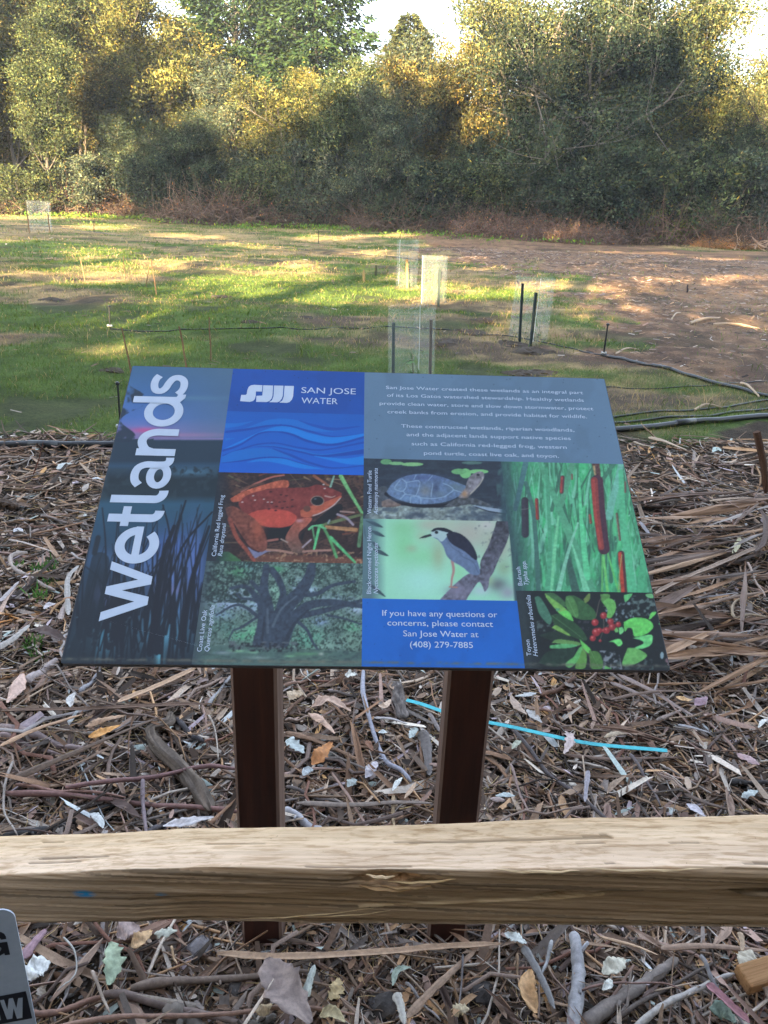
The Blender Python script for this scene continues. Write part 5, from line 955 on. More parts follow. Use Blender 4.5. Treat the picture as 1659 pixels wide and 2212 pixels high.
def guard(x0, x1, ytop, ybase, skew, stakes, label, sapling=None, seed=0):
    a, b = on_z(x0, ybase), on_z(x1, ybase); c = (a + b) / 2; r_ = (b - a).length / 2; c.y += r_ * .6; tp = on_y((x0 + x1) / 2 + skew, ytop, c.y); h = tp.z; dx = tp.x - c.x
    root = empty('tree_guard', (c.x, c.y, 0), label=label, cat='tree guard', group='mesh guards around saplings'); m = MB(); N = 40; R = random.Random(seed)
    vs = []; K = 12
    for k in range(K + 1):
        for i in range(N + 1):
            q = 2 * PI * i / N * 1.04 + 1.2 * seed; rr = r_ * (1 + .05 * math.sin(2 * q + seed) + .012 * math.sin(7 * q + k * .4)) * (1.02 if i > N - 2 else 1); vs.append((math.cos(q) * rr + dx * k / K, math.sin(q) * rr, -.02 + (h + .02) * k / K + (.012 * math.sin(q + seed) if k == K else 0)))
    m.add(vs, [(k * (N + 1) + i, k * (N + 1) + i + 1, (k + 1) * (N + 1) + i + 1, (k + 1) * (N + 1) + i) for k in range(K) for i in range(N)]); m.build('mesh_tube', M_MESHTUBE, root, True)
    w = Vector((math.cos(1.2 * seed), math.sin(1.2 * seed), 0)) * r_ * 1.03; m = MB(); m.col = (.75, .8, .8); m.tube([w, w + Vector((dx, 0, h))], .0026, 4); m.build('seam', M_STAKE, root)
    for tx, ty, bx, by, col, sw in stakes:
        B = on_z(bx, by); Tt = on_y(tx, ty, B.y); m = MB(); m.col = col; o = Vector((c.x, c.y, 0)); m.tube([B - o - Vector((0, 0, .1)), Tt - o], [sw, sw], 4); m.build('stake', M_STAKE, root)
    if sapling:
        sxp, syb, syt, n = sapling; B = on_z(sxp, syb); B.y = c.y; Tt = on_y(sxp, syt, c.y); o = Vector((c.x, c.y, 0)); B.z = 0; m = MB(); m.col = (.14, .11, .07); m.tube([B - o, (B + Tt) / 2 - o + Vector((.01, 0, 0)), Tt - o], [.006, .005, .002], 5); s_ = m.build('sapling', M_STAKE, root)
        Rn = np.random.default_rng(seed + 50); P = np.array([list(B.lerp(Tt, Rn.uniform(.35, 1)) - o) for _ in range(n)]) + Rn.normal(size=(n, 3)) * .035
        v, f, cc = leaf_quads(P, Rn.normal(size=(n, 3)) + np.array([0, 0, .2]), .10 * Rn.uniform(.6, 1.2, n), .03 * Rn.uniform(.7, 1.2, n), leaf_cols(n, Rn, .15, 0) * np.array([.12, .20, .07]), Rn); link('leaves', mesh_np('leaves', v, f, M_GRASS, cc), s_)
DK, WD = (.035, .05, .05), (.30, .19, .09)
guard(840, 934, 662, 868, 4, [(850, 697, 850, 862, DK, .016), (931, 690, 929, 862, (.13, .10, .08), .017)], 'nearest mesh tree guard with two dark stakes, just above the sign', (890, 850, 760, 10), 1)
guard(857, 898, 518, 624, 4, [(879, 560, 880, 626, WD, .03)], 'mesh tree guard with one sunlit wooden stake, farthest of the middle ones', (872, 622, 566, 60), 2)
guard(910, 962, 552, 658, 3, [(942, 571, 936, 658, (.2, .12, .06), .027), (950, 582, 947, 662, DK, .024)], 'mesh tree guard with one wooden and one dark stake, right behind the nearest one', (925, 650, 585, 34), 3)
guard(1104, 1184, 598, 735, 13, [(1129, 612, 1123, 740, DK, .02), (1158, 632, 1146, 746, DK, .02)], 'leaning mesh tree guard with two dark green stakes, right of the others', (1165, 735, 700, 6), 4)
guard(58, 106, 434, 499, 0, [(59, 463, 64, 503, (.16, .10, .05), .028), (103, 460, 108, 502, (.16, .10, .05), .028)], 'mesh tree guard between two brown stakes at the far left', (80, 495, 470, 10), 5)
def upright(name, tx, ty, bx, by, r, col, label, cat='stake', group=None, bend=.0, n=5, extra=None):
    B = on_z(bx, by); Tt = on_y(tx, ty, B.y); o = empty(name, (B.x, B.y, 0), label=label, cat=cat, group=group) if extra else None; m = MB(); m.col = col; q = B if not extra else B
    P = [Vector((0, 0, -.08)), (Tt - B) * .35 + Vector((bend * .008, 0, 0)), (Tt - B) * .7 + Vector((-bend * .006, 0, 0)), Tt - B]; m.tube(P, [r, r, r * .9, r * .75], n, rough=.15, seed=int(bx))
    if extra:
        m.build('riser', M_PLASTIC, o); h = MB(); h.tube([Tt - B + Vector((0, 0, -.005)), Tt - B + Vector((0, 0, .012)), Tt - B + Vector((0, 0, .02))], [r * 1.7, r * 1.7, r * .8], 8); h.build('sprinkler_head', M_PLASTIC, o)
        h = MB(); h.col = (.5, .52, .52); h.tube([Vector((-.03, 0, .015)), Vector((.03, 0, .015))], .014, 8); h.build('fitting', M_STAKE, o)
    else:
        ob = m.build(name, M_STAKE, None, label=label, cat=cat, group=group); ob.location = (B.x, B.y, 0)
GS = 'thin cane stakes in the grass'; CN = (.20, .12, .07)
for tx, ty, bx, by, r, lab in ((173, 555, 184, 605, .010, 'thin leaning cane, leftmost in the sunlit grass'), (267, 553, 269, 603, .008, 'thin upright cane in the middle of the sunlit grass'), (326, 563, 314, 616, .008, 'thin cane leaning to the right beside a longer one'), (326, 560, 338, 633, .010, 'longer thin cane crossing its neighbour in the sunlit grass'),
    (263, 707, 286, 812, .008, 'brown cane just above the upper left corner of the sign'), (387, 705, 406, 800, .010, 'thick brown cane behind the wetlands heading of the sign'), (452, 685, 455, 773, .008, 'brown upright cane left of the blue block of the sign'), (203, 474, 203, 500, .018, 'small dark cane right of the far left mesh guard'), (688, 497, 688, 524, .014, 'small dark cane near the far weeds, centre left'), (1486, 615, 1484, 632, .02, 'tiny dark cane near the pale dead branches')):
    upright('cane_stake', tx, ty, bx, by, r, CN if 'dark' not in lab else (.04, .03, .03), lab, group=GS, bend=rnd.uniform(-1, 1))
upright('stub', 812, 573, 812, 600, .03, (.04, .05, .03), 'short dark stub in the grass left of the sunlit mesh guard', 'stub'); upright('stub', 786, 583, 786, 608, .03, (.2, .16, .08), 'short tan stub beside the dark stub in the grass', 'stub')
upright('sprinkler_riser', 236, 663, 237, 706, .010, DK, 'black sprinkler riser at the left end of the long hose', 'sprinkler', extra=1); upright('sprinkler_riser', 254, 830, 261, 925, .008, DK, 'black sprinkler riser at the left edge of the sign', 'sprinkler', extra=1); upright('sprinkler_riser', 1313, 702, 1304, 765, .012, DK, 'leaning black sprinkler riser where the hose bends, right of the sign', 'sprinkler', extra=1)
def hose(name, pts, r, label, z=None, couplings=()):
    P = [on_z(*p_, 0) for p_ in pts]; P = curve_pts(P, 46)
    for p_ in P: p_.z = float(ground_h(p_.x, p_.y)) + r * 1.05
    root = empty(name, (0, 0, 0), label=label, cat=name.replace('_', ' ').split()[-1]); m = MB(); m.tube(P, r, 12); m.build('pipe', M_PLASTIC, root, True)
    for q in couplings: i = int(q * 45); m = MB(); a, b = P[i], P[min(i + 1, 45)]; d = (b - a).normalized(); m.tube([a - d * .09, a + d * .09], r * 1.14, 12); m.build('coupling', M_PLASTIC, root, True)
hose('irrigation_pipe', [(-160, 975), (0, 970), (120, 966), (240, 962), (500, 950), (800, 942), (1100, 936), (1340, 927), (1480, 915), (1659, 903), (1850, 893)], .023, 'thick black irrigation pipe running behind the sign from edge to edge', couplings=(.19, .80))
hose('irrigation_hose', [(236, 706), (350, 711), (480, 713), (620, 713), (700, 712), (900, 716), (1000, 720), (1110, 729), (1180, 738), (1240, 748), (1304, 764)], .0075, 'thin green black hose across the grass from the left riser to the leaning guard')
hose('irrigation_pipe', [(1300, 764), (1350, 776), (1400, 789), (1500, 817), (1600, 843), (1659, 858), (1850, 905)], .017, 'black pipe running diagonally to the right edge behind the sign', couplings=(.42,))
hose('irrigation_hose', [(1250, 905), (1340, 896), (1450, 889), (1560, 878), (1659, 866), (1800, 855)], .008, 'upper of the two dark green hoses right of the sign'); hose('irrigation_hose', [(1250, 915), (1340, 908), (1480, 900), (1600, 888), (1659, 883), (1800, 872)], .009, 'lower of the two dark green hoses right of the sign')
hose('irrigation_hose', [(1250, 835), (1340, 832), (1450, 834), (1560, 829), (1659, 824), (1800, 818)], .005, 'very thin black hose near the upper right corner of the sign'); hose('irrigation_hose', [(90, 962), (160, 953), (240, 948), (330, 944)], .008, 'thin black hose lying behind the thick pipe at the left')
hose('irrigation_hose', [(-60, 585 / 1.0 - 100), (0, 486), (70, 488), (140, 493), (260, 508), (480, 522), (700, 541), (1000, 566)], .012, 'thin hose across the far grass from the left edge')
# heaps of dug soil
HEAPL = ['just right of the nearest guard', 'left of the leaning guard', 'beside the foot of the leaning guard', 'right of the leaning guard foot', 'between the guards, upper', 'between the guards, small upper one', 'above the upper right part of the sign', 'above the right text block', 'by the upper right corner of the sign', 'at the far left of the field', 'left of the left riser', 'left of the nearest guard', 'below the sunlit canes', 'left of the leftmost sunlit cane', 'right of the left canes']
for i, (x, y, s_) in enumerate(((1010, 722, .17), (975, 738, .16), (1098, 740, .17), (1150, 757, .15), (1098, 690, .14), (1045, 698, .12), (1130, 800, .14), (1172, 800, .13), (1225, 832, .12), (110, 640, .13), (245, 795, .08), (660, 690, .09), (480, 640, .12), (230, 560, .14), (540, 700, .10))):
    P = on_z(x, y); Rn = np.random.default_rng(i); nu = 22; A = np.linspace(0, 2 * PI, nu, endpoint=False); vs = [(0, 0, s_ * .28)]
    for k in range(1, 7):
        rr = k / 6 * s_ * 1.5; vs += [(math.cos(a) * rr * (1 + .3 * math.sin(a * 3 + i) + Rn.normal() * .08), math.sin(a) * rr * .9 * (1 + Rn.normal() * .1), s_ * .28 * (1 - (k / 6) ** 1.5) + Rn.normal() * s_ * .035 * (k < 6) - .015 * (k == 6)) for a in A]
    m = MB(); m.col = (.065, .05, .038); m.add(vs, [(0, 1 + j, 1 + (j + 1) % nu) for j in range(nu)] + [(1 + (k - 1) * nu + j, 1 + k * nu + j, 1 + k * nu + (j + 1) % nu, 1 + (k - 1) * nu + (j + 1) % nu) for k in range(1, 6) for j in range(nu)])
    o = m.build('soil_heap', M_LITTER, None, label='small heap of dark dug soil ' + HEAPL[i], cat='soil heap', group='heaps of dark soil in the grass'); o.location = (P.x, P.y, float(ground_h(P.x, P.y)))

# ================================================================ bark, sticks and leaves on the ground
def gz(x, y): return float(ground_h(x, y))
def litter_piece(kind, cr, pts, w, col, z=.022, name=None, label=None, cat=None, w1=None, group=None, curl=.3, teeth=0., parent=None):
    P = [on_z(*px(cr, *q), z) for q in pts]; n = 18 if kind != 'leaf' else 17; P = curve_pts(P, n) if len(P) > 2 else [P[0].lerp(P[1], i / (n - 1)) for i in range(n)]
    W0 = pw(w, cr, P[0]); W1 = pw(w1 if w1 is not None else w * .6, cr, P[-1]); R = random.Random(hash((cr, int(pts[0][0]), int(pts[0][1]))) & 0xffff if False else int(pts[0][0] * 7 + pts[0][1] * 3 + len(pts))); m = MB(); mn = sum(col) / 3; ds = .30 + .35 * (min(col) > 140); c0 = AL([x * (1 - ds) + mn * ds for x in col], 1.3 if mn < 150 else 1.02)
    L = sum((P[i + 1] - P[i]).length for i in range(n - 1)); O = P[n // 2].copy(); O.z = 0
    if kind == 'stick':
        rad = [(W0 + (W1 - W0) * i / (n - 1)) / 2 * R.uniform(.88, 1.12) for i in range(n)]; rad[0] *= .8; rad[-1] *= .6
        for i, p_ in enumerate(P): p_.z = max(rad[i] * .8, z * .7) + gz(p_.x, p_.y) + .006 * math.sin(i * .5 + R.random() * .5)
        m.col = c0; m.tube([p_ - O for p_ in P], rad, 8, rough=.10, seed=R.randrange(999))
        m.c = [tuple(v * f_ for v in c0) for f_ in (.72 + .3 * ((k_ * 5 % 8) / 8) + .22 * R.random() for k_ in range(len(m.c)))]
        for k in range(R.choice((0, 1, 1, 2)) if W0 > .006 else 0):
            i = R.randrange(3, n - 3); a = R.uniform(0, 6.28); m.tube([P[i] - O, P[i] - O + Vector((math.cos(a), math.sin(a), .5)) * rad[i] * 2.6], [rad[i] * .45, rad[i] * .3], 5, col=c0)
    else:
        K = 7; vs = []; cs = []
        for i, p_ in enumerate(P):
            a, b = P[max(i - 1, 0)], P[min(i + 1, n - 1)]; d = (b - a); d.z = 0; d.normalize(); s_ = Vector((-d.y, d.x, 0)); u = i / (n - 1)
            if kind == 'strip': ww = (W0 + (W1 - W0) * u) * R.uniform(.9, 1.08) * min(1, (u * 9 + .35), ((1 - u) * 9 + .25))
            else: ww = W0 * (math.sin(PI * min(max(u, .02), .97)) ** .7) * R.uniform(.94, 1.06)
            tw = curl * math.sin(u * 5 + R.random()) * .5
            for k in range(K):
                v = k / (K - 1) * 2 - 1; up = ((1 - v * v) * abs(curl) if curl > 0 else v * v * abs(curl)) if kind == 'strip' else abs(v) ** 1.2 * abs(curl) * (.45 if (int(pts[0][0]) % 3) else -.35)
                q = p_ + s_ * v * (1 + (abs(v) > .9) * ((teeth + .10) * R.uniform(-1.5, 1.3) - .04)) * ww / 2 * (1 - .12 * abs(curl)) + Vector((0, 0, up * ww * .5 + v * tw * ww * .3))
                if kind == 'leaf': q.z += .10 * ww * math.sin(PI * u) + .06 * ww * math.sin(u * 9 + v * 2 + pts[0][0]) + R.uniform(-.05, .05) * ww
                q.z = max(q.z, .003) + gz(q.x, q.y) + .006; vs.append(q - O)
                sh = (.75 + .5 * R.random()) if kind == 'leaf' else (.85 + .3 * ((k * 7 + int(c0[0] * 99)) % 5) / 5 + R.uniform(-.08, .08)); cs.append(tuple(min(x * sh, 1) for x in c0))
        th_ = .0012 if kind == 'strip' else .0003; nn = len(vs); vs2 = vs + [q - Vector((0, 0, th_)) for q in vs]; fs = []
        for i in range(n - 1):
            for k in range(K - 1):
                a = i * K + k; fs += [(a, a + 1, a + K + 1, a + K), (nn + a, nn + a + K, nn + a + K + 1, nn + a + 1)]
            fs += [(i * K, (i + 1) * K, nn + (i + 1) * K, nn + i * K), (i * K + K - 1, nn + i * K + K - 1, nn + (i + 1) * K + K - 1, (i + 1) * K + K - 1)]
        fs += [tuple([k for k in range(K)] + [nn + k for k in range(K - 1, -1, -1)]), tuple([nn + (n - 1) * K + k for k in range(K)] + [(n - 1) * K + k for k in range(K - 1, -1, -1)])]
        m.add(vs2, fs); m.c = cs + [tuple(x * .6 for x in c_) for c_ in cs]
    o = m.build(name or {'stick': 'stick', 'strip': 'bark_strip', 'leaf': 'dry_leaf'}[kind], M_WOODY if kind != 'leaf' else M_DRYLEAF, parent, True); o.color = (1, 1, 1, 1); o.location = O
    tag(o, label, cat or {'stick': 'stick', 'strip': 'bark', 'leaf': 'leaf'}[kind], group); return o
S_, B_, L_ = 'stick', 'strip', 'leaf'
ITEMS = [
 # left of the posts
 (B_, 'A', [(0, 345), (300, 340), (560, 335), (1000, 310), (1430, 295)], 46, (112, 86, 72), dict(z=.05, curl=-.5, label='long brown curled bark strip below the left part of the sign')),
 (B_, 'A', [(0, 580), (250, 465), (560, 365)], 44, (168, 128, 98), dict(z=.05, label='tan bark strip rising to the right at the left edge')),
 (B_, 'A', [(790, 285), (1050, 180), (1310, 60)], 62, (172, 134, 104), dict(z=.045, curl=-.3, label='broad tan bark strip just under the lower left of the sign')),
 (S_, 'A', [(0, 430), (250, 490), (430, 560), (560, 580)], 62, (128, 108, 108), dict(z=.03, label='thick grey pink branch, upper of two at the left edge')),
 (S_, 'A', [(0, 490), (200, 560), (430, 640)], 52, (132, 110, 110), dict(z=.02, label='thick grey pink branch, lower of two at the left edge')),
 (B_, 'A', [(60, 815), (350, 690), (700, 540), (1080, 380)], 58, (108, 88, 78), dict(z=.055, curl=.9, w1=22, label='rolled dark brown bark tube pointing to the gnarled log')),
 (S_, 'A', [(550, 745), (750, 640), (900, 540)], 42, (122, 104, 100), dict(z=.02, label='short straight grey stick left of the gnarled log')),
 (S_, 'A', [(430, 812), (700, 775), (950, 740), (1200, 688), (1380, 668), (1590, 688)], 34, (118, 82, 82), dict(z=.07, w1=30, label='arched reddish stick crossing over the gnarled log')),
 (S_, 'A', [(30, 865), (500, 882), (940, 920), (1200, 950), (1600, 985)], 44, (122, 84, 80), dict(z=.045, w1=34, label='long reddish brown stick lying below the gnarled log')),
 (S_, 'A', [(100, 800), (300, 828), (500, 835), (830, 885)], 26, (138, 98, 88), dict(z=.055, label='thin split reddish stick above the long reddish brown one')),
 (S_, 'A', [(0, 1175), (300, 1120), (600, 1010), (850, 930)], 62, (62, 60, 62), dict(z=.02, w1=38, label='dark charcoal branch near the left end of the rail')),
 (S_, 'A', [(520, 660), (600, 820), (700, 1040), (800, 1165)], 13, (150, 160, 172), dict(z=.04, label='thin pale blue grey twig left of the gnarled log')),
 (S_, 'A', [(952, 760), (950, 900), (978, 1150)], 32, (112, 96, 104), dict(z=.06, w1=24, label='mauve stick standing across the reddish stick')),
 (S_, 'A', [(1370, 520), (1460, 495), (1580, 462)], 18, (142, 92, 76), dict(z=.04, label='small orange brown stick touching the left post')),
 (S_, 'A', [(980, 1145), (1090, 1070), (1210, 965)], 46, (82, 76, 82), dict(z=.03, label='dark thick stick end above the rail')),
 (L_, 'A', [(1090, 1115), (1260, 1090), (1430, 1052)], 84, (188, 172, 184), dict(z=.05, teeth=.07, label='long pale lilac toothed leaf just above the rail')),
 (L_, 'A', [(600, 1030), (660, 1060), (690, 1130)], 60, (176, 184, 192), dict(z=.04, teeth=.12, label='pale grey toothed leaf above the rail at the left')),
 (L_, 'A', [(590, 520), (690, 500), (805, 440)], 88, (196, 128, 52), dict(z=.05, curl=.8, label='bright orange curled leaf left of the gnarled log')),
 (L_, 'A', [(570, 448), (700, 400), (840, 372)], 70, (158, 118, 88), dict(z=.055, curl=.7, label='tan curled leaf just behind the bright orange leaf')),
 (S_, 'A', [(370, 0), (470, 150), (600, 305)], 14, (106, 94, 92), dict(z=.06, label='thin twig leaning down from the lower left corner of the sign')),
 (S_, 'A', [(530, 200), (600, 130), (670, 62)], 34, (132, 130, 140), dict(z=.03, label='short grey stick under the left corner of the sign')),
 (S_, 'A', [(1395, 285), (1460, 190), (1555, 88)], 32, (140, 138, 144), dict(z=.03, label='pale grey stick beside the top of the left post')),
 (S_, 'A', [(170, 135), (270, 60), (385, -10)], 74, (152, 136, 136), dict(z=.03, label='thick pale stick at the lower left corner of the sign')),
 (L_, 'A', [(45, 290), (110, 200), (150, 80)], 110, (176, 138, 124), dict(z=.05, curl=-.5, label='pinkish tan bark curl left of the sign corner', name='bark_flake', cat='bark')),
 (L_, 'A', [(470, 320), (470, 280), (500, 220)], 66, (190, 180, 176), dict(z=.05, curl=.8, label='pale papery bark curl near the long brown strip', name='bark_flake', cat='bark')),
 (S_, 'A', [(0, 1110), (250, 1100), (560, 1140), (800, 1165)], 14, (84, 66, 62), dict(z=.06, label='thin dark twig lying along the rail at the left')),
 (S_, 'A', [(75, 650), (20, 820), (20, 980), (110, 1140)], 20, (140, 128, 124), dict(z=.06, label='thin bent grey twig at the far left above the rail')),
 (B_, 'A', [(460, 1190), (640, 1110), (830, 980)], 48, (128, 108, 98), dict(z=.02, label='brown bark piece half under the rail at the left')),
 (S_, 'A', [(1180, 380), (1270, 470), (1360, 530)], 44, (66, 62, 66), dict(z=.03, label='dark stick between gnarled log and left post')),
 (S_, 'A', [(1395, 340), (1440, 440), (1460, 640)], 14, (150, 136, 126), dict(z=.05, label='thin pale twig left of the left post')),
 # between the posts
 (S_, 'B', [(775, 60), (772, 200), (820, 380), (870, 520), (930, 650), (1030, 720), (1095, 795)], 32, (134, 134, 152), dict(z=.04, w1=30, label='wavy blue grey root between the two posts')),
 (L_, 'B', [(425, 320), (540, 280), (690, 350)], 90, (186, 146, 124), dict(z=.06, curl=.8, teeth=.1, label='large curled pinkish tan leaf between the posts')),
 (L_, 'B', [(405, 355), (490, 400), (585, 490)], 66, (176, 136, 114), dict(z=.055, curl=.9, label='twisted tan leaf below the large curled one')),
 (S_, 'B', [(250, 375), (330, 360), (410, 352)], 22, (150, 124, 112), dict(z=.05, label='leaf stalk reaching the left post')),
 (L_, 'B', [(430, 700), (500, 640), (560, 550)], 130, (176, 104, 44), dict(z=.06, curl=.9, teeth=.12, label='crumpled orange brown leaf between the posts')),
 (L_, 'B', [(650, 110), (690, 115), (735, 110)], 90, (200, 196, 182), dict(z=.05, curl=.6, teeth=.15, label='cream ruffled leaf just under the sign')),
 (L_, 'B', [(275, 270), (320, 240), (370, 230)], 100, (170, 142, 112), dict(z=.05, teeth=.22, label='star shaped dried leaf beside the left post')),
 (B_, 'B', [(255, 482), (480, 545), (790, 692)], 50, (132, 98, 76), dict(z=.03, curl=.4, label='brown bark strip under the crumpled orange leaf')),
 (S_, 'B', [(255, 965), (400, 1060), (545, 1150)], 52, (152, 148, 172), dict(z=.045, w1=54, label='smooth lavender grey branch beside the foot of the left post')),
 (B_, 'B', [(330, 955), (700, 970), (1000, 955), (1235, 965)], 50, (118, 102, 94), dict(z=.04, label='flat grey brown bark slab between the posts above the rail')),
 (L_, 'B', [(790, 790), (830, 740), (860, 680)], 84, (184, 164, 184), dict(z=.05, curl=.8, label='pale mauve curled leaf between the posts')),
 (S_, 'B', [(590, 718), (760, 716), (855, 650)], 12, (118, 84, 66), dict(z=.05, label='thin brown twig beside the mauve curled leaf')),
 (S_, 'B', [(262, 815), (450, 880), (620, 932)], 26, (92, 82, 82), dict(z=.04, label='dark grey stick pointing away from the left post')),
 (B_, 'B', [(845, 392), (960, 398), (1080, 438)], 26, (156, 142, 148), dict(z=.04, label='pale lilac bark sliver right of the wavy root')),
 (L_, 'B', [(250, 540), (300, 560), (375, 620)], 90, (158, 182, 184), dict(z=.04, teeth=.15, label='pale teal leaf touching the left post')),
 (L_, 'B', [(370, 770), (400, 740), (440, 730)], 70, (168, 184, 198), dict(z=.04, label='pale blue leaf below the crumpled orange leaf')),
 (L_, 'B', [(670, 850), (700, 820), (730, 800)], 70, (150, 168, 164), dict(z=.04, teeth=.12, label='grey green leaf scrap between the posts')),
 (L_, 'B', [(1085, 530), (1110, 490), (1130, 460)], 66, (168, 196, 200), dict(z=.04, teeth=.1, label='pale aqua leaf left of the right post')),
 (L_, 'B', [(875, 490), (905, 488), (935, 490)], 40, (176, 192, 196), dict(z=.04, label='small white green leaf beside the wavy root')),
 (L_, 'B', [(970, 880), (1000, 830), (1035, 790)], 40, (196, 200, 196), dict(z=.05, label='narrow white leaf near the foot of the right post')),
 (S_, 'B', [(978, 880), (975, 1000), (985, 1130)], 26, (144, 118, 88), dict(z=.05, label='upright tan stick just above the rail between the posts')),
 (B_, 'B', [(1170, 480), (1200, 600), (1215, 780)], 96, (96, 88, 88), dict(z=.03, curl=.25, label='weathered grey wood slab beside the right post', name='wood_slab', cat='wood')),
 (B_, 'B', [(1215, 360), (1260, 440), (1290, 490)], 40, (116, 104, 104), dict(z=.03, label='small grey bark piece behind the right post')),
 (L_, 'B', [(875, 310), (920, 320), (955, 270)], 60, (176, 144, 120), dict(z=.05, curl=.7, label='folded tan leaf right of the wavy root')),
 (S_, 'B', [(255, 330), (430, 190), (640, 95)], 22, (126, 92, 76), dict(z=.04, label='brown stick rising to the sign edge by the left post')),
 (S_, 'B', [(250, 150), (370, 110), (470, 60)], 26, (132, 98, 84), dict(z=.05, label='short brown stick under the sign at the left post')),
 (S_, 'B', [(545, 200), (700, 215), (850, 190)], 26, (96, 84, 80), dict(z=.03, label='dark stick crossing the top of the wavy root')),
 (L_, 'B', [(1050, 930), (1090, 880), (1130, 820)], 36, (166, 132, 104), dict(z=.05, label='narrow tan leaf near the right post')),
 (L_, 'B', [(790, 540), (810, 570), (840, 610)], 50, (120, 72, 46), dict(z=.04, label='small rust brown leaf beside the wavy root')),
 (S_, 'B', [(640, 620), (720, 500), (800, 400)], 14, (98, 86, 84), dict(z=.035, label='thin grey stick crossing the middle of the litter')),
 # right of the posts
 (S_, 'C', [(50, 365), (130, 430), (250, 565), (340, 670), (500, 780), (600, 880), (710, 975)], 25, (78, 70, 74), dict(z=.05, w1=22, label='long dark twig from the right post down to the rail')),
 (S_, 'C', [(640, 385), (900, 432), (1150, 492), (1400, 530), (1680, 540)], 14, (116, 84, 70), dict(z=.05, label='long thin brown twig above the cyan strip end')),
 (B_, 'C', [(700, 255), (900, 215), (1100, 200), (1310, 215)], 28, (104, 82, 72), dict(z=.05, label='dark brown bark strip under the right corner of the sign')),
 (B_, 'C', [(740, 100), (950, 200), (1100, 290), (1210, 350)], 42, (134, 114, 110), dict(z=.035, label='upper grey pink bark strip at the right of the sign')),
 (B_, 'C', [(700, 150), (900, 232), (1060, 305)], 38, (124, 106, 102), dict(z=.03, label='lower grey pink bark strip at the right of the sign')),
 (S_, 'C', [(285, 205), (380, 160), (495, 98)], 34, (96, 68, 56), dict(z=.04, label='short brown stick under the sign right of the right post')),
 (S_, 'C', [(825, 555), (900, 660), (960, 760), (1012, 872)], 22, (92, 82, 86), dict(z=.045, label='dark forked stick below the end of the cyan strip')),
 (S_, 'C', [(1440, 735), (1550, 725), (1680, 738)], 42, (62, 58, 60), dict(z=.03, label='thick dark branch end at the right edge above the rail')),
 (L_, 'C', [(1100, 235), (1150, 260), (1200, 250)], 54, (186, 140, 88), dict(z=.05, curl=.9, label='small golden curled leaf at the right')),
 (L_, 'C', [(1215, 285), (1250, 260), (1290, 230)], 66, (132, 98, 112), dict(z=.05, label='purple leaf beside the golden curled leaf')),
 (L_, 'C', [(1165, 880), (1220, 920), (1275, 955)], 64, (176, 160, 190), dict(z=.06, label='lilac leaf just above the rail at the right')),
 (L_, 'C', [(1470, 575), (1540, 610), (1610, 640)], 74, (150, 116, 120), dict(z=.05, label='dusty pink leaf near the right edge')),
 (B_, 'C', [(565, 680), (555, 770), (545, 870)], 38, (130, 124, 136), dict(z=.045, label='lilac grey bark piece above the rail at the right')),
 (S_, 'C', [(95, 610), (150, 770), (205, 910)], 20, (126, 102, 98), dict(z=.05, label='pinkish stick right of the right post')),
 (B_, 'C', [(1150, 820), (1300, 880), (1545, 945)], 34, (96, 78, 70), dict(z=.03, label='dark brown bark strip above the rail at the right')),
 (S_, 'C', [(1345, 950), (1400, 860), (1445, 765)], 15, (84, 72, 70), dict(z=.05, label='short dark twig above the rail near the right edge')),
 (S_, 'C', [(240, 292), (360, 288), (490, 296)], 22, (132, 98, 90), dict(z=.04, label='pinkish brown stick above the cyan strip')),
 (L_, 'C', [(120, 230), (200, 220), (250, 210)], 40, (174, 176, 180), dict(z=.04, teeth=.15, label='pale scalloped leaf right of the right post')),
 (L_, 'C', [(190, 310), (230, 350), (280, 390)], 66, (164, 156, 156), dict(z=.04, teeth=.1, label='pale torn leaf above the start of the cyan strip')),
 (L_, 'C', [(90, 220), (130, 290), (190, 340)], 56, (150, 124, 108), dict(z=.045, label='brown flat leaf beside the right post')),
 (L_, 'C', [(660, 480), (730, 455), (800, 460)], 44, (150, 128, 104), dict(z=.05, curl=.8, label='tan leaf above the middle of the cyan strip')),
 (L_, 'C', [(430, 440), (455, 500), (420, 580)], 60, (164, 142, 140), dict(z=.055, teeth=.2, label='lobed pinkish leaf lying over the cyan strip')),
 (L_, 'C', [(680, 820), (720, 770), (800, 710)], 44, (132, 104, 82), dict(z=.05, curl=.8, label='rolled brown leaf below the cyan strip')),
 (L_, 'C', [(1600, 420), (1630, 380), (1659, 365)], 30, (196, 192, 186), dict(z=.05, label='white leaf scrap at the right edge')),
 (L_, 'C', [(1500, 840), (1550, 820), (1600, 800)], 56, (150, 168, 170), dict(z=.05, teeth=.1, label='blue grey leaf near the dark branch end')),
 (L_, 'C', [(100, 550), (130, 520), (155, 500)], 44, (156, 160, 138), dict(z=.05, label='pale olive leaf under the start of the cyan strip')),
 (L_, 'C', [(0, 835), (60, 830), (120, 835)], 40, (156, 178, 184), dict(z=.05, label='pale blue leaf at the foot of the right post')),
 (B_, 'C', [(980, 380), (1060, 345), (1140, 310)], 30, (124, 106, 100), dict(z=.04, label='short grey bark piece in the right litter')),
 (B_, 'C', [(1110, 405), (1200, 420), (1310, 450)], 28, (138, 134, 140), dict(z=.04, label='pale grey flat bark piece near the right edge')),
 (B_, 'C', [(420, 585), (700, 610), (1130, 600)], 36, (104, 80, 70), dict(z=.025, label='flat brown splintered bark just below the cyan strip')),
 # right of the sign
 (B_, 'D', [(600, 1360), (850, 1265), (1200, 1130)], 62, (142, 104, 78), dict(z=.06, label='brown bark strip touching the bulrush picture edge')),
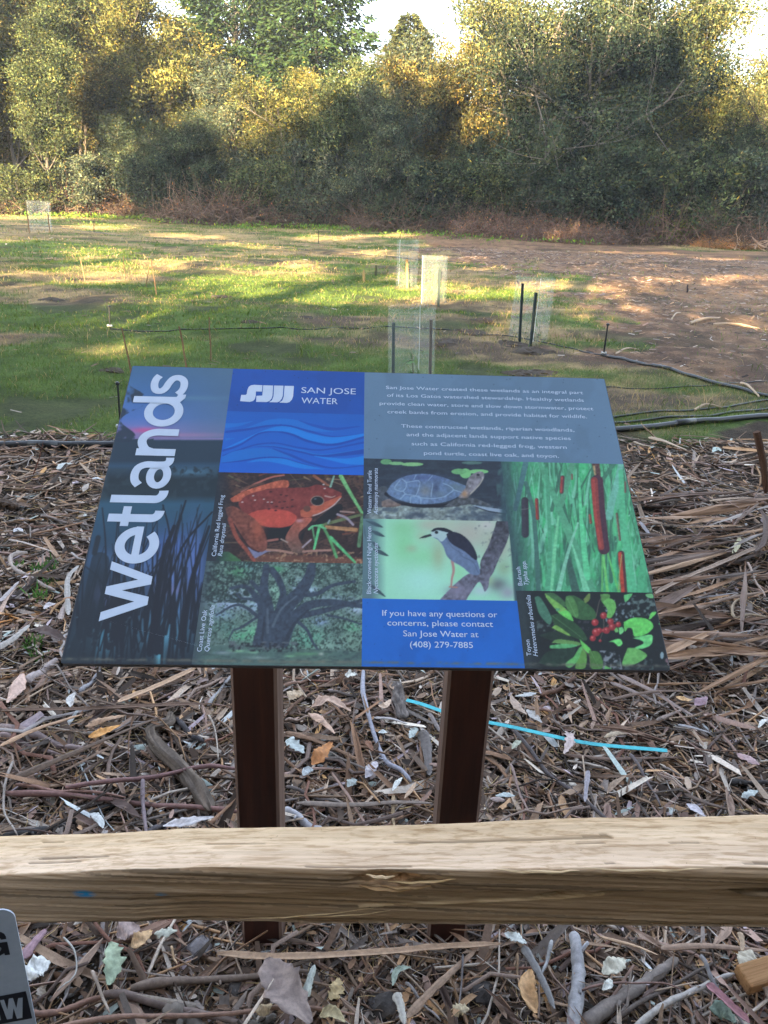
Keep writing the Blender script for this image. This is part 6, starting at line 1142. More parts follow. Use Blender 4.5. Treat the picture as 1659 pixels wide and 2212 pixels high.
 (S_, 'D', [(1190, 1135), (1400, 1075), (1660, 1000)], 22, (112, 92, 84), dict(z=.06, label='thin stick continuing the brown bark strip to the right edge')),
 (B_, 'D', [(660, 1640), (900, 1515), (1150, 1400), (1400, 1290), (1640, 1210)], 70, (140, 116, 100), dict(z=.08, curl=-.6, w1=40, label='broad grey tan bark strip reaching the right edge, uppermost of the bundle')),
 (B_, 'D', [(690, 1720), (900, 1670), (1150, 1590), (1400, 1480), (1640, 1425)], 84, (154, 114, 84), dict(z=.06, curl=-.5, w1=30, label='broad orange brown bark strip in the bundle at the right')),
 (B_, 'D', [(710, 1850), (950, 1800), (1250, 1690), (1660, 1605)], 60, (128, 104, 90), dict(z=.05, curl=.7, w1=56, label='rolled grey brown bark strip, lowest of the bundle at the right')),
 (B_, 'D', [(1030, 1670), (1200, 1650), (1390, 1618)], 32, (136, 128, 132), dict(z=.06, label='short pale grey bark piece between the broad strips')),
 (B_, 'D', [(1130, 835), (1400, 800), (1680, 765)], 42, (152, 126, 106), dict(z=.05, label='tan bark strip reaching the right edge above the bundle')),
 (S_, 'D', [(470, 875), (600, 868), (730, 858)], 46, (58, 54, 58), dict(z=.03, label='short black branch at the bulrush picture edge')),
 (S_, 'D', [(560, 850), (800, 850), (1000, 815), (1320, 755), (1660, 680)], 24, (98, 80, 74), dict(z=.045, label='long brown stick running to the right edge behind the bundle')),
 (B_, 'D', [(600, 1390), (900, 1378), (1110, 1402)], 40, (116, 94, 84), dict(z=.04, label='dark bark strip below the brown one touching the sign')),
 (S_, 'D', [(1000, 1115), (1150, 960), (1300, 920), (1450, 870), (1530, 770), (1590, 640)], 14, (96, 78, 76), dict(z=.10, label='thin crooked twig arching at the right edge')),
 (S_, 'D', [(560, 1195), (700, 1160), (930, 1125)], 10, (112, 92, 88), dict(z=.06, label='very thin twig beside the bulrush picture')),
 (B_, 'D', [(1640, 1840), (1480, 1820), (1360, 1850), (1340, 1740), (1420, 1680), (1560, 1745)], 40, (138, 118, 96), dict(z=.07, curl=.8, label='tan bark curl forming a loop at the right')),
 (B_, 'D', [(1540, 900), (1620, 1000), (1610, 1190), (1540, 1260)], 66, (92, 74, 68), dict(z=.09, curl=-.6, label='dark bent bark curl at the right edge')),
 (B_, 'D', [(600, 250), (760, 285), (940, 360)], 66, (176, 150, 126), dict(z=.03, w1=30, label='pale tan bark piece lying below the thick pipe, right side')),
 (B_, 'D', [(470, 280), (560, 310), (670, 325)], 34, (172, 150, 128), dict(z=.03, label='small pale bark sliver below the thick pipe')),
 (B_, 'D', [(920, 2200), (1060, 2110), (1210, 2025)], 44, (158, 112, 82), dict(z=.05, label='orange brown bark piece near the toyon picture corner')),
 (S_, 'D', [(1150, 2200), (1350, 2080), (1480, 1950), (1560, 1850)], 30, (100, 90, 92), dict(z=.05, label='grey twig beside the toyon picture corner')),
 (B_, 'D', [(520, 1000), (640, 1170), (720, 1290)], 40, (128, 124, 134), dict(z=.035, label='blue grey stick beside the bulrush picture')),
 (B_, 'D', [(590, 1010), (800, 1030), (1110, 1045)], 34, (140, 118, 104), dict(z=.04, label='flat tan bark strip above the bundle')),
 (B_, 'D', [(650, 1540), (760, 1520), (860, 1510)], 60, (138, 104, 84), dict(z=.04, label='short orange brown bark end beside the bulrush picture')),
 (S_, 'D', [(1490, 1290), (1560, 1430), (1650, 1600)], 22, (140, 118, 108), dict(z=.11, label='pinkish stick lying over the bark bundle')),
 (L_, 'D', [(1165, 385), (1200, 360), (1235, 380)], 60, (150, 190, 178), dict(z=.03, label='mint green leaf on the bare soil at the right')),
 (L_, 'D', [(1340, 1290), (1380, 1210), (1400, 1150)], 60, (160, 152, 112), dict(z=.05, label='yellow olive leaf right of the bark strip')),
 (L_, 'D', [(890, 1310), (930, 1300), (965, 1300)], 40, (160, 96, 76), dict(z=.06, curl=.6, label='small brick red leaf under the brown bark strip')),
 (L_, 'D', [(790, 2140), (850, 2080), (900, 2020)], 56, (164, 140, 146), dict(z=.05, label='pale pink leaf by the lower right corner of the sign')),
 (B_, 'D', [(510, 970), (600, 955), (690, 940)], 40, (176, 180, 184), dict(z=.03, label='white grey bark flake at the bulrush picture edge')),
 (S_, 'D', [(1000, 465), (1150, 485), (1560, 492)], 20, (128, 104, 96), dict(z=.03, label='thin brown stick on the bare soil at the right')),
 (S_, 'D', [(1060, 510), (1130, 600), (1165, 670)], 12, (82, 72, 72), dict(z=.05, label='thin dark twig on the bare soil at the right')),
 (B_, 'D', [(1150, 610), (1240, 650), (1330, 690)], 24, (84, 76, 74), dict(z=.03, label='dark stick above the tan strip at the right')),
 # left of the sign
 (S_, 'E', [(255, 1180), (110, 1215), (100, 1280), (150, 1340), (280, 1410), (400, 1490), (520, 1540)], 48, (148, 132, 126), dict(z=.03, w1=34, label='curved pale grey root left of the sign')),
 (B_, 'E', [(745, 1320), (650, 1430), (640, 1600), (650, 1790)], 50, (160, 148, 146), dict(z=.05, w1=60, label='pale grey bark strip hanging along the left edge of the sign')),
 (L_, 'E', [(235, 1960), (420, 1960), (620, 2030)], 150, (74, 52, 46), dict(z=.07, curl=-.8, label='dark brown curled bark at the lower left edge of the sign', name='bark_curl', cat='bark')),
 (S_, 'E', [(385, 820), (600, 862), (880, 932)], 26, (126, 112, 110), dict(z=.04, label='straight grey stick pointing at the letter t of the heading')),
 (S_, 'E', [(-60, 715), (60, 728), (175, 742)], 86, (84, 70, 64), dict(z=.04, label='thick dark broken log at the left edge')),
 (S_, 'E', [(-40, 305), (300, 300), (620, 292)], 34, (126, 108, 98), dict(z=.02, label='long brown branch lying along the thick pipe at the left')),
 (S_, 'E', [(-40, 395), (150, 350), (330, 298)], 24, (132, 116, 108), dict(z=.02, label='branch meeting the long one below the pipe at the left')),
 (B_, 'E', [(-60, 2110), (100, 2030), (280, 1880)], 110, (172, 154, 148), dict(z=.05, curl=.5, label='pale pinkish bark slab at the left edge')),
 (B_, 'E', [(80, 1080), (250, 1112), (500, 1190)], 34, (158, 142, 136), dict(z=.04, label='pale bark sliver above the curved root')),
 (L_, 'E', [(455, 440), (530, 425), (625, 435)], 46, (152, 108, 82), dict(z=.05, label='orange brown bark flake below the pipe at the left', name='bark_flake', cat='bark')),
 (L_, 'E', [(590, 1640), (650, 1628), (720, 1635)], 36, (150, 98, 62), dict(z=.07, label='small orange bark flake on the pale strip', name='bark_flake', cat='bark')),
 (L_, 'E', [(415, 1730), (470, 1700), (530, 1680)], 84, (190, 168, 182), dict(z=.05, label='pink white leaf left of the letter w of the heading')),
 (L_, 'E', [(540, 400), (600, 360), (690, 350)], 84, (168, 182, 184), dict(z=.04, curl=.6, teeth=.12, label='pale aqua crumpled leaf below the pipe at the left')),
 (L_, 'E', [(130, 1010), (170, 985), (220, 1000)], 54, (186, 178, 190), dict(z=.05, label='white triangular leaf at the left')),
 (S_, 'E', [(0, 1020), (400, 1030), (860, 1068)], 16, (86, 74, 74), dict(z=.04, label='long dark thin twig across the litter at the left')),
 (B_, 'E', [(610, 1020), (720, 1015), (850, 1000)], 34, (122, 104, 96), dict(z=.04, label='brown stick end beside the letter e of the heading')),
 (L_, 'E', [(790, 620), (815, 590), (840, 545)], 70, (166, 148, 138), dict(z=.05, curl=.7, label='pale rolled bark piece beside the heading', name='bark_flake', cat='bark')),
 (L_, 'E', [(870, 500), (920, 495), (980, 510)], 40, (170, 178, 190), dict(z=.04, label='pale blue flake beside the letter n of the heading', name='bark_flake', cat='bark')),
 (S_, 'E', [(290, 990), (400, 940), (480, 925)], 30, (134, 112, 106), dict(z=.04, label='short brown stick left of the straight grey one')),
 (B_, 'E', [(0, 1660), (90, 1570), (180, 1480)], 50, (150, 140, 144), dict(z=.05, label='grey bark strip slanting up at the left edge')),
 (B_, 'E', [(0, 1760), (60, 1640), (150, 1530)], 46, (162, 132, 118), dict(z=.045, label='pink tan bark strip below the grey one at the left edge')),
 (B_, 'E', [(570, 1830), (600, 1740), (640, 1650)], 70, (142, 124, 120), dict(z=.045, label='brown bark beneath the pale hanging strip')),
 # in front of the rail
 (S_, 'L', [(60, 880), (150, 858), (300, 830), (450, 788)], 34, (128, 92, 80), dict(z=.05, label='reddish brown stick end beside the placard')),
 (S_, 'L', [(440, 775), (600, 790), (800, 840), (1065, 915)], 40, (112, 94, 90), dict(z=.055, w1=26, label='grey brown branch bending down below the rail at the left')),
 (S_, 'L', [(100, 935), (450, 870), (700, 850), (1000, 835), (1240, 820), (1520, 855)], 24, (140, 104, 90), dict(z=.08, w1=16, label='long thin reddish tan stick below the rail')),
 (S_, 'L', [(560, 752), (800, 715), (1140, 690), (1320, 682)], 44, (122, 102, 92), dict(z=.05, w1=18, label='grey brown branch behind the big folded leaf')),
 (B_, 'L', [(930, 630), (1200, 645), (1659, 625), (1860, 605), (2150, 590)], 42, (168, 132, 104), dict(z=.06, curl=-.3, w1=26, label='long tan bark strip under the rail at the post feet')),
 (L_, 'L', [(1145, 650), (1180, 740), (1240, 830), (1330, 930)], 180, (134, 114, 110), dict(z=.09, curl=.6, label='big folded grey brown leaf at the bottom edge')),
 (L_, 'L', [(470, 580), (490, 670), (465, 765)], 88, (150, 172, 140), dict(z=.07, teeth=.16, curl=.5, label='green toothed leaf below the rail at the left')),
 (L_, 'L', [(100, 740), (150, 700), (215, 665)], 120, (200, 204, 206), dict(z=.06, teeth=.1, curl=.2, label='white mottled bark flake beside the placard', name='bark_flake', cat='bark')),
 (B_, 'L', [(95, 650), (140, 590), (195, 525)], 56, (138, 104, 118), dict(z=.055, label='purple bark piece beside the placard')),
 (S_, 'L', [(265, 518), (310, 575), (318, 640), (290, 700), (235, 750)], 9, (166, 162, 160), dict(z=.09, label='thin white curved twig below the rail at the left')),
 (S_, 'L', [(388, 660), (430, 760), (462, 842)], 17, (168, 148, 136), dict(z=.09, label='pale pointed stick lying over the branch fork')),
 (S_, 'L', [(720, 860), (800, 900), (870, 950)], 96, (112, 102, 96), dict(z=.03, label='thick grey stub at the bottom edge')),
 (B_, 'L', [(1310, 815), (1325, 750), (1348, 680)], 48, (168, 188, 182), dict(z=.08, curl=.8, label='pale teal bark curl beside the big folded leaf')),
 (L_, 'L', [(560, 600), (600, 580), (650, 530)], 90, (176, 134, 88), dict(z=.06, curl=.8, label='orange tan crumpled leaf under the rail')),
 (L_, 'L', [(1415, 830), (1440, 790), (1450, 735)], 70, (176, 148, 98), dict(z=.07, teeth=.2, label='yellow tan lobed leaf at the bottom')),
 (L_, 'L', [(1095, 880), (1130, 870), (1165, 845)], 60, (172, 144, 108), dict(z=.06, curl=.7, label='tan leaf left of the big folded leaf')),
 (L_, 'L', [(1370, 900), (1420, 890), (1480, 925)], 64, (164, 146, 104), dict(z=.06, curl=.8, label='olive tan curled leaf at the bottom edge')),
 (L_, 'L', [(500, 560), (540, 540), (600, 520)], 110, (140, 116, 112), dict(z=.05, curl=.4, label='greyish pink bark sheet under the rail', name='bark_flake', cat='bark')),
 (L_, 'L', [(660, 545), (710, 540), (760, 530)], 50, (176, 180, 152), dict(z=.06, teeth=.15, curl=.6, label='pale green yellow leaf under the rail')),
 (S_, 'L', [(730, 560), (740, 600), (755, 640)], 12, (176, 142, 108), dict(z=.08, label='tiny tan stick standing under the rail')),
 (B_, 'L', [(1180, 700), (1450, 620), (1480, 560)], 16, (112, 94, 84), dict(z=.05, label='thin bark sliver crossing under the tan strip')),
 (S_, 'L', [(1060, 935), (1120, 905), (1180, 880)], 44, (104, 96, 92), dict(z=.04, label='short grey stick at the bottom left of the big leaf')),
 (S_, 'R', [(835, 520), (850, 620), (855, 700), (825, 950)], 50, (150, 148, 168), dict(z=.07, w1=70, label='smooth lavender branch standing at the bottom right of centre')),
 (S_, 'R', [(860, 930), (1050, 790), (1200, 690), (1275, 640)], 72, (122, 110, 106), dict(z=.04, w1=34, label='thick grey brown branch right of the lavender one')),
 (S_, 'R', [(1080, 935), (1250, 800), (1400, 730), (1525, 690)], 34, (150, 142, 140), dict(z=.07, w1=20, label='pale grey branch reaching the yellow wood block')),
 (S_, 'R', [(870, 745), (1050, 712), (1180, 708), (1310, 752)], 11, (124, 92, 86), dict(z=.09, label='thin reddish twig over the thick grey brown branch')),
 (B_, 'R', [(110, 905), (250, 760), (410, 615)], 42, (148, 118, 98), dict(z=.05, label='brown bark strip at the bottom left of the right post')),
 (B_, 'R', [(610, 600), (680, 720), (745, 870)], 44, (108, 106, 110), dict(z=.06, label='flat dark grey bark strip at the bottom')),
 (L_, 'R', [(640, 700), (625, 800), (665, 890)], 92, (178, 128, 76), dict(z=.08, curl=.8, label='orange ribbed curled leaf at the bottom centre')),
 (B_, 'R', [(1395, 765), (1480, 840), (1580, 930)], 54, (150, 96, 106), dict(z=.08, curl=-.5, label='crimson and green bark strip at the lower right corner')),
 (S_, 'R', [(1385, 600), (1440, 700), (1590, 935)], 22, (106, 104, 110), dict(z=.09, label='straight grey twig near the yellow wood block')),
 (L_, 'R', [(1545, 690), (1570, 650), (1590, 615)], 90, (170, 158, 138), dict(z=.07, curl=.8, label='pale tan bark stub above the yellow wood block', name='bark_flake', cat='bark')),
 (S_, 'R', [(355, 600), (350, 720), (335, 840)], 11, (96, 90, 94), dict(z=.08, label='thin dark upright twig left of the bottom centre')),
 (L_, 'R', [(950, 720), (1000, 690), (1045, 655)], 84, (190, 178, 142), dict(z=.06, curl=.4, label='cream leaf behind the thick grey brown branch')),
 (S_, 'R', [(738, 545), (720, 620), (690, 700)], 18, (146, 148, 160), dict(z=.07, label='thin blue grey stick left of the lavender branch')),
 (S_, 'R', [(980, 920), (1150, 800), (1280, 730), (1450, 650)], 22, (92, 80, 76), dict(z=.04, label='dark brown stick below the thick grey brown branch')),
 (L_, 'R', [(530, 545), (570, 565), (625, 590)], 50, (176, 188, 188), dict(z=.07, teeth=.15, label='pale aqua scalloped leaf under the rail')),
 (B_, 'R', [(65, 800), (85, 860), (100, 935)], 48, (186, 176, 166), dict(z=.06, curl=.4, label='cream bark piece at the bottom left of centre')),
 (L_, 'R', [(50, 770), (70, 710), (130, 690)], 36, (132, 148, 134), dict(z=.06, curl=.8, label='grey green curled leaf at the bottom')),
 (L_, 'R', [(300, 890), (340, 870), (380, 870)], 60, (178, 156, 120), dict(z=.06, teeth=.2, curl=.7, label='small tan crumpled leaf at the bottom centre')),
 (S_, 'R', [(110, 720), (180, 800), (260, 890)], 14, (124, 118, 122), dict(z=.07, label='thin grey twig crossing the brown bark strip')),
 (L_, 'R', [(1410, 870), (1470, 880), (1520, 930)], 90, (92, 112, 98), dict(z=.05, curl=.6, label='dark green leaf under the crimson strip')),
 (B_, 'R', [(1540, 540), (1550, 580), (1548, 620)], 30, (152, 126, 102), dict(z=.07, label='upright tan stick under the rail at the right')),
 (B_, 'R', [(1200, 610), (1400, 600), (1659, 620)], 38, (132, 104, 88), dict(z=.05, label='brown bark strip under the rail at the right edge')),
 (B_, 'R', [(1620, 720), (1660, 800), (1700, 900)], 46, (128, 106, 92), dict(z=.05, label='brown bark below the yellow wood block')),
 (L_, 'R', [(950, 790), (975, 770), (980, 740)], 40, (198, 200, 190), dict(z=.07, curl=.7, label='small white leaf on the thick branch')),
 (S_, 'R', [(590, 600), (592, 680), (598, 740)], 12, (140, 110, 84), dict(z=.07, label='thin tan upright stick under the rail centre')),
 (B_, 'R', [(940, 560), (1090, 600), (1190, 640)], 14, (176, 140, 110), dict(z=.07, label='thin tan sliver under the rail right of centre')),
]
for kind, cr, pts, w, col, k in ITEMS: litter_piece(kind, cr, pts, w, col, **k)
# gnarled grey log, wood chunk, wood block, stones, standing stub, cyan strip
def gnarl(name, cr, pts, ws, col, z, label, cat, seed, flat=1.):
    P = curve_pts([on_z(*px(cr, *q), z) for q in pts], 40); W_ = np.interp(np.linspace(0, 1, 40), np.linspace(0, 1, len(ws)), ws); n = 26; vs = []; cs = []; O = P[20].copy(); O.z = 0; R = np.random.default_rng(seed)
    for i, p_ in enumerate(P):
        d = (P[min(i + 1, 39)] - P[max(i - 1, 0)]); d.z = 0; d.normalize(); s_ = Vector((-d.y, d.x, 0)); r_ = pw(W_[i], cr, p_) / 2 * (.55 if i in (0, 39) else 1)
        for k in range(n):
            a = 2 * PI * k / n; q = r_ * (.82 + .42 * mnoise.noise((i * .16, math.cos(a) * 1.4 + seed, math.sin(a) * 1.4)) + .58 * mnoise.noise((i * .09, math.cos(a) * 5, math.sin(a) * 5 + seed)) + .14 * mnoise.noise((i * .5, math.cos(a) * 9, math.sin(a) * 9 + seed)))
            v = p_ + s_ * math.cos(a) * q + Vector((0, 0, math.sin(a) * q * flat)); v.z += gz(v.x, v.y); vs.append(v - O)
            b = .45 + 1.1 * abs(mnoise.noise((i * .13, math.cos(a) * 8, math.sin(a) * 8 + seed * 2))); cs.append(tuple(x * b for x in AL(col)))
    m = MB(); m.add(vs, [(i * n + k, i * n + (k + 1) % n, (i + 1) * n + (k + 1) % n, (i + 1) * n + k) for i in range(39) for k in range(n)] + [tuple(range(n))[::-1], tuple(39 * n + k for k in range(n))]); m.c = cs
    o = m.build(name, M_WOODY, None, True, label=label, cat=cat); o.location = O; o.color = (1, 1, 1, 1)
gnarl('gnarled_log', 'A', [(1145, 345), (1125, 420), (1010, 470), (1060, 580), (1230, 740), (1320, 860), (1410, 1010)], [50, 78, 92, 112, 116, 130, 90], (112, 100, 92), .032, 'gnarled twisted grey log left of the left post', 'log', 3)
gnarl('wood_chunk', 'B', [(1005, 150), (1010, 260), (1040, 390)], [70, 95, 80], (112, 104, 102), .03, 'weathered furrowed grey wood chunk between the posts', 'wood', 5, .6)
gnarl('wood_chunk', 'E', [(-80, 700), (40, 715), (160, 745)], [100, 95, 60], (96, 82, 74), .05, 'dark chunk of wood at the left edge of the litter', 'wood', 6, .8)
B = on_z(*px('R', 1590, 790), 0); m = MB(); m.col = AL((140, 108, 78)); m.box(-.04, .075, -.022, .028, .035, .070); m.col = AL((150, 120, 76))
o = m.build('wood_block', M_TIMBER, None, label='yellow cut wood block at the lower right corner', cat='wood block'); o.location = B; o.rotation_euler = (.15, -.06, .28); bv = o.modifiers.new('bevel', 'BEVEL'); bv.width = .004; bv.segments = 2
T_ = on_y(1635, 932, on_z(1662, 1062).y); B = on_z(1662, 1062); m = MB(); m.col = AL((72, 52, 42)); m.tube([Vector((0, 0, -.05)), (T_ - B) * .5 + Vector((.004, 0, 0)), T_ - B], [.022, .021, .018], 7, rough=.3, seed=4)
o = m.build('broken_stake', M_WOODY, None, label='broken brown wooden stub leaning at the right edge', cat='stub'); o.location = B; o.color = (1, 1, 1, 1)
for tx, ty, bx, by in ((412, 150, 300, 470), (645, 90, 600, 165)):
    T0, B0 = px('E', tx, ty), px('E', bx, by); B = on_z(*B0); Tt = on_y(*T0, B.y); m = MB(); m.col = AL((100, 66, 58)); m.tube([Vector((0, 0, -.02)), (Tt - B) * .5 + Vector((.01, 0, 0)), Tt - B], [.0035, .003, .0015], 5)
    o = m.build('upright_twig', M_LITTER, None, label='thin reddish twig sticking up ' + ('in front of the pipe at the left' if tx < 500 else 'behind the pipe at the left'), cat='twig'); o.location = B
def strip_flat(pts, w0, z, mat, name, label, cat):
    P = curve_pts([on_z(*p_, z) for p_ in pts], 60); vs = []; n = 60; O = P[30].copy(); O.z = 0
    for i, p_ in enumerate(P):
        d = P[min(i + 1, n - 1)] - P[max(i - 1, 0)]; d.z = 0; d.normalize(); s_ = Vector((-d.y, d.x, 0)); ww = w0 / 2; h = Vector((0, 0, .004 * math.sin(i * .23)))
        for v, t_ in ((-1, 0), (1, 0), (1, -.0014), (-1, -.0014)): vs.append(p_ + s_ * v * ww + h + Vector((0, 0, t_ + v * .0015)) - O)
    m = MB(); m.add(vs, [(i * 4 + k, i * 4 + (k + 1) % 4, (i + 1) * 4 + (k + 1) % 4, (i + 1) * 4 + k) for i in range(n - 1) for k in range(4)] + [(0, 1, 2, 3), ((n - 1) * 4 + 3, (n - 1) * 4 + 2, (n - 1) * 4 + 1, (n - 1) * 4)])
    o = m.build(name, mat, None, label=label, cat=cat); o.location = O
M_CYAN = NT('cyan_tape'); M_CYAN = M_CYAN.bsdf(M_CYAN.ramp(M_CYAN.noise(35, 4, .7), [(.3, (.05, .33, .38)), (.6, (.07, .46, .52))]), .55, .35)
strip_flat([(878, 1512), (915, 1524), (945, 1532), (1000, 1546), (1060, 1562), (1130, 1577), (1250, 1600), (1350, 1612), (1441, 1623)], .0125, .038, M_CYAN, 'marking_strip', 'bright cyan plastic strip lying in the litter behind the right post', 'strip')
def rock(x, y, s_, col, label, seed, cr='L'):
    P = on_z(*px(cr, x, y), 0); r_ = pw(s_, cr, P) / 2; bm = bmesh.new(); bmesh.ops.create_icosphere(bm, subdivisions=3, radius=r_)
    for v in bm.verts: q = v.co / r_; v.co *= 1 + .25 * mnoise.noise(q * 1.6 + Vector((seed, 0, 0))) + .10 * mnoise.noise(q * 5 + Vector((0, seed, 0))); v.co.z *= .7
    me = bpy.data.meshes.new('stone'); bm.to_mesh(me); bm.free(); a = me.color_attributes.new('Col', 'FLOAT_COLOR', 'POINT'); c = np.ones((len(me.vertices), 4), np.float32); c[:, :3] = AL(col); a.data.foreach_set('color', c.ravel()); me.materials.append(M_LITTER)
    o = link('stone' if 'stone' in label else 'soil_clod', me, None, label=label, cat='stone' if 'stone' in label else 'soil clod'); o.location = (P.x, P.y, gz(P.x, P.y) + r_ * .4)
rock(850, 620, 110, (116, 112, 116), 'grey stone under the rail left of centre', 1); rock(360, 655, 50, (132, 130, 134), 'small grey stone below the rail near the placard', 2); rock(295, 795, 44, (140, 140, 142), 'small pale stone beside the placard branches', 3); rock(250, 715, 30, (128, 130, 134), 'tiny pale stone beside the placard', 4)
rock(420, 815, 130, (70, 66, 66), 'dark crumbly soil clod at the bottom centre', 5, 'R'); rock(20, 870, 130, (66, 62, 62), 'dark soil clod at the bottom left of centre', 6, 'R'); rock(1640, 860, 110, (70, 66, 68), 'dark soil clod at the bottom edge right of the big leaf', 7); rock(1010, 790, 80, (90, 86, 86), 'brown soil clod right of the thin stick below the rail', 8)

# ---- individual small pieces, copies of a few shapes
def unit_twig(seed):
    R = random.Random(seed); m = MB(); P = [Vector(((i / 6 - .5), R.uniform(-.04, .04) * (1 + (i > 2)), .02 + R.uniform(0, .04))) for i in range(7)]; m.tube(P, [.016 * R.uniform(.7, 1.2) for _ in P], 5); return m.mesh('twig', M_WOODY, True)
def unit_leaf(seed, teeth=.1, curl=.5, asp=.4):
    R = random.Random(seed); n, K = 7, 5; vs = []
    for i in range(n):
        u = i / (n - 1); w = asp * math.sin(PI * min(max(u, .04), .96)) ** .8 * (1 + (teeth if i % 2 else -teeth))
        for k in range(K): v = k / (K - 1) * 2 - 1; vs.append((u - .5, v * w / 2, .04 + curl * v * v * w * .5 + .15 * math.sin(PI * u) * asp + R.uniform(-.02, .02)))
    m = MB(); m.add(vs, [(i * K + k, i * K + k + 1, (i + 1) * K + k + 1, (i + 1) * K + k) for i in range(n - 1) for k in range(K - 1)]); m.c = [(R.uniform(.8, 1.2),) * 3 for _ in vs]; return m.mesh('leaf', M_DRYOBJ)
M_DRYOBJ = mat_attr('dry_leaf_scattered', grain=8, amt=.3, rough=.65, objcol=True)
UT = [unit_twig(i) for i in range(6)]; UL_ = [unit_leaf(i, [0, .12, .2][i % 3], [.5, -.3, .8][i % 3], [.3, .45, .6][i % 3]) for i in range(6)]; UB_ = [unit_leaf(20 + i, .05, [.7, -.5][i % 2], [.14, .2, .1][i % 3]) for i in range(6)]
def spot(R, lo=1.0, hi=4.6):
    while True:
        xp = R.uniform(-20, 1680); yp = R.uniform(985, 2212)
        q = on_z(xp, yp)
        if litter_zone(np.array([q.x]), np.array([q.y + .1]))[0] and not (abs(q.x + .23) < .07 and abs(q.y - 1.28) < .07) and not (abs(q.x - .19) < .07 and abs(q.y - 1.3) < .07): return q
Rl = random.Random(77)
SC_ = [('twig', UT, 190, (.06, .42), [(120, 104, 98), (96, 82, 78), (140, 122, 114), (118, 86, 76), (150, 142, 142)], 'thin dry twig lying in the leaf litter', 'twig', 'thin twigs in the leaf litter'),
       ('small_leaf', UL_, 110, (.018, .045), [(150, 122, 102), (126, 100, 88), (168, 172, 172), (156, 140, 138), (112, 92, 82), (170, 160, 152)], 'small dry leaf lying in the leaf litter', 'leaf', 'small dry leaves in the litter'),
       ('bark_chip', UB_, 160, (.05, .17), [(120, 94, 82), (104, 84, 76), (140, 118, 106), (150, 128, 116), (90, 74, 70)], 'narrow curled bark chip lying in the leaf litter', 'bark', 'small bark chips in the litter')]
for nm, ms, cnt, (l0, l1), pal, lab, cat, grp in SC_:
    for i in range(cnt):
        q = spot(Rl); o = link(nm, ms[i % len(ms)], None, label=lab, cat=cat, group=grp); s_ = Rl.uniform(l0, l1); o.location = (q.x, q.y, gz(q.x, q.y) + Rl.uniform(.008, .03)); o.scale = (s_, s_ * (1 if nm != 'twig' else Rl.uniform(.5, 1.2)), s_ * (1 if nm != 'twig' else .6)); o.rotation_euler = (Rl.uniform(-.4, .4), Rl.uniform(-.15, .15), Rl.uniform(0, 6.28)); o.color = (*AL(Rl.choice(pal), 1.05), 1)
for i in range(110):
    q = on_z(Rl.uniform(1400, 1720), Rl.uniform(1080, 1500)); 
    if q.x < .52 + .06 * (q.y - 1): q.x += .12
    s_ = Rl.uniform(.18, .62); o = link('long_bark_strip', UB_[i % 6], None, label='long bark strip in the heap right of the sign', cat='bark', group='bark strips heaped right of the sign')
    o.location = (q.x, q.y, gz(q.x, q.y) + Rl.uniform(.02, .10)); o.scale = (s_, s_ * Rl.uniform(.3, .6), s_ * .35); o.rotation_euler = (Rl.uniform(-.7, .7), Rl.uniform(-.10, .10), Rl.gauss(.35, .28)); o.color = (*AL(Rl.choice([(150, 120, 98), (128, 104, 90), (112, 92, 84), (168, 138, 114), (140, 130, 126), (84, 70, 64), (100, 80, 70), (120, 92, 74)]), .9), 1)
# ---- the mass of fine litter, thin over a patch of bare soil by the placard
BARE = on_z(*px('L', 270, 745))
for i in range(90):
    a = Rl.uniform(0, 6.28); q = Rl.random() ** .5; x, y = BARE.x + math.cos(a) * q * .17, BARE.y + math.sin(a) * q * .10; s_ = Rl.uniform(.002, .008)
    if i == 0:
        bm = bmesh.new(); bmesh.ops.create_icosphere(bm, subdivisions=1, radius=1.)
        for v in bm.verts: v.co *= Rl.uniform(.75, 1.2); v.co.z *= .7
        PEB = bpy.data.meshes.new('pebble'); bm.to_mesh(PEB); bm.free(); PEB.materials.append(M_PEB if 'M_PEB' in globals() else mat_attr('pebble_stone', objcol=False))
        aa = PEB.color_attributes.new('Col', 'FLOAT_COLOR', 'POINT'); aa.data.foreach_set('color', np.tile(np.array([.22, .2, .185, 1], np.float32), len(PEB.vertices)))
    o = link('pebble', PEB, None, label='small grey pebble on the bare soil beside the placard', cat='pebble', group='pebbles on the bare soil'); o.location = (x, y, gz(x, y) + s_ * .3); o.scale = (s_, s_ * Rl.uniform(.6, 1), s_ * Rl.uniform(.5, 1)); o.rotation_euler = (0, 0, a)
def scatter_pts(n, R, pad=.25, far=5.6):
    yy = np.exp(R.uniform(math.log(.72), math.log(far), n * 2)); k = R.random(n * 2) < 1.; yy = yy[k][:n * 2]; xx = R.uniform(-1, 1, len(yy)) * (.55 * yy + pad + .1); k = litter_zone(xx, yy - .12) & ~((((xx - BARE.x) / .16) ** 2 + ((yy - BARE.y) / .09) ** 2 < 1) & (R.random(len(xx)) < .85)); return xx[k][:n], yy[k][:n]
PAL = np.array([AL(c) for c in [(142, 120, 104), (116, 96, 84), (88, 74, 66), (162, 144, 130), (132, 104, 86), (164, 132, 104), (62, 54, 50), (180, 168, 160), (122, 112, 108), (148, 124, 116)]])
PALW = np.array([3, 3, 3, 2, 2, 1.4, 2.5, 1, 2, 1.6]); PALW /= PALW.sum()
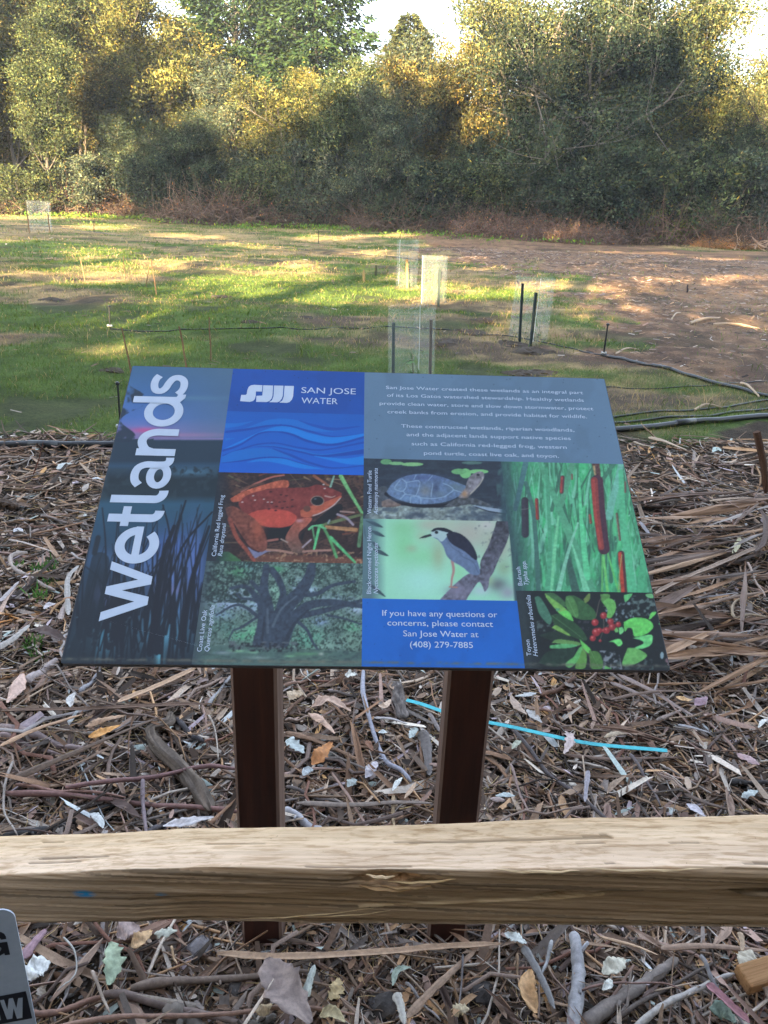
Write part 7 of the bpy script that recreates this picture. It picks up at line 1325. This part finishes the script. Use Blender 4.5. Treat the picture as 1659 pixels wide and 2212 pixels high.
def fine_twigs(n, seed, L=(.02, .11), rad=(.0006, .0022), tint=None):
    R = np.random.default_rng(seed); x, y = scatter_pts(n, R); n = len(x); sc = np.clip(.75 + .22 * y, .8, 1.8); l = np.exp(R.uniform(math.log(L[0]), math.log(L[1]), n)) * sc; r_ = R.uniform(*rad, n) * sc; a = R.uniform(0, 2 * PI, n); pit = R.normal(size=n) * .12; bend = R.normal(size=n) * .10
    z = ground_h(x, y) + np.abs(R.normal(size=n)) * .011 + .004; rings = []
    for i, t_ in enumerate((-.5, -.15, .2, .5)):
        b = bend * (1 - 4 * t_ * t_); cx_ = x + np.cos(a) * l * t_ - np.sin(a) * l * b; cy_ = y + np.sin(a) * l * t_ + np.cos(a) * l * b; cz = z + l * t_ * np.sin(pit)
        for k in range(3):
            q = 2 * PI * k / 3; rr = r_ * (1 - .25 * (i in (0, 3))); rings.append(np.stack([cx_ - np.sin(a) * np.cos(q) * rr, cy_ + np.cos(a) * np.cos(q) * rr, np.maximum(cz + np.sin(q) * rr, ground_h(x, y) + .001)], 1))
    V = np.stack(rings, 1).reshape(-1, 3); b = np.arange(n)[:, None] * 12; F = np.vstack([b + np.array([[i * 3 + k, i * 3 + (k + 1) % 3, (i + 1) * 3 + (k + 1) % 3, (i + 1) * 3 + k]]) for i in range(3) for k in range(3)])
    c = PAL[R.choice(len(PAL), n, p=PALW)] * R.uniform(.6, 1.3, (n, 1)) if tint is None else np.array(tint)[None] * R.uniform(.5, 1.3, (n, 1)); return V, F, np.repeat(c, 12, 0)
def fine_flakes(n, seed, L=(.008, .04), asp=(.2, .6), pale=.055):
    R = np.random.default_rng(seed); x, y = scatter_pts(n, R); n = len(x); sc = np.clip(.75 + .2 * y, .8, 1.7); l = np.exp(R.uniform(math.log(L[0]), math.log(L[1]), n)) * sc; w = l * R.uniform(*asp, n); a = R.uniform(0, 2 * PI, n); z = ground_h(x, y) + np.abs(R.normal(size=n)) * .010 + .004
    tx, ty = R.normal(size=n) * .35, R.normal(size=n) * .28; cv = R.normal(size=n) * .45; vs = []
    for i, u in enumerate((-.5, 0, .5)):
        for k, v in enumerate((-.5, 0, .5)):
            ju = u + R.normal(size=n) * .07; jv = v * (1 if i == 1 else .55) + R.normal(size=n) * .05; px_, py_ = ju * l, jv * w
            vs.append(np.stack([x + np.cos(a) * px_ - np.sin(a) * py_, y + np.sin(a) * px_ + np.cos(a) * py_, np.maximum(z + tx * px_ + ty * py_ + cv * w * (v * v * 2 - .2) + R.normal(size=n) * .0006, ground_h(x, y) + .001)], 1))
    V = np.stack(vs, 1).reshape(-1, 3); b = np.arange(n)[:, None] * 9; F = np.vstack([b + np.array([[i * 3 + k, i * 3 + k + 1, (i + 1) * 3 + k + 1, (i + 1) * 3 + k]]) for i in range(2) for k in range(2)])
    c = PAL[R.choice(len(PAL), n, p=PALW)] * R.uniform(.55, 1.3, (n, 1)); m = R.random(n) < pale; P2 = np.array([AL(q) for q in [(186, 190, 194), (166, 178, 176), (172, 158, 166), (196, 186, 176), (180, 140, 96)]]); c[m] = P2[R.integers(0, 5, m.sum())]; return V, F, np.repeat(c, 9, 0)
def join(parts):
    V, F, C, off = [], [], [], 0
    for v, f, c in parts: V.append(v); F.append(f + off); C.append(c); off += len(v)
    return np.vstack(V), np.vstack(F), np.vstack(C)
v, f, c = join([fine_twigs(13000, 1), fine_twigs(4000, 2, (.09, .34), (.0016, .0050)), fine_twigs(2200, 12, (.03, .15), (.0008, .0020), AL((176, 168, 164)))]); link('twig_litter', mesh_np('twig_litter', v, f, M_LITTER, c), label='fine dry twigs covering the ground around the sign', cat='litter', kind='stuff')
v, f, c = join([fine_flakes(23000, 3), fine_flakes(4500, 4, (.03, .085), (.12, .35), .05), fine_flakes(1900, 6, (.08, .26), (.05, .11), .10)]); link('leaf_litter', mesh_np('leaf_litter', v, f, M_LITTER, c), label='broken dry leaves and bark flakes covering the ground', cat='litter', kind='stuff')
v, f, c = fine_twigs(5500, 5, (.02, .09), (.0004, .0009), AL((190, 166, 122))); link('straw_litter', mesh_np('straw_litter', v, f, M_LITTER, c), label='pale straws scattered over the leaf litter', cat='litter', kind='stuff')
# chips on the bare ground farther off
R = np.random.default_rng(9); n = 42000; y = np.sqrt(R.uniform(4.6 ** 2, 30 ** 2, n)); x = R.uniform(-.6, .62, n) * (y + 1); k = far_brown(x, y) | (R.random(n) < .05); x, y = x[k], y[k]; n = len(x)
l = R.uniform(.015, .07, n) * (1 + y * .04); w = l * R.uniform(.08, .35, n); a = R.normal(size=n) * .7; z = ground_h(x, y) + R.uniform(.006, .04, n); tl = R.normal(size=n) * .2
V = np.stack([np.stack([x + np.cos(a) * u * l - np.sin(a) * v_ * w, y + np.sin(a) * u * l + np.cos(a) * v_ * w, z + tl * u * l + .3 * v_ * w], 1) for u, v_ in ((-.5, -.3), (.5, -.5), (.5, .3), (-.5, .5))], 1).reshape(-1, 3)
c = np.repeat(PAL[R.choice(len(PAL), n, p=PALW)] * R.uniform(.4, .95, (n, 1)), 4, 0); link('wood_chips', mesh_np('wood_chips', V, np.arange(4 * n).reshape(n, 4), M_LITTER, c), label='wood chips strewn over the bare ground beyond the pipe', cat='wood chips', kind='stuff')
# sticks and weeds on the far ground
for i, (x0, y0, x1, y1, r_) in enumerate(((1490, 722, 1560, 712, .02), (1380, 703, 1400, 690, .012), (1500, 905, 1560, 900, .01), (1540, 725, 1640, 735, .02), (1330, 780, 1380, 770, .012), (1450, 715, 1470, 700, .012), (1600, 850, 1720, 880, .012))):
    sc = 1.0; a, b = on_z(min(x0, 1655) - 60 * (x0 > 1650), y0 - 20), on_z(min(x1, 1670) - 30 * (x1 > 1650), y1 - 20); m = MB(); m.col = AL((158, 140, 122)); o0 = (a + b) / 2; q = [a - o0, (a + b) / 2 - o0 + Vector((0, .05, .03)), b - o0]; m.tube(curve_pts(q, 8), [r_ * f_ for f_ in (1, 1.1, 1, .9, .9, .8, .7, .5)], 6, rough=.2, seed=i)
    o = m.build('fallen_stick', M_LITTER, None, label='pale dead stick lying on the bare ground right of the guards', cat='stick', group='dead sticks on the bare ground'); o.location = (o0.x, o0.y, gz(o0.x, o0.y) + r_)
for i, (x, y, s_) in enumerate(((80, 1293, 1), (112, 1232, .8), (113, 1222, .9), (85, 1235, .7), (105, 1262, .6), (72, 1395, 1.), (78, 1425, .7), (40, 1225, .5))):
    B = on_z(x * 1.0, y - 14 if False else y); R = np.random.default_rng(i + 300); n = 26; P = R.normal(size=(n, 3)) * np.array([.02, .02, 0]) * s_; v, f, c = leaf_quads(P, np.stack([R.normal(size=n) * .45, R.normal(size=n) * .45, np.ones(n)], 1), .075 * s_ * R.uniform(.5, 1.2, n), .007 * np.ones(n), leaf_cols(n, R, .1, 0) * np.array([.09, .19, .05]), R)
    o = link('grass_tuft', mesh_np('grass_tuft', v, f, M_GRASS, c), None, label='tiny green grass tuft growing in the litter left of the sign', cat='grass tuft', group='grass tufts in the litter'); o.location = (B.x, B.y, gz(B.x, B.y))
# ================================================================ the air
m = MB(); m.box(-650, 650, -230, 640, -3.5, 38)
t = NT('thin_haze'); pv = t.n('ShaderNodeVolumePrincipled'); pv.inputs['Color'].default_value = (.82, .90, 1, 1); pv.inputs['Density'].default_value = 0.0006; pv.inputs['Anisotropy'].default_value = .2
t.l(pv.outputs[0], t.out.inputs['Volume'])
link('haze', m.mesh('haze', t.m, False, False), kind='stuff', label='thin evening haze in the air over the field', cat='haze')
